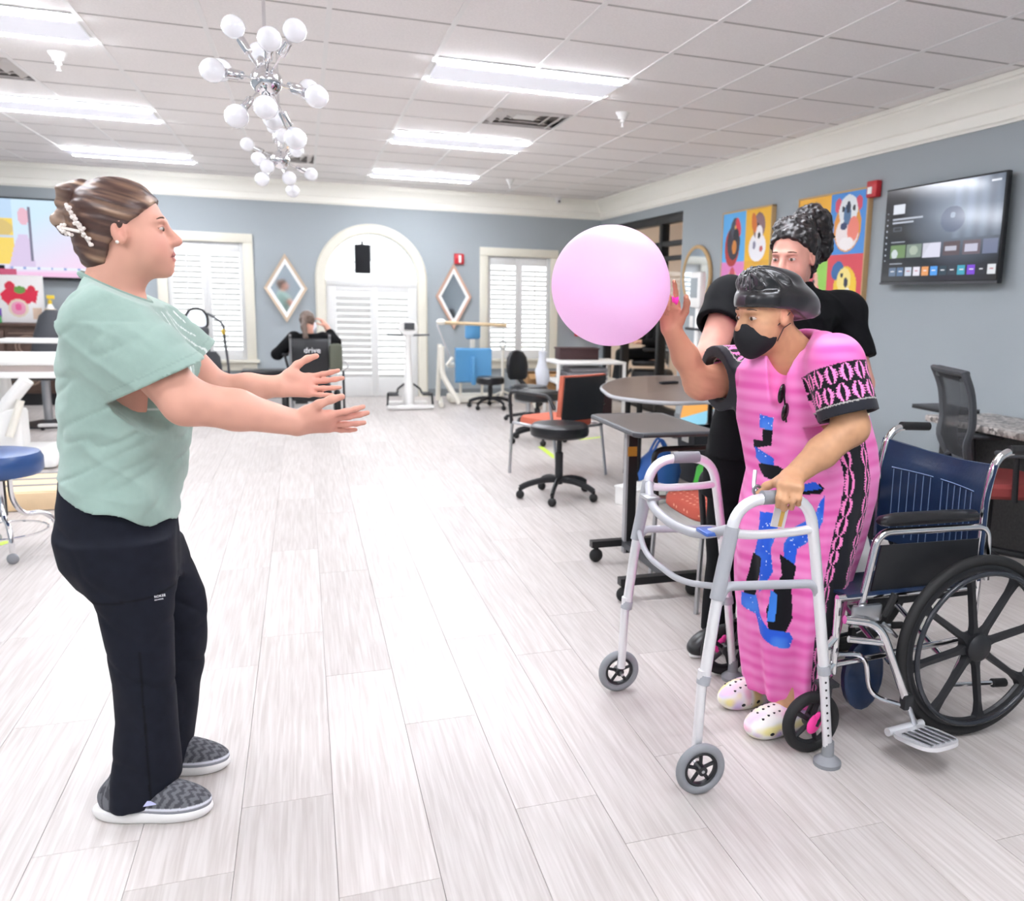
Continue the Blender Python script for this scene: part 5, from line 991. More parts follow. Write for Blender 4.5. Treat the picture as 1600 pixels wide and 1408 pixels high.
# legs under the trousers
for kx, Y in ((0, 2.37), (1, 2.55)):
    P4 = [px(185, 850, Y), px(215+40*kx, 960, Y), px(222+38*kx, 1080, Y), px(225+38*kx, 1200-25*kx, Y)]; s.chain(P4, [.07, .055, .045, .036], .02)
shR, elR, wrR = px(178, 505, 2.30), px(291, 628, 2.24), px(462, 661, 2.28)
shL, elL, wrL = px(230, 505, 2.63), px(338, 612, 2.68), px(437, 603, 2.66)
s.chain([shR, elR], [.062, .054], .03); s.chain([elR, (elR*.55+wrR*.45)+V3(0, 0, .004), wrR], [.052, .046, .031], .02, w=(0, 0, 1), q=1.05)
s.chain([shL, elL], [.058, .050], .03); s.chain([elL, elL*.5+wrL*.5, wrL], [.05, .043, .030], .02)
hand_sdf(s, wrR, (1, .05, .02), (.1, .72, .62), True, ((.05, .10, .08), (.06, .08, .06), (-.05, .12, .1), (-.1, .15, .1)), 1.0, .16, (.95, .25))
hand_sdf(s, wrL, (1, -.05, .02), (.05, -.85, .45), False, ((.06, .08, .05), (.08, .1, .08), (.1, .12, .1), (.12, .15, .1)), 1.0, .18, (.75, .15))
def scol(P):
    c = face_col(P, OH, Rh, 1.0, SK, '#BE7670', .4)
    for wr in (wrR, wrL): g = np.exp(-(np.linalg.norm(P-(wr+V3(.12, 0, 0)), axis=1)/.075)**2); c = mix(c, C_('#D98C7E'), .5*g)
    return c
imp('body', s, (-.75, 2.1, 0), (.25, 2.85, 1.66), .0038, M_skin, t, scol); eyes(t, OH, Rh, 1.0)
# t-shirt
sh = SDF(); rows = sil([(423, 134, 168), (436, 129, 205), (452, 122, 236), (470, 112, 254), (495, 101, 270), (530, 92, 288), (570, 85, 301), (610, 86, 304), (650, 90, 304), (700, 93, 300), (745, 92, 295), (790, 88, 285), (830, 86, 278)], YC, [.075, .095, .125, .16, .19, .2, .2, .195, .19, .185, .19, .2, .205])
sh.stack(rows, .03)
for a, e, out in ((shR, elR, -1), (shL, elL, 1)): dv = nrm(e-a); sh.cap(a+V3(-.02, -.01*out, .0), a+dv*.2, .090, .086, .05, w=(dv[2], 0, -dv[0]), q=1.15); 
cutR = px(256, 590, 2.26); cutL = shL+nrm(elL-shL)*.145
hemA, hemB = px(90, 748, YC), px(279, 806, YC)
def shirt_fold(P, d):
    r = P-np.array([-.45, YC, 1.1]); m = np.abs(d) < .05; f = np.zeros(len(P))
    if m.any():
        X = P[m]; a = vnoise(X*np.array([6, 6, 14]), 1, 1); b = np.abs(vnoise(np.stack([(X[:, 0]*.7+X[:, 2])*15, X[:, 1]*5, (X[:, 2]-X[:, 0]*.7)*4], 1), 1, 3)); cfold = np.abs(vnoise(np.stack([(X[:, 2]-X[:, 0]*.5)*24, X[:, 1]*8, X[:, 0]*7], 1), 1, 6))
        f[m] = .005*a+.007*(1-b)**3*(X[:, 2] < 1.3)-.006*(1-cfold)**4
    return d-f*.8
def shirt_cut(P, d):
    # sleeve hems: planes across the arms, limited to the sleeve side; body hem and collar
    for a, e, cpt, out in ((shR, elR, cutR, -1), (shL, elL, cutL, 1)):
        dv = nrm(e-a); side = (P[:, 1]-YC)*out > .12; near = np.linalg.norm(np.cross(P-a, dv), axis=1) < .135
        front = (P-a) @ dv > .08
        d = np.where(side & near & front, np.maximum(d, (P-cpt) @ (nrm(V3(.44, 0, -.9)) if out < 0 else dv)), d)
    hn = nrm(V3(hemB[0]-hemA[0], 0, hemB[2]-hemA[2])); nn = V3(-hn[2], 0, hn[0]); wav = .008*np.sin(P[:, 0]*40+P[:, 1]*25)
    d = np.maximum(d, -((P-hemA) @ nn)+wav)
    cn = px(178, 450, YC); up = nrm(V3(.46, 0, 1)); d = np.maximum(d, (P-(cn+up*.004)) @ up)
    return d
sh.fn(shirt_fold).fn(shirt_cut)
for a, e, cp in ((shR, elR, cutR), (shL, elL, cutL)): dv = nrm(e-a); sh.cap(cp-dv*.012, e, .074, .074, .004, op='s', w=(dv[2], 0, -dv[0]), q=1.1)
SG = C_('#9AB2A7')
def shcol(P):
    c = np.tile(SG, (len(P), 1))*(1+.05*vnoise(P, 30)[:, None]+.03*vnoise(P, 120)[:, None])
    # pale line print across the chest
    fr = (P[:, 0] > -.37) & (P[:, 2] < 1.32) & (P[:, 2] > 1.05) & (P[:, 1] > 2.33) & (P[:, 1] < 2.6)
    v = np.abs(np.sin((P[:, 1]-2.4)*70+(P[:, 2]-1.2)*38+1.5*np.sin(P[:, 2]*40))); c = mix(c, C_('#EEF4F0'), .85*(fr & (v < .22)))
    for a, e, cpt in ((shR, elR, cutR), (shL, elL, cutL)): q = (P-cpt) @ (nrm(V3(.44, 0, -.9)) if a is shR else nrm(e-a)); c = mix(c, SG*.8, .6*((np.abs(q+.022) < .002) & (np.linalg.norm(P-cpt, axis=1) < .12)))
    return c
M_tee = vmat('tshirt_cotton', .9, spec=.15, sheen=.2, bump=.12, bscale=500); imp('tshirt', sh, (-.75, 2.15, .68), (-.05, 2.82, 1.5), .0045, M_tee, t, shcol)
rb = MB(); cpt = px(175, 452, YC)
# trousers
tr = SDF(); tr.stack(sil([(735, 92, 280), (780, 84, 282), (830, 83, 284), (870, 92, 284), (905, 118, 286)], YC, [.165, .18, .19, .19, .17]), .02)
tr.stack(sil([(840, 88, 272), (880, 104, 272), (910, 124, 273), (950, 148, 275), (1000, 160, 276), (1060, 172, 278), (1120, 176, 281), (1180, 170, 284), (1215, 166, 284), (1252, 165, 262)], 2.365, [.1, .098, .095, .09, .088, .085, .082, .08, .08, .078]), .03)
tr.stack(sil([(840, 150, 288), (880, 165, 304), (925, 185, 322), (960, 200, 327), (1010, 205, 323), (1080, 212, 314), (1140, 222, 306), (1180, 228, 302), (1203, 230, 300)], 2.56, [.1, .098, .092, .09, .086, .08, .078, .076, .074]), .03)
def tfold(P, d):
    m = np.abs(d) < .04; f = np.zeros(len(P)); X = P[m]
    if m.any(): f[m] = .005*vnoise(X*np.array([12, 12, 4]), 1, 2)+.004*vnoise(np.stack([(X[:, 0]+.25*X[:, 2])*30, X[:, 1]*14, X[:, 2]*5], 1), 1, 5)-.004*(1-np.abs(vnoise(np.stack([(X[:, 2]+.6*X[:, 0])*11, X[:, 1]*6, X[:, 0]*4], 1), 1, 9)))**5
    return d-f
tr.fn(tfold); hn = nrm(V3(hemB[0]-hemA[0], 0, hemB[2]-hemA[2])); nn = V3(-hn[2], 0, hn[0]); tr.cut(hemA+nn*.02, nn)
def tcol(P):
    c = np.tile(C_('#171A24'), (len(P), 1))*(1+.12*vnoise(P, 60)[:, None]); q = P-px(225, 930, 2.30); ln = (np.abs((P[:, 2]-(px(150, 942, 2.3)[2]+(P[:, 0]-px(150, 942, 2.3)[0])*.06))) < .0025) & (P[:, 1] < 2.4) & (P[:, 0] < px(275, 930, 2.3)[0])
    c = mix(c, C_('#0B0C12'), 1.0*ln); c = mix(c, C_('#0B0C12'), 1.0*((np.abs(P[:, 0]-px(226, 1100, 2.3)[0]) < .0022) & (P[:, 1] < 2.36) & (P[:, 2] < .48))); return c
tro = imp('trousers', tr, (-.75, 2.2, .0), (-.15, 2.72, .98), .0048, vmat('trouser_twill', .8, spec=.2, bump=.1, bscale=600), t, tcol)
# hair: swept back into a clipped twist
hs = SDF(); E = lambda c, r, k=.02, op='u': hs.ell(OH+Rh @ V3(*c), r, Rh, k, op)
E((-.014, 0, .04), (.103, .083, .094)); E((-.055, 0, -.03), (.06, .068, .075), .03)
HW = lambda x, y, z: OH+Rh @ V3(x, y, z)
HB_ = [px(128, 300, YC), px(108, 318, YC), px(104, 340, YC), px(128, 352, YC), px(150, 330, YC)]
hs.fn(lambda P, d: np.maximum(d, ((P-OH) @ Rh)[:, 0]-np.interp(((P-OH) @ Rh)[:, 2], [-.13, -.07, -.03, .0, .02, .045, .07, .10], [-.06, -.045, -.03, .0, .026, .058, .084, .12])))
hs.chain([px(150, 308, YC), px(128, 297, YC), px(104, 300, YC), px(94, 316, YC)], [.024, .027, .022, .013], .006); hs.chain([px(94, 334, YC), px(90, 345, YC), px(104, 356, YC), px(122, 350, YC)], [.011, .016, .018, .02], .004); hs.chain([px(118, 330, YC), px(135, 350, YC), px(140, 385, YC)], [.026, .032, .028], .012)
def strands(P, d):
    q = (P-OH) @ Rh; sw = np.stack([(q[:, 2]+.35*q[:, 0])*75, q[:, 1]*30, q[:, 0]*9], 1); return d-.0028*vnoise(sw, 1, 4)-.0016*vnoise(sw, 2.2, 7)
hs.fn(strands)
def hcol(P):
    q = (P-OH) @ Rh; n = vnoise(np.stack([(q[:, 2]+.35*q[:, 0])*85, q[:, 1]*40, q[:, 0]*6], 1), 1, 5); n2 = vnoise(np.stack([(q[:, 2]+.35*q[:, 0])*190, q[:, 1]*80, q[:, 0]*9], 1), 1, 8)
    c = mix(np.tile(C_('#4F3730'), (len(P), 1)), C_('#A07E66'), .45+.75*n+.4*n2-.2); c = mix(c, C_('#C7AD96'), 1.5*np.clip(n-.45, 0, 1)+.55*np.clip((-.105-q[:, 0])/.05, 0, 1)*(q[:, 2] > .02)); return mix(c, C_('#33221E'), np.clip(-n2-.3, 0, .6))
ho = imp('hair', hs, HW(-.22, -.12, -.14)-.05, HW(.13, .12, .15)+.05, .0035, vmat('hair_gloss', .38, spec=.5), t, hcol)
L = Vector(t.location); mb = MB()
for i in range(26): a = i/25; q = Vector(px(103+38*a, 319+62*a, YC-.075))-L; mb.ell(tuple(q+Vector((random.gauss(0, .002), random.gauss(0, .003), random.gauss(0, .003)))), .0048, None, 8, 6)
for i in range(14): a = i/13; q = Vector(px(92+28*abs(a-.3), 352+18*a, YC-.07))-L; mb.ell(tuple(q+Vector((0, random.gauss(0, .003), random.gauss(0, .003)))), .0045, None, 8, 6)
mb.tube([Vector(px(103, 319, YC-.07))-L, Vector(px(120, 350, YC-.072))-L, Vector(px(141, 381, YC-.068))-L], .004, 6).tube([Vector(px(92, 355, YC-.066))-L, Vector(px(125, 362, YC-.07))-L], .004, 6)
mb.build('claw_clip', mat('pearl_white', '#F1E6DE', .25, coat=.5), ho); MB().ell(tuple(Vector(px(183, 378, YC-.079))-L), .0045, None, 10, 8).build('earring', mat('pearl_white', '#F1E6DE', .25), t)
rp = wrL+V3(.098, -.004, -.012); MB().torus(tuple(Vector(rp)-L), .0098, .0016, Matrix.Rotation(PI/2, 4, 'Y'), 20, 6).build('ring', M_chrome, t)
# collar rib and trouser label
cpt = px(181, 450, YC); up = nrm(V3(.46, 0, 1)); ax1 = nrm(V3(1, 0, -.46)); MB().tube([tuple(cpt-up*.002+ax1*.078*math.cos(a)+V3(0, .076*math.sin(a), 0)-V3(*L)) for a in np.linspace(0, 2*PI, 41)[:-1]], .008, 8, closed=True, sc=(1, 1.5)).build('collar', mat('collar_rib', '#8FA79C', .9), t)
def text(body, size, M, mtl, parent, name='lettering'):
    cu = bpy.data.curves.new(name, 'FONT'); cu.body = body; cu.size = size; cu.align_x = 'CENTER'; cu.extrude = .0004; o = bpy.data.objects.new(name, cu); COL.objects.link(o)
    me = bpy.data.meshes.new_from_object(o.evaluated_get(bpy.context.evaluated_depsgraph_get())); bpy.data.objects.remove(o); bpy.data.curves.remove(cu); me.materials.clear(); me.materials.append(mtl); return link(name, me, parent, M)
M_wtx = mat('white_thread', '#F2F2F4', .7)
def surf_y(f, x, z, y0, y1):
    ys = np.linspace(y0, y1, 260); v = f(np.stack([np.full(260, x), ys, np.full(260, z)], 1)); i = np.nonzero(v < 0)[0]; return ys[i[0]] if len(i) else y1
lp = px(243, 937, 2.28); yy = surf_y(tr, lp[0], lp[2], 2.2, 2.5); B0 = TR(lp[0]-L.x, yy-.004-L.y, lp[2]-L.z) @ Matrix.Rotation(math.radians(90), 4, 'X') @ Matrix.Rotation(.12, 4, 'Z')
text('CHEROKEE', .0085, B0, M_wtx, tro); text('WORKWEAR', .005, B0 @ TR(0, -.0075, 0), M_wtx, tro)
# running shoes
def sneaker(heel, toe, w_, nm):
    h, e = V3(*heel), V3(*toe); d = nrm(e-h); l = np.cross(V3(0, 0, 1), d); Ln = np.linalg.norm(e-h); A = np.stack([d, l, V3(0, 0, 1)], 1); Wd = lambda a, b, c: h+d*a*Ln+l*b+V3(0, 0, c)
    u = SDF(); u.ell(Wd(.22, 0, .05), (.075, w_*.36, .06), A, .03); u.ell(Wd(.5, 0, .045), (.1, w_*.42, .055), A, .04); u.ell(Wd(.78, 0, .035), (.075, w_*.47, .035), A, .04); u.cap(Wd(.2, 0, .05), Wd(.24, 0, .11), .036, .04, .03); u.cut((0, 0, .018), (0, 0, -1))
    def uc(P):
        q = (P-h) @ A; c = np.tile(C_('#6C6D72'), (len(P), 1)); zz = np.abs(((q[:, 0]*90+np.abs(((q[:, 1]*120) % 2)-1)*1.2) % 2)-1); c = mix(c, C_('#3A3B40'), .8*(zz < .5)); c = mix(c, C_('#8D8F96'), 1.0*((q[:, 2] < .038) & (q[:, 0] > Ln*.35))); return mix(c, C_('#DADCE4'), 1.0*(np.abs(q[:, 2]-.04) < .0028)*(q[:, 0] > Ln*.3))
    so = imp('shoe', u, np.minimum(h, e)-.09, np.maximum(h, e)+V3(.09, .09, .2), .0036, vmat('knit_upper', .85, bump=.2, bscale=400), t, uc)
    b = SDF(); b.ell(Wd(.2, 0, .016), (.085, w_*.41, .03), A, .03); b.ell(Wd(.5, 0, .014), (.1, w_*.42, .024), A, .05); b.ell(Wd(.78, 0, .017), (.078, w_*.5, .026), A, .04); b.cut((0, 0, .0), (0, 0, -1)).cut((0, 0, .03), (0, 0, 1)); imp('sole', b, np.minimum(h, e)-.09, np.maximum(h, e)+V3(.09, .09, .08), .004, mat('foam_sole', '#EDEBE8', .6), t, parent=so)
    ll = MB()
    def top(a, b_):
        P0 = Wd(a, b_, .15)
        while u(P0[None])[0] > 0 and P0[2] > .02: P0 = P0-V3(0, 0, .0015)
        return P0
    for k in range(5): ll.tube([tuple(top(.46+.05*k, b_)-V3(*L)+V3(0, 0, .0015)) for b_ in (-.026, -.013, 0, .013, .026)], .0032, 6)
    ll.build('lace', M_blk, so)
    q0 = Wd(.42, -.0, .0); pts = []
    for a_, z_ in ((.36, .047), (.40, .078), (.60, .056)):
        b_ = -.09
        while b_ < 0 and u(Wd(a_, b_, z_)[None])[0] > 0: b_ += .001
        pts.append(Vector(Wd(a_, b_, z_)-V3(*L)))
    MB().add([p-Vector(l)*.005 for p in pts]+[p+Vector(l)*.01 for p in pts], [(0, 1, 2), (3, 5, 4), (0, 3, 4, 1), (1, 4, 5, 2), (2, 5, 3, 0)]).build('side_panel', mat('lilac_panel', '#C9CBEE', .5), so)
a, b = on_z(168, 1262, .0), on_z(322, 1255, .0); sneaker((a.x+.005, 2.375, 0), (b.x+.0, 2.31, 0), .1, 'n'); b2 = on_z(352, 1195, 0); sneaker((b2.x-.27, 2.60, 0), (b2.x, 2.535, 0), .1, 'f')
# ------------------------------------------------------------------ the older woman in the pink robe
Y2 = 2.36
t = thing('person', 'older woman in pink patterned robe, black bonnet and black mask holding a pink balloon', 'person', None, (1.5, Y2, 0)); L = Vector(t.location)
R2 = frame((-.97, -.2, -.14)); O2 = px(1198, 492, 2.33); SK2 = '#C2936F'
s = SDF(); W = head_sdf(s, O2, R2, 1.0)
nk = V3(1.50, Y2-.01, 1.2); s.cap(W(-.03, 0, -.055), nk, .054, .06, .03); s.cap(W(.01, 0, -.07), V3(1.44, Y2-.02, 1.16), .034, .05, .03)
sL, eL, wL = px(1308, 575, 2.13), px(1330, 668, 2.07), V3(1.298, 2.062, .893)
sR, eR, wR = px(1205, 575, 2.56), px(1092, 598, 2.53), px(1049, 515, 2.5)
s.stack([(.55, 1.53, Y2, .12, .14), (.8, 1.56, Y2, .14, .15), (1.0, 1.54, Y2, .13, .15), (1.15, 1.53, Y2, .115, .15), (1.21, 1.515, Y2, .09, .12), (1.245, 1.51, Y2, .05, .07)], .03)
s.chain([sL, eL], [.056, .052], .03); s.chain([eL, eL*.5+wL*.5, wL], [.05, .045, .031], .02)
s.chain([sR, eR], [.056, .05], .03); s.cap(sR*.35+eR*.65+V3(0, 0, -.03), eR+V3(.015, 0, -.012), .03, .04, .04); s.chain([eR, eR*.5+wR*.5, wR], [.047, .042, .031], .02)
hand_sdf(s, wL, (-.5, -.75, -.12), (-.15, -.12, -1), False, ((.75, 1.15, .9), (.8, 1.2, .9), (.85, 1.2, .9), (.85, 1.15, .9)), .98, .08, (.25, 1.5), thick=1.1)
hand_sdf(s, wR, (-.12, .1, 1), (-.55, -.83, 0), True, ((.25, .35, .3), (1.0, 1.3, .8), (1.2, 1.45, .9), (1.25, 1.4, .9)), .95, .1, (.9, 1.0), thick=1.08)
for q in (-.075, .075): s.chain([V3(1.53, Y2+q*1.2, .6), V3(1.5, Y2+q*1.2, .3), V3(1.47, Y2+q*1.3, .1)], [.08, .055, .042], .02); s.cap(V3(1.47, Y2+q*1.3, .09), V3(1.4, Y2+q*1.3, .05), .036, .03, .02)
def crease(P, d):
    m = np.abs(d) < .02; f = np.zeros(len(P)); X = P[m]
    if m.any():
        dv = nrm(wR-eR); q = X-eR; nearR = np.exp(-(np.linalg.norm(q+V3(-.02, 0, .02), axis=1)/.09)**2); f[m] = -.0035*nearR*(1-np.abs(np.sin(X[:, 2]*150+X[:, 0]*60+2*vnoise(X, 14))))**2-.001*(1-np.abs(vnoise(X*np.array([70, 70, 16]), 1, 3)))**3
    return d-f
s.fn(crease)
def scol2(P):
    c = face_col(P, O2, R2, 1.0, SK2, '#A8625A', .25)*(1+.06*vnoise(P, 90)[:, None]); far = (P[:, 1] > 2.42) & (P[:, 0] < 1.35); c = mix(c, C_('#C98A72'), .75*far)
    c = mix(c, C_('#C47868'), .45*np.exp(-(np.linalg.norm(P-(wR+V3(0, 0, .06)), axis=1)/.06)**2)); q = (P-O2) @ R2; c = mix(c, C_('#A87A62'), .5*((np.abs(np.sin(q[:, 2]*420+q[:, 1]*90)) < .18) & (q[:, 2] > .02) & (q[:, 0] > .05))); return c
imp('body', s, (.95, 1.92, 0), (1.75, 2.7, 1.53), .0042, M_skin, t, scol2); eyes(t, O2, R2, 1.0, lid='#A9765F')
# robe
SI = [(548, 1178, 1305), (560, 1165, 1322), (580, 1152, 1338), (620, 1146, 1350), (660, 1148, 1362), (700, 1156, 1372), (740, 1162, 1376), (780, 1155, 1372), (820, 1149, 1362), (860, 1147, 1350), (900, 1147, 1336), (950, 1149, 1322), (1000, 1152, 1310), (1050, 1157, 1298), (1098, 1164, 1286)]
RYS = [.12, .15, .17, .185, .185, .185, .19, .19, .185, .18, .175, .17, .165, .16, .155]
rob = SDF(); rr = sil(SI, 2.30, RYS, Y2); rr = [(z, cx+.0, Y2, rx, ry) for z, cx, cy, rx, ry in rr]
# the silhouette was read at the near side: shift to the body's own depth
rr = [(max(.085, z), cx+.03, Y2, rx, ry) for z, cx, cy, rx, ry in rr]
rob.stack(rr+[(1.275, 1.525, Y2, .062, .075), (1.25, 1.525, Y2, .085, .11)], .03); rob.cap(V3(1.53, Y2-.03, 1.235), sL+V3(0, .02, .025), .055, .07, .05); rob.cap(V3(1.52, Y2+.03, 1.235), sR+V3(0, -.02, .03), .055, .07, .05)
cL = sL+nrm(eL-sL)*.145; rob.cap(sL, cL+nrm(eL-sL)*.03, .084, .092, .05); cR = sR+nrm(eR-sR)*.225; rob.cap(sR, cR+nrm(eR-sR)*.05, .078, .098, .05, w=(0, 0, 1), q=1.15)
def rfold(P, d):
    m = np.abs(d) < .05; f = np.zeros(len(P)); X = P[m]
    if m.any():
        an = np.arctan2(X[:, 1]-Y2, X[:, 0]-1.52); lo = np.clip((1.0-X[:, 2])/.8, 0, 1); f[m] = .010*lo*np.sin(an*9+vnoise(X, 4)*2)+.006*vnoise(X*np.array([9, 9, 5]), 1, 5)+.004*np.sin(an*17+X[:, 2]*6)*lo
    return d-f
def rcut(P, d):
    for a, e, cp, out in ((sL, eL, cL, -1), (sR, eR, cR, 1)):
        dv = nrm(e-a); m = ((P-a) @ dv > .05) & (np.linalg.norm(np.cross(P-a, dv), axis=1) < .15) & ((P[:, 1]-Y2)*out > .1 if out < 0 else P[:, 0] < 1.42); d = np.where(m, np.maximum(d, (P-cp) @ dv), d)
    return d
rob.fn(rfold).fn(rcut); rob.cut((0, 0, .095), (0, 0, -1))
for a, e, cp in ((sL, eL, cL), (sR, eR, cR)): dv = nrm(e-a); rob.cap(cp-dv*.045, e, .07, .082, .004, op='s')
vA, vB = V3(1.40, Y2-.06, 1.285), V3(1.335, Y2-.12, 1.08)
rob.cap(W(-.03, 0, -.05), nk+V3(0, 0, .01), .062, .07, .01, op='s'); rob.cap(vA, vB, .062, .012, .008, op='s', w=(1, .6, .3), q=2.0)
TP = np.array(SI, float)
def robe_col(P):
    zz = P[:, 2]; phi = np.degrees(np.arctan2(-(P[:, 1]-Y2), -(P[:, 0]-np.interp(zz, [r[0] for r in sorted(rr)], [r[1] for r in sorted(rr)])))); py = 740-(zz-.86)/.002014
    l, r = np.interp(py, TP[:, 0], TP[:, 1]), np.interp(py, TP[:, 0], TP[:, 2]); vis = (phi > -32) & (phi < 148); X = np.where(vis, (l+r)/2+(r-l)/2*np.sin(np.radians(phi-58)), -999)
    st = vnoise(np.stack([P[:, 0]*5, P[:, 1]*5, (zz+.012*vnoise(P, 6, 4))*46], 1), 1, 2)+.35*np.sin(zz*2*PI/.04+4*vnoise(P, 5, 9)); c = mix(np.tile(C_('#E968B4'), (len(P), 1)), C_('#F391CC'), .5+.75*st); c = mix(c, C_('#D9489A'), .5*np.clip(-st-.35, 0, 1))
    im = Img(X, py, '#000000'); im.c = c; Z = lambda pts: [(1080+x*.3975, 620+y*.3975) for x, y in pts]
    BL, BK = '#2A5FD8', '#0B0B12'
    for pts, col in (([(275, 70), (325, 80), (320, 130), (275, 125)], BL), ([(285, 128), (322, 128), (318, 190), (255, 212), (253, 178), (285, 175)], BK), ([(258, 205), (325, 240), (330, 290), (300, 300), (262, 250)], BL), ([(268, 272), (340, 268), (385, 290), (345, 332), (285, 325)], BK), ([(420, 372), (505, 366), (520, 345), (500, 325), (440, 345)], BK), ([(430, 360), (512, 345), (480, 318), (440, 330)], BL),
                     ([(268, 460), (332, 455), (336, 520), (310, 600), (318, 690), (285, 770), (265, 790), (268, 700), (240, 650), (262, 560)], BL), ([(522, 370), (517, 470), (490, 530), (410, 590), (400, 660), (358, 630), (358, 570), (400, 500), (480, 450), (500, 400)], BL), ([(240, 635), (278, 642), (270, 700), (246, 812), (213, 816), (235, 660)], BK), ([(343, 613), (407, 660), (392, 760), (397, 880), (370, 937), (310, 932), (300, 850), (330, 740), (352, 700)], BK), ([(312, 765), (338, 785), (332, 895), (304, 900)], '#3E86E8'), ([(205, 815), (250, 810), (272, 880), (312, 930), (385, 935), (399, 965), (385, 1006), (330, 1000), (272, 962), (250, 890), (205, 872)], BL)): im.poly(Z(pts), col)
    bl = (np.abs(im.c-C_(BL)).sum(1) < 1e-6); im.c[bl] = mix(im.c[bl], C_('#5FA2F2'), np.clip(vnoise(P[bl], 22), 0, 1)*.9); im.c[bl & (vnoise(P, 160) > .72)] = C_('#DDE9FF')
    # black side panel with serrated pink marks
    pan = (phi > 88) & (phi < 124) & (zz < .98); im.c[pan] = C_(BK); u = (phi-96)/8; v = zz/.038+.8*vnoise(np.stack([zz*0, zz*0, zz*14], 1), 1, 6); saw = np.abs((zz/.008) % 1-.5)
    vv_ = (zz/.062+.4*vnoise(np.stack([zz*0, zz*0, zz*9], 1), 1, 6)) % 1*2-1; sw_ = np.abs((zz/.0085) % 1-.5)*2
    for c0, wd in ((95, 7.5), (118, 6)): ln_ = np.abs((phi-c0)/wd)/np.maximum(.08, 1-.8*vv_*vv_); im.c[pan & (ln_ > .28) & (ln_ < .6+.45*sw_)] = C_('#F78AC8'); im.c[pan & (phi > 100) & (phi < 111)] = C_('#191A20')
    # sleeves
    for a, e, cp, st_ in ((sL, eL, cL, .0), (sR, eR, cR, .03)):
        dv = nrm(e-a); q = (P-a) @ dv; rad = np.linalg.norm(np.cross(P-a, dv), axis=1); ln = np.dot(cp-a, dv); m = (q > st_) & (rad < (.107 if a is sL else .16)) & ((P[:, 1] < Y2-.12) if a is sL else ((P[:, 1] > Y2+.06) & (P[:, 0] < 1.45)))
        b1 = nrm(np.cross(dv, V3(0, 1, .3))); b2 = np.cross(dv, b1); an = np.arctan2((P-a) @ b2, (P-a) @ b1)*.085; U = an/.045; Vv = (q-st_)/.056; U = U+.5*(np.floor(Vv) % 2); uu = (U % 1)*2-1; vv = (Vv % 1)*2-1; lens = np.abs(uu)/np.maximum(.05, 1-.85*vv*vv); sw = np.abs(((q/.0075) % 1)-.5)*2
        cc = np.tile(C_(BK), (len(P), 1)); pk = (lens > .3) & (lens < .62+.4*sw) & (np.abs(vv) < .92); cc[pk] = C_('#FF8FD0'); cc[q > ln-.032] = C_('#23242B'); cc[np.abs(q-(ln-.032)) < .002] = C_('#B9B6B0'); im.c = np.where(m[:, None], cc, im.c)
    hv = np.clip(((P-vA) @ (vB-vA))/((vB-vA) @ (vB-vA)), 0, 1)
    return im.c
imp('robe', rob, (1.1, 1.95, .06), (1.85, 2.75, 1.32), .0034, vmat('robe_fabric', .75, spec=.2, sheen=.15), t, robe_col)
# satin bonnet: band plus puff with gathers
bn = SDF(); E = lambda c, r, k=.02, op='u': bn.ell(O2+R2 @ V3(*c), r, R2, k, op)
E((-.008, 0, .045), (.112, .09, .09)); E((-.07, -.0, .035), (.09, .1, .075), .03); E((-.125, .01, .0), (.06, .075, .045), .03); E((.03, 0, .11), (.05, .06, .035), .03); bn.chain([O2+R2 @ V3(*p) for p in ((-.12, .02, .01), (-.18, .03, -.015))], [.025, .012], .02)
def bcut(P, d):
    q = (P-O2) @ R2; lim = np.interp(q[:, 0], [-.2, -.1, -.03, .03, .08, .12], [-.035, -.03, .012, .026, .034, .038]); d = np.maximum(d, lim-q[:, 2])
    fr = np.clip((q[:, 2]-.075)/.03, 0, 1)*np.clip((.12-q[:, 0])/.05, 0, 1); an = np.arctan2(q[:, 1], q[:, 0]-.07); g = .006*np.sin(an*16+3*vnoise(P, 12))*fr+.009*vnoise(np.stack([q[:, 0]*10, q[:, 1]*14, q[:, 2]*22], 1), 1, 4)*np.clip((.02-q[:, 0])/.06, 0, 1)-.004*np.exp(-((q[:, 2]-.083)/.006)**2)*(q[:, 0] > .02)
    return d-g
bn.fn(bcut); M_satin = mat('black_satin', '#101013', .22, spec=.6, sheen=.3)
imp('bonnet', bn, O2-.24, O2+V3(.26, .2, .22), .0038, M_satin, t)
# face mask with ear loops
mk = SDF(); Em = lambda c, r, k=.015, op='u': mk.ell(O2+R2 @ V3(*c), r, R2, k, op)
Em((.044, 0, -.058), (.072, .065, .058)); Em((.09, 0, -.045), (.032, .024, .04), .025); Em((.072, 0, -.095), (.03, .03, .03), .025)
def mcut(P, d): q = (P-O2) @ R2; return np.maximum(np.maximum(d, q[:, 2]-np.interp(np.abs(q[:, 1]), [0, .03, .06], [-.008, -.024, -.03])), np.interp(q[:, 2], [-.12, -.06, -.02], [.03, .008, .016])-q[:, 0])
mk.fn(mcut); mo = imp('face_mask', mk, O2-.18, O2+V3(.18, .18, .1), .0032, mat('black_mask_cloth', '#15161A', .85), t)
Wl = lambda x, y, z: tuple(O2+R2 @ V3(x, y, z)-V3(*L))
for q in (-1, 1):
    for za in (-.03, -.075): MB().tube([Wl(.02, .064*q, za), Wl(.0, .073*q, za*.5), Wl(-.02, .083*q, .008 if za > -.05 else -.025)], .0016, 6).build('ear_loop', M_blk, mo)
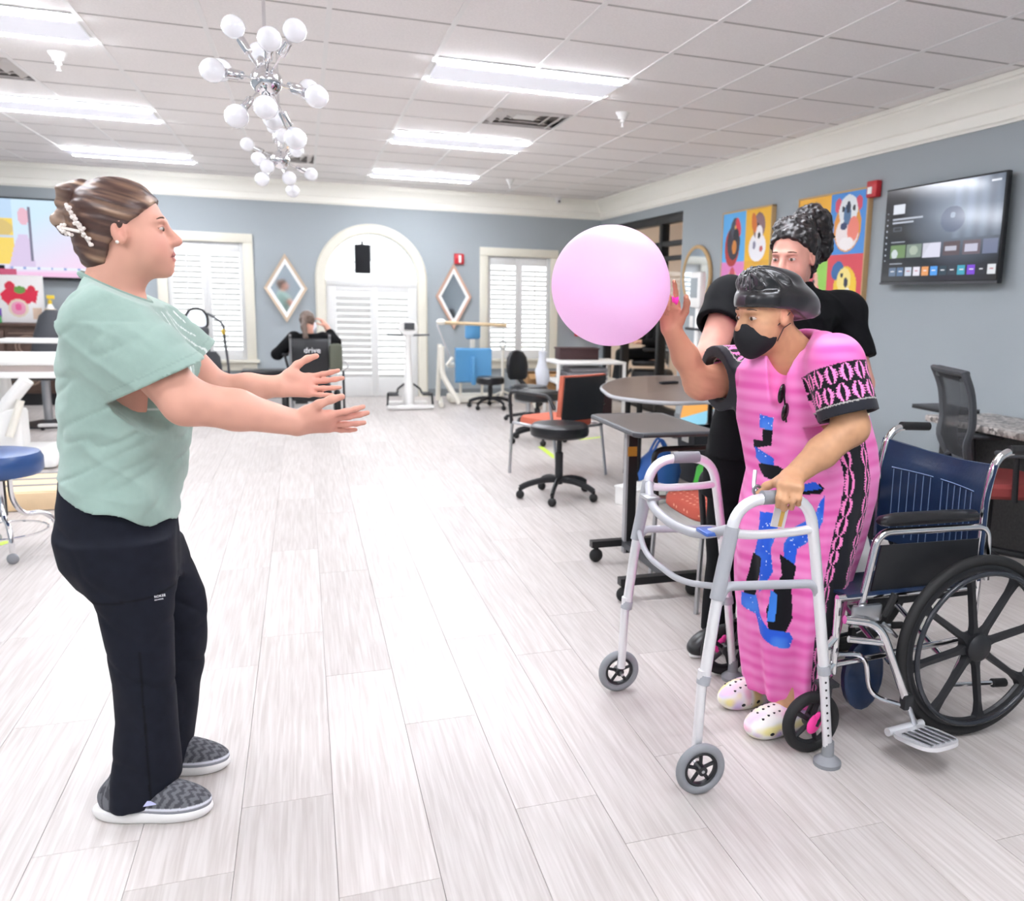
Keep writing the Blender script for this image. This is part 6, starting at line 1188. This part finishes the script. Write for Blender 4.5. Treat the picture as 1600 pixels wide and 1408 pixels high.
# sunglasses hanging in the neckline
g0 = V3(*vB)+V3(.01, -.02, .035); mb = MB(); A = TR(*(Vector(g0)-L)) @ Matrix.Rotation(.35, 4, 'X') @ rotz(-.9)
mb.ell(tuple(Vector(g0)-L), (.018, .008, .03), Matrix.Rotation(.15, 4, 'Y') @ rotz(.5), 14, 10); mb.ell(tuple(Vector(g0)-L+Vector((.012, -.006, -.055))), (.017, .008, .028), Matrix.Rotation(.15, 4, 'Y') @ rotz(.5), 14, 10); mb.tube([Vector(g0)-L+Vector((.0, -.006, .03)), Vector(g0)-L+Vector((.014, -.012, -.085))], .003, 6); mb.build('sunglasses', mat('smoke_lens', '#1E1418', .12), t)
# pendant tag and keys at the hand, towel at the hip
p = px(1218, 808, 2.06); MB().box(tuple(Vector(p)-L), (.045, .004, .06), Matrix.Rotation(.2, 4, 'Y')).build('wrist_tag', mat('tag_white', '#EDE9E6', .6), t); MB().box(tuple(Vector(p)-L+Vector((.006, -.0025, 0))), (.012, .002, .056), Matrix.Rotation(.2, 4, 'Y')).build('tag_stripe', mat('tag_gold', '#E3B65A', .6), t)
MB().tube(spline([Vector(px(1180, 735, 2.12))-L, Vector(px(1178, 760, 2.1))-L, Vector(px(1184, 768, 2.08))-L], 4), .006, 8).torus(tuple(Vector(px(1183, 766, 2.08))-L), .012, .005, Matrix.Rotation(PI/2, 4, 'X'), 16, 6).build('key_ring', M_steel, t)
wp = [Vector(px(x, y, 2.115))-L for x, y in ((1352, 640), (1340, 668), (1315, 692), (1288, 706))]; MB().tube(spline(wp, 5), .013, 8, sc=(1.5, .6)).build('cream_lining', mat('cream_cloth', '#F1EBCF', .8), t)
# clogs with tie-dye blotches and holes
def clog(heel, toe):
    h, e = V3(*heel), V3(*toe); d = nrm(e-h); l = np.cross(V3(0, 0, 1), d); Ln = np.linalg.norm(e-h); A = np.stack([d, l, V3(0, 0, 1)], 1); Wd = lambda a, b, c: h+d*a*Ln+l*b+V3(0, 0, c)
    u = SDF(); u.ell(Wd(.2, 0, .035), (.07, .042, .04), A, .03); u.ell(Wd(.5, 0, .045), (.09, .047, .05), A, .04); u.ell(Wd(.76, 0, .038), (.075, .053, .045), A, .04); u.cut((0, 0, .002), (0, 0, -1))
    holes = [(.62+.09*i, .028*j, 0) for i in range(4) for j in (-1, 0, 1)]
    def uc(P):
        q = (P-h) @ A; c = np.tile(C_('#F3F0EA'), (len(P), 1)); n = vnoise(P, 28, 3); n2 = vnoise(P, 24, 8); c = mix(c, C_('#F3E7A0'), np.clip(n*2, 0, 1)); c = mix(c, C_('#D9C4EA'), np.clip(n2*2-.2, 0, 1)); return mix(c, C_('#F2C2D6'), np.clip(-n*2-.4, 0, 1))
    so = imp('clog', u, np.minimum(h, e)-.07, np.maximum(h, e)+V3(.07, .07, .12), .0038, vmat('foam_clog', .6), t, uc)
    for a, b, _ in holes:
        zz = .12; P0 = Wd(a, b, zz); 
        while u(P0[None])[0] > 0 and P0[2] > .02: P0 = P0-V3(0, 0, .002)
        MB().lathe([(0, .002), (.0045, .0015), (.0045, -.004), (0, -.004)], 10, TR(*(Vector(P0)-L)), caps=False).build('vent_hole', M_blk, so)
    for a in (.55, .68, .8):
        for sd_ in (-1, 1): P0 = Wd(a, sd_*.05, .03); MB().ell(tuple(Vector(P0)-L), (.01, .006, .008), None, 10, 6).build('side_vent', M_blk, so)
a = on_z(1162, 1130, .03); clog((a.x+.235, 2.27, 0), (a.x, 2.235, 0)); a = on_z(1120, 1085, .03); clog((a.x+.235, 2.47, 0), (a.x, 2.44, 0))

# balloon -------------------------------------------------------------
bc = on_y(955, 447, 2.5); Rb = .183
t = thing('balloon', 'round pale pink balloon with hot pink knot held up by the older woman', 'balloon', None, tuple(bc-Vector((0, 0, Rb))))
kn = Vector((wR[0], wR[1], wR[2])) ; kd = (on_y(1043, 467, 2.49)-bc).normalized(); A = TR(0, 0, Rb) @ align(kd)
m = mat('pink_latex', '#FADCF5', .38); nt = m.node_tree; tl = nt.nodes.new('ShaderNodeBsdfTranslucent'); tl.inputs['Color'].default_value = (*lin('#FADCF5'), 1); mx_ = nt.nodes.new('ShaderNodeMixShader'); mx_.inputs[0].default_value = .5; nt.links.new(nt.nodes['Principled BSDF'].outputs[0], mx_.inputs[1]); nt.links.new(tl.outputs[0], mx_.inputs[2]); nt.links.new(mx_.outputs[0], nt.nodes['Material Output'].inputs['Surface'])
MB().lathe([(0, -Rb)]+[(Rb*math.sin(a)*(1 if a < 2.2 else 1-.12*(a-2.2)), -Rb*math.cos(a)) for a in np.linspace(.08, PI-.12, 40)]+[(.012, Rb*1.02), (.006, Rb*1.05), (0, Rb*1.05)], 56, A, caps=False).build('skin', m, t, ang=80)
MB().lathe([(.0, Rb*1.0), (.012, Rb*1.01), (.006, Rb*1.06), (.012, Rb*1.09), (.009, Rb*1.14), (.016, Rb*1.2), (0, Rb*1.2)], 16, A, caps=False).build('knot', mat('hot_pink_latex', '#FF3EC0', .3), t)

# ------------------------------------------------------------------ the helper in black behind her
Y3 = 3.0
t = thing('person', 'dark haired woman in black scrubs standing behind the woman in pink', 'person', None, (1.75, Y3, 0)); L = Vector(t.location)
R3 = frame((-.82, -.55, -.16)); O3 = px(1240, 402, 2.98); SK3 = '#D9A08E'
s = SDF(); W = head_sdf(s, O3, R3, 1.04); sR3, eR3, wR3 = px(1140, 470, 2.95), px(1108, 560, 2.82), V3(1.56, 2.72, 1.0); sL3, eL3, wL3 = px(1318, 490, 3.05), px(1345, 600, 2.95), V3(1.95, 2.78, .95)
s.cap(W(-.03, 0, -.06), V3(1.84, Y3+.02, 1.42), .054, .06, .03); s.stack([(.85, 1.78, Y3, .12, .11), (1.0, 1.78, Y3, .13, .11), (1.2, 1.8, Y3, .15, .11), (1.38, 1.82, Y3, .15, .09), (1.43, 1.83, Y3, .08, .06)], .03)
s.chain([sR3, eR3], [.06, .054], .03); s.chain([eR3, wR3], [.05, .032], .02); s.chain([sL3, eL3], [.06, .054], .03); s.chain([eL3, wL3], [.05, .032], .02)
hand_sdf(s, wR3, (.3, -.6, -.4), (.6, .2, -.5), True, (.3, .3, .2)); hand_sdf(s, wL3, (-.5, -.6, -.3), (-.5, .2, -.5), False, (.3, .3, .2))
for dx, dy in ((-.1, -.03), (.08, .02)): s.chain([V3(1.71+dx*.8, Y3, .85), V3(1.70+dx, Y3+dy, .48), V3(1.69+dx*1.1, Y3+dy, .1)], [.07, .05, .038], .02)
imp('body', s, (1.25, 2.5, 0), (2.25, 3.25, 1.75), .0048, M_skin, t, lambda P: face_col(P, O3, R3, 1.04, SK3, '#B9605C', .35)); eyes(t, O3, R3, 1.04, mat('iris_grey', '#5E5348', .2))
tp = SDF(); tp.stack([(.78, 1.70, Y3, .2, .15), (.95, 1.72, Y3, .19, .15), (1.15, 1.76, Y3, .21, .15), (1.33, 1.8, Y3, .23, .14), (1.40, 1.82, Y3, .18, .115), (1.44, 1.83, Y3, .1, .09), (1.47, 1.84, Y3, .075, .075)], .03)
tp.cap(V3(1.8, Y3, 1.37), sR3+V3(0, 0, .0), .07, .085, .05); tp.cap(V3(1.86, Y3, 1.37), sL3, .07, .085, .05)
cR3 = sR3+nrm(eR3-sR3)*.13; cL3 = sL3+nrm(eL3-sL3)*.2; tp.cap(sR3, cR3+nrm(eR3-sR3)*.03, .088, .094, .04); tp.cap(sL3, cL3+nrm(eL3-sL3)*.03, .085, .09, .04)
def tcut3(P, d):
    for a, e, cp in ((sR3, eR3, cR3), (sL3, eL3, cL3)): dv = nrm(e-a); m = ((P-a) @ dv > .06) & (np.linalg.norm(np.cross(P-a, dv), axis=1) < .12); d = np.where(m, np.maximum(d, (P-cp) @ dv), d)
    return d-.006*vnoise(P*np.array([9, 9, 14]), 1, 3)-.004*(1-np.abs(vnoise(np.stack([(P[:, 0]+P[:, 2])*14, P[:, 1]*6, (P[:, 2]-P[:, 0])*5], 1), 1, 5)))**3
tp.fn(tcut3); tp.cap(W(-.03, 0, -.06), V3(1.84, Y3+.02, 1.44), .062, .066, .01, op='s'); tp.cap(V3(1.80, Y3-.06, 1.47), V3(1.77, Y3-.14, 1.36), .055, .004, .01, op='s'); tp.cap(cR3-nrm(eR3-sR3)*.03, eR3, .074, .074, .004, op='s')
M_scrub = mat('black_scrub', '#0B0C0F', .85, spec=.2); imp('scrub_top', tp, (1.3, 2.6, .74), (2.3, 3.3, 1.5), .006, M_scrub, t)
tr3 = SDF(); tr3.stack([(.62, 1.69, Y3, .2, .14), (.75, 1.70, Y3, .2, .145), (.9, 1.71, Y3, .19, .14)], .03); tr3.stack([(.06, 1.575, Y3-.04, .085, .085), (.4, 1.59, Y3-.03, .085, .085), (.78, 1.62, Y3, .11, .11)], .03); tr3.stack([(.06, 1.80, Y3+.02, .08, .085), (.4, 1.80, Y3+.02, .085, .085), (.78, 1.78, Y3, .11, .11)], .03); tr3.fn(lambda P, d: d-.006*vnoise(P*np.array([9, 9, 12]), 1, 6))
imp('scrub_trousers', tr3, (1.4, 2.75, .03), (2.0, 3.25, .92), .007, M_scrub, t)
for hx, hy, tx, ty in ((1.64, 2.97, 1.40, 2.86), (1.86, 3.03, 1.64, 2.98)):
    h, e = V3(hx, hy, 0), V3(tx, ty, 0); d = nrm(e-h); l = np.cross(V3(0, 0, 1), d); A = np.stack([d, l, V3(0, 0, 1)], 1); u = SDF(); u.ell(h+d*.06+V3(0, 0, .05), (.07, .042, .06), A, .03); u.ell(h+d*.15+V3(0, 0, .045), (.09, .045, .05), A, .04); u.ell(h+d*.21+V3(0, 0, .035), (.07, .047, .035), A, .04); u.cut((0, 0, .012), (0, 0, -1)); so = imp('shoe', u, np.minimum(h, e)-.08, np.maximum(h, e)+V3(.08, .08, .14), .005, M_blkv, t)
    b = SDF(); b.ell(h+d*.13+V3(0, 0, .008), (.145, .047, .02), A, .03); b.cut((0, 0, 0), (0, 0, -1)).cut((0, 0, .016), (0, 0, 1)); imp('sole', b, np.minimum(h, e)-.08, np.maximum(h, e)+V3(.08, .08, .06), .005, M_white, t, parent=so)
hs = SDF(); E = lambda c, r, k=.02, op='u': hs.ell(O3+R3 @ (V3(*c)*1.04), V3(*r)*1.04, R3, k, op)
E((-.014, 0, .04), (.105, .084, .095)); E((-.055, 0, -.02), (.06, .07, .075), .03)
hs.fn(lambda P, d: np.maximum(d, ((P-O3) @ R3)[:, 0]/1.04-np.interp(((P-O3) @ R3)[:, 2]/1.04, [-.13, -.07, -.03, .0, .02, .05, .075, .11], [-.06, -.05, -.03, -.012, .012, .045, .07, .12])))
bp_ = px(1268, 345, 3.06); hs.ell(bp_, (.078, .07, .062), None, .03); hs.ell(px(1280, 380, 3.06), (.055, .06, .08), None, .04); hs.ell(px(1240, 355, 3.02), (.075, .07, .04), None, .03)
def curls(P, d): return d-.008*np.abs(vnoise(P, 42, 2))-.006*vnoise(P, 85, 5)
hs.fn(curls); imp('hair', hs, O3-.22, O3+V3(.25, .25, .25), .0042, vmat('dark_hair', .4, spec=.5), t, lambda P: mix(np.tile(C_('#120D0F'), (len(P), 1)), C_('#332724'), np.clip(vnoise(P, 60, 4)*1.2-.1, 0, 1)))
# ------------------------------------------------------------------ people farther away
def power_chair(loc, rz, label, person_label, full=True):
    t = thing('power_wheelchair', label, 'wheelchair', None, loc, rz)
    MB().box((0, .05, .3), (.42, .6, .2), bev=.05).build('drive_base', M_blk, t); MB().box((0, .12, .5), (.44, .46, .08), bev=.03).build('seat', M_blkv, t)
    b = MB().loft([[(x, -.14-.03*math.cos(x*5)+.03-k_, z) for x in np.linspace(-.21, .21, 9)] + [(x, -.19-.03*math.cos(x*5)+.03+k_, z) for x in np.linspace(.21, -.21, 9)] for z, k_ in ((.5, .01), (.53, 0), (.84, 0), (.88, .012))]).build('backrest', M_blkv, t)
    if full: text('drive', .085, TR(.02, -.212, .73) @ Matrix.Rotation(PI/2, 4, 'X'), M_wtx, b)
    for x in (-.27, .27):
        A = TR(x, -.08, .16) @ Matrix.Rotation(PI/2, 4, 'Y'); wq = MB().torus((0, 0, 0), .125, .035, A, 28, 10).build('wheel', M_rub, t); MB().lathe([(0, -.03), (.09, -.03), (.09, .03), (0, .03)], 20, A, caps=False).build('hub', M_lgt, wq)
        MB().torus((0, 0, 0), .06, .025, TR(x, .42, .085) @ Matrix.Rotation(PI/2, 4, 'Y'), 20, 8).build('caster', M_rub, t); MB().tube([(x*.8, -.15, .5), (x*.95, -.15, .68), (x*.95, .18, .68)], .014, 8).build('arm_frame', M_blk, t); MB().box((x*.95, .05, .7), (.07, .3, .035), bev=.015).build('arm_pad', M_blkv, t)
        MB().tube([(x*.4, .35, .4), (x*.4, .55, .12)], .016, 8).box((x*.4, .6, .1), (.14, .2, .02), bev=.008).build('foot_rest', M_blk, t)
    for x in (-.2, .2): MB().tube([(x, -.17, .45), (x, -.18, .88), (x, -.24, .92)], .013, 8).build('back_cane', M_steel, t)
    if full:
        bg_ = MB().box((.26, -.2, .68), (.14, .1, .3), bev=.04).build('side_bag', mat('olive_cloth', '#5C5F52', .9), t); MB().torus((.34, -.1, .58), .05, .008, Matrix.Rotation(PI/2, 4, 'X'), 24, 6).build('joystick_loop', M_chrome, t); MB().tube([(.34, -.1, .53), (.34, -.12, .02)], .012, 8).build('cane_stick', M_blk, t)
    return t
pcx, pcy = .06, 9.95
power_chair((pcx, pcy, 0), 0, 'black power wheelchair seen from behind beside the arched door', '')
t = thing('person', 'seated person in black top with brown ponytail in the power wheelchair, seen from behind', 'person', None, (pcx, pcy, .52)); O = V3(.04, 9.97, 1.05); Rp = frame((.25, .9, -.45)); s = SDF(); W = head_sdf(s, O, Rp, .92); s.cap(W(-.03, 0, -.06), V3(.05, 9.93, .93), .05, .055, .03); s.stack([(.54, pcx, pcy+.05, .17, .12), (.7, pcx, pcy+.02, .16, .1), (.88, pcx, pcy-.02, .15, .09)], .03)
EL, ER = V3(-.28, 9.95, .7), V3(.33, 9.98, .83); s.chain([V3(-.1, 9.93, .88), EL, V3(-.2, 10.2, .72)], [.05, .045, .03], .02); s.chain([V3(.2, 9.93, .88), ER, V3(.24, 10.05, 1.0)], [.05, .045, .03], .02); hand_sdf(s, V3(-.2, 10.2, .72), (.2, 1, 0), (.3, 0, -1), False, (.4, .5, .4), .95, k=.01); hand_sdf(s, V3(.24, 10.05, 1.0), (-.5, .2, .8), (-.6, .3, -.6), True, (.4, .5, .4), .95, k=.01)
for x in (-.1, .1): s.chain([V3(pcx+x, pcy+.05, .62), V3(pcx+x, pcy+.48, .6), V3(pcx+x, pcy+.55, .2)], [.075, .06, .045], .02)
imp('body', s, (-.45, 9.7, .05), (.5, 10.6, 1.25), .009, M_skin, t, lambda P: face_col(P, O, Rp, .92, SK, '#B9605C'))
s = SDF(); s.stack([(.56, pcx, pcy+.05, .19, .14), (.75, pcx, pcy+.02, .185, .125), (.86, pcx, pcy-.01, .17, .11), (.93, pcx, pcy-.02, .08, .07)], .03); s.chain([V3(-.1, 9.93, .88), EL, EL*.4+V3(-.2, 10.2, .72)*.6], [.075, .06, .05], .03); s.chain([V3(.2, 9.93, .88), ER, ER*.4+V3(.24, 10.05, 1.0)*.6], [.072, .06, .05], .03); imp('black_top', s, (-.45, 9.7, .5), (.5, 10.4, 1.05), .012, M_scrub, t)
s = SDF()
for x in (-.1, .1): s.chain([V3(pcx+x, pcy+.05, .63), V3(pcx+x, pcy+.48, .61), V3(pcx+x, pcy+.55, .18)], [.09, .075, .06], .03)
imp('trousers', s, (-.25, 9.85, .08), (.35, 10.65, .8), .012, M_scrub, t)
s = SDF(); s.ell(O+Rp @ V3(-.02, 0, .03), (.098, .082, .09), Rp, .02); s.fn(lambda P, d: np.maximum(d, ((P-O) @ Rp)[:, 0]-.045)); s.chain([O+Rp @ V3(-.1, 0, .03), V3(.0, 9.83, 1.0), V3(.02, 9.80, .9), V3(.04, 9.8, .85)], [.03, .03, .025, .012], .02); s.fn(lambda P, d: d-.005*vnoise(P, 50)); imp('hair', s, (-.2, 9.7, .8), (.25, 10.15, 1.25), .008, mat('brown_hair', '#6B5A50', .5, noise=.3, nscale=40), t)
s = SDF(); s.ell(O+Rp @ V3(.05, -.02, -.03), (.085, .07, .07), Rp, .02); s.fn(lambda P, d: np.maximum(d, .035-((P-O) @ Rp)[:, 0])); imp('white_mask', s, O-.2, O+.2, .009, mat('pale_mask', '#E9EDF4', .7), t)
# someone in a wheelchair beyond the glazing
power_chair((4.77, 11.35, 0), math.radians(70), 'dark wheelchair in the hallway beyond the black framed glazing', '', False)
t = thing('person', 'seated person in dark clothes in the hallway beyond the glazing', 'person', None, (4.95, 10.55, .52)); O = V3(4.85, 10.5, 1.27); Rp = frame((-.9, .4, -.2)); s = SDF(); W = head_sdf(s, O, Rp, .95); s.cap(W(-.03, 0, -.06), V3(4.93, 10.52, 1.1), .05, .06, .03); s.stack([(.54, 4.95, 10.55, .16, .18), (.8, 4.95, 10.55, .13, .16), (1.05, 4.94, 10.54, .1, .15)], .03)
for q in (-1, 1): s.chain([V3(4.94, 10.54+.17*q, 1.05), V3(4.85, 10.54+.2*q, .8), V3(4.62, 10.6+.14*q, .8)], [.05, .042, .03], .02); hand_sdf(s, V3(4.62, 10.6+.14*q, .8), (-1, .2, 0), (0, 0, -1), q < 0, (.4, .5, .4), .95, k=.01)
for q in (-.1, .1): s.chain([V3(4.92, 10.56+q, .62), V3(4.5, 10.7+q, .6), V3(4.42, 10.72+q, .15)], [.075, .06, .045], .02)
imp('body', s, (4.25, 10.15, .05), (5.25, 11.0, 1.45), .011, M_skin, t, lambda P: face_col(P, O, Rp, .95, '#E3B49C', '#B9605C'))
s = SDF(); s.stack([(.56, 4.95, 10.55, .18, .2), (.8, 4.95, 10.55, .155, .185), (1.04, 4.94, 10.54, .12, .18), (1.12, 4.94, 10.53, .06, .09)], .03)
for q in (-1, 1): s.chain([V3(4.94, 10.54+.17*q, 1.05), V3(4.85, 10.54+.2*q, .8), V3(4.7, 10.58+.16*q, .8)], [.068, .055, .045], .03)
for q in (-.1, .1): s.chain([V3(4.92, 10.56+q, .63), V3(4.5, 10.7+q, .61), V3(4.42, 10.72+q, .12)], [.09, .072, .055], .03)
imp('dark_clothes', s, (4.25, 10.15, .05), (5.25, 11.0, 1.2), .013, M_scrub, t); s = SDF(); s.ell(O+Rp @ V3(-.02, 0, .035), (.098, .082, .09), Rp, .02); s.fn(lambda P, d: np.maximum(d, ((P-O) @ Rp)[:, 0]-.04-.3*((P-O) @ Rp)[:, 2])); imp('hair', s, O-.2, O+.2, .01, mat('grey_hair', '#3A3030', .6), t)

t.location = (4.77, 11.35, .52)
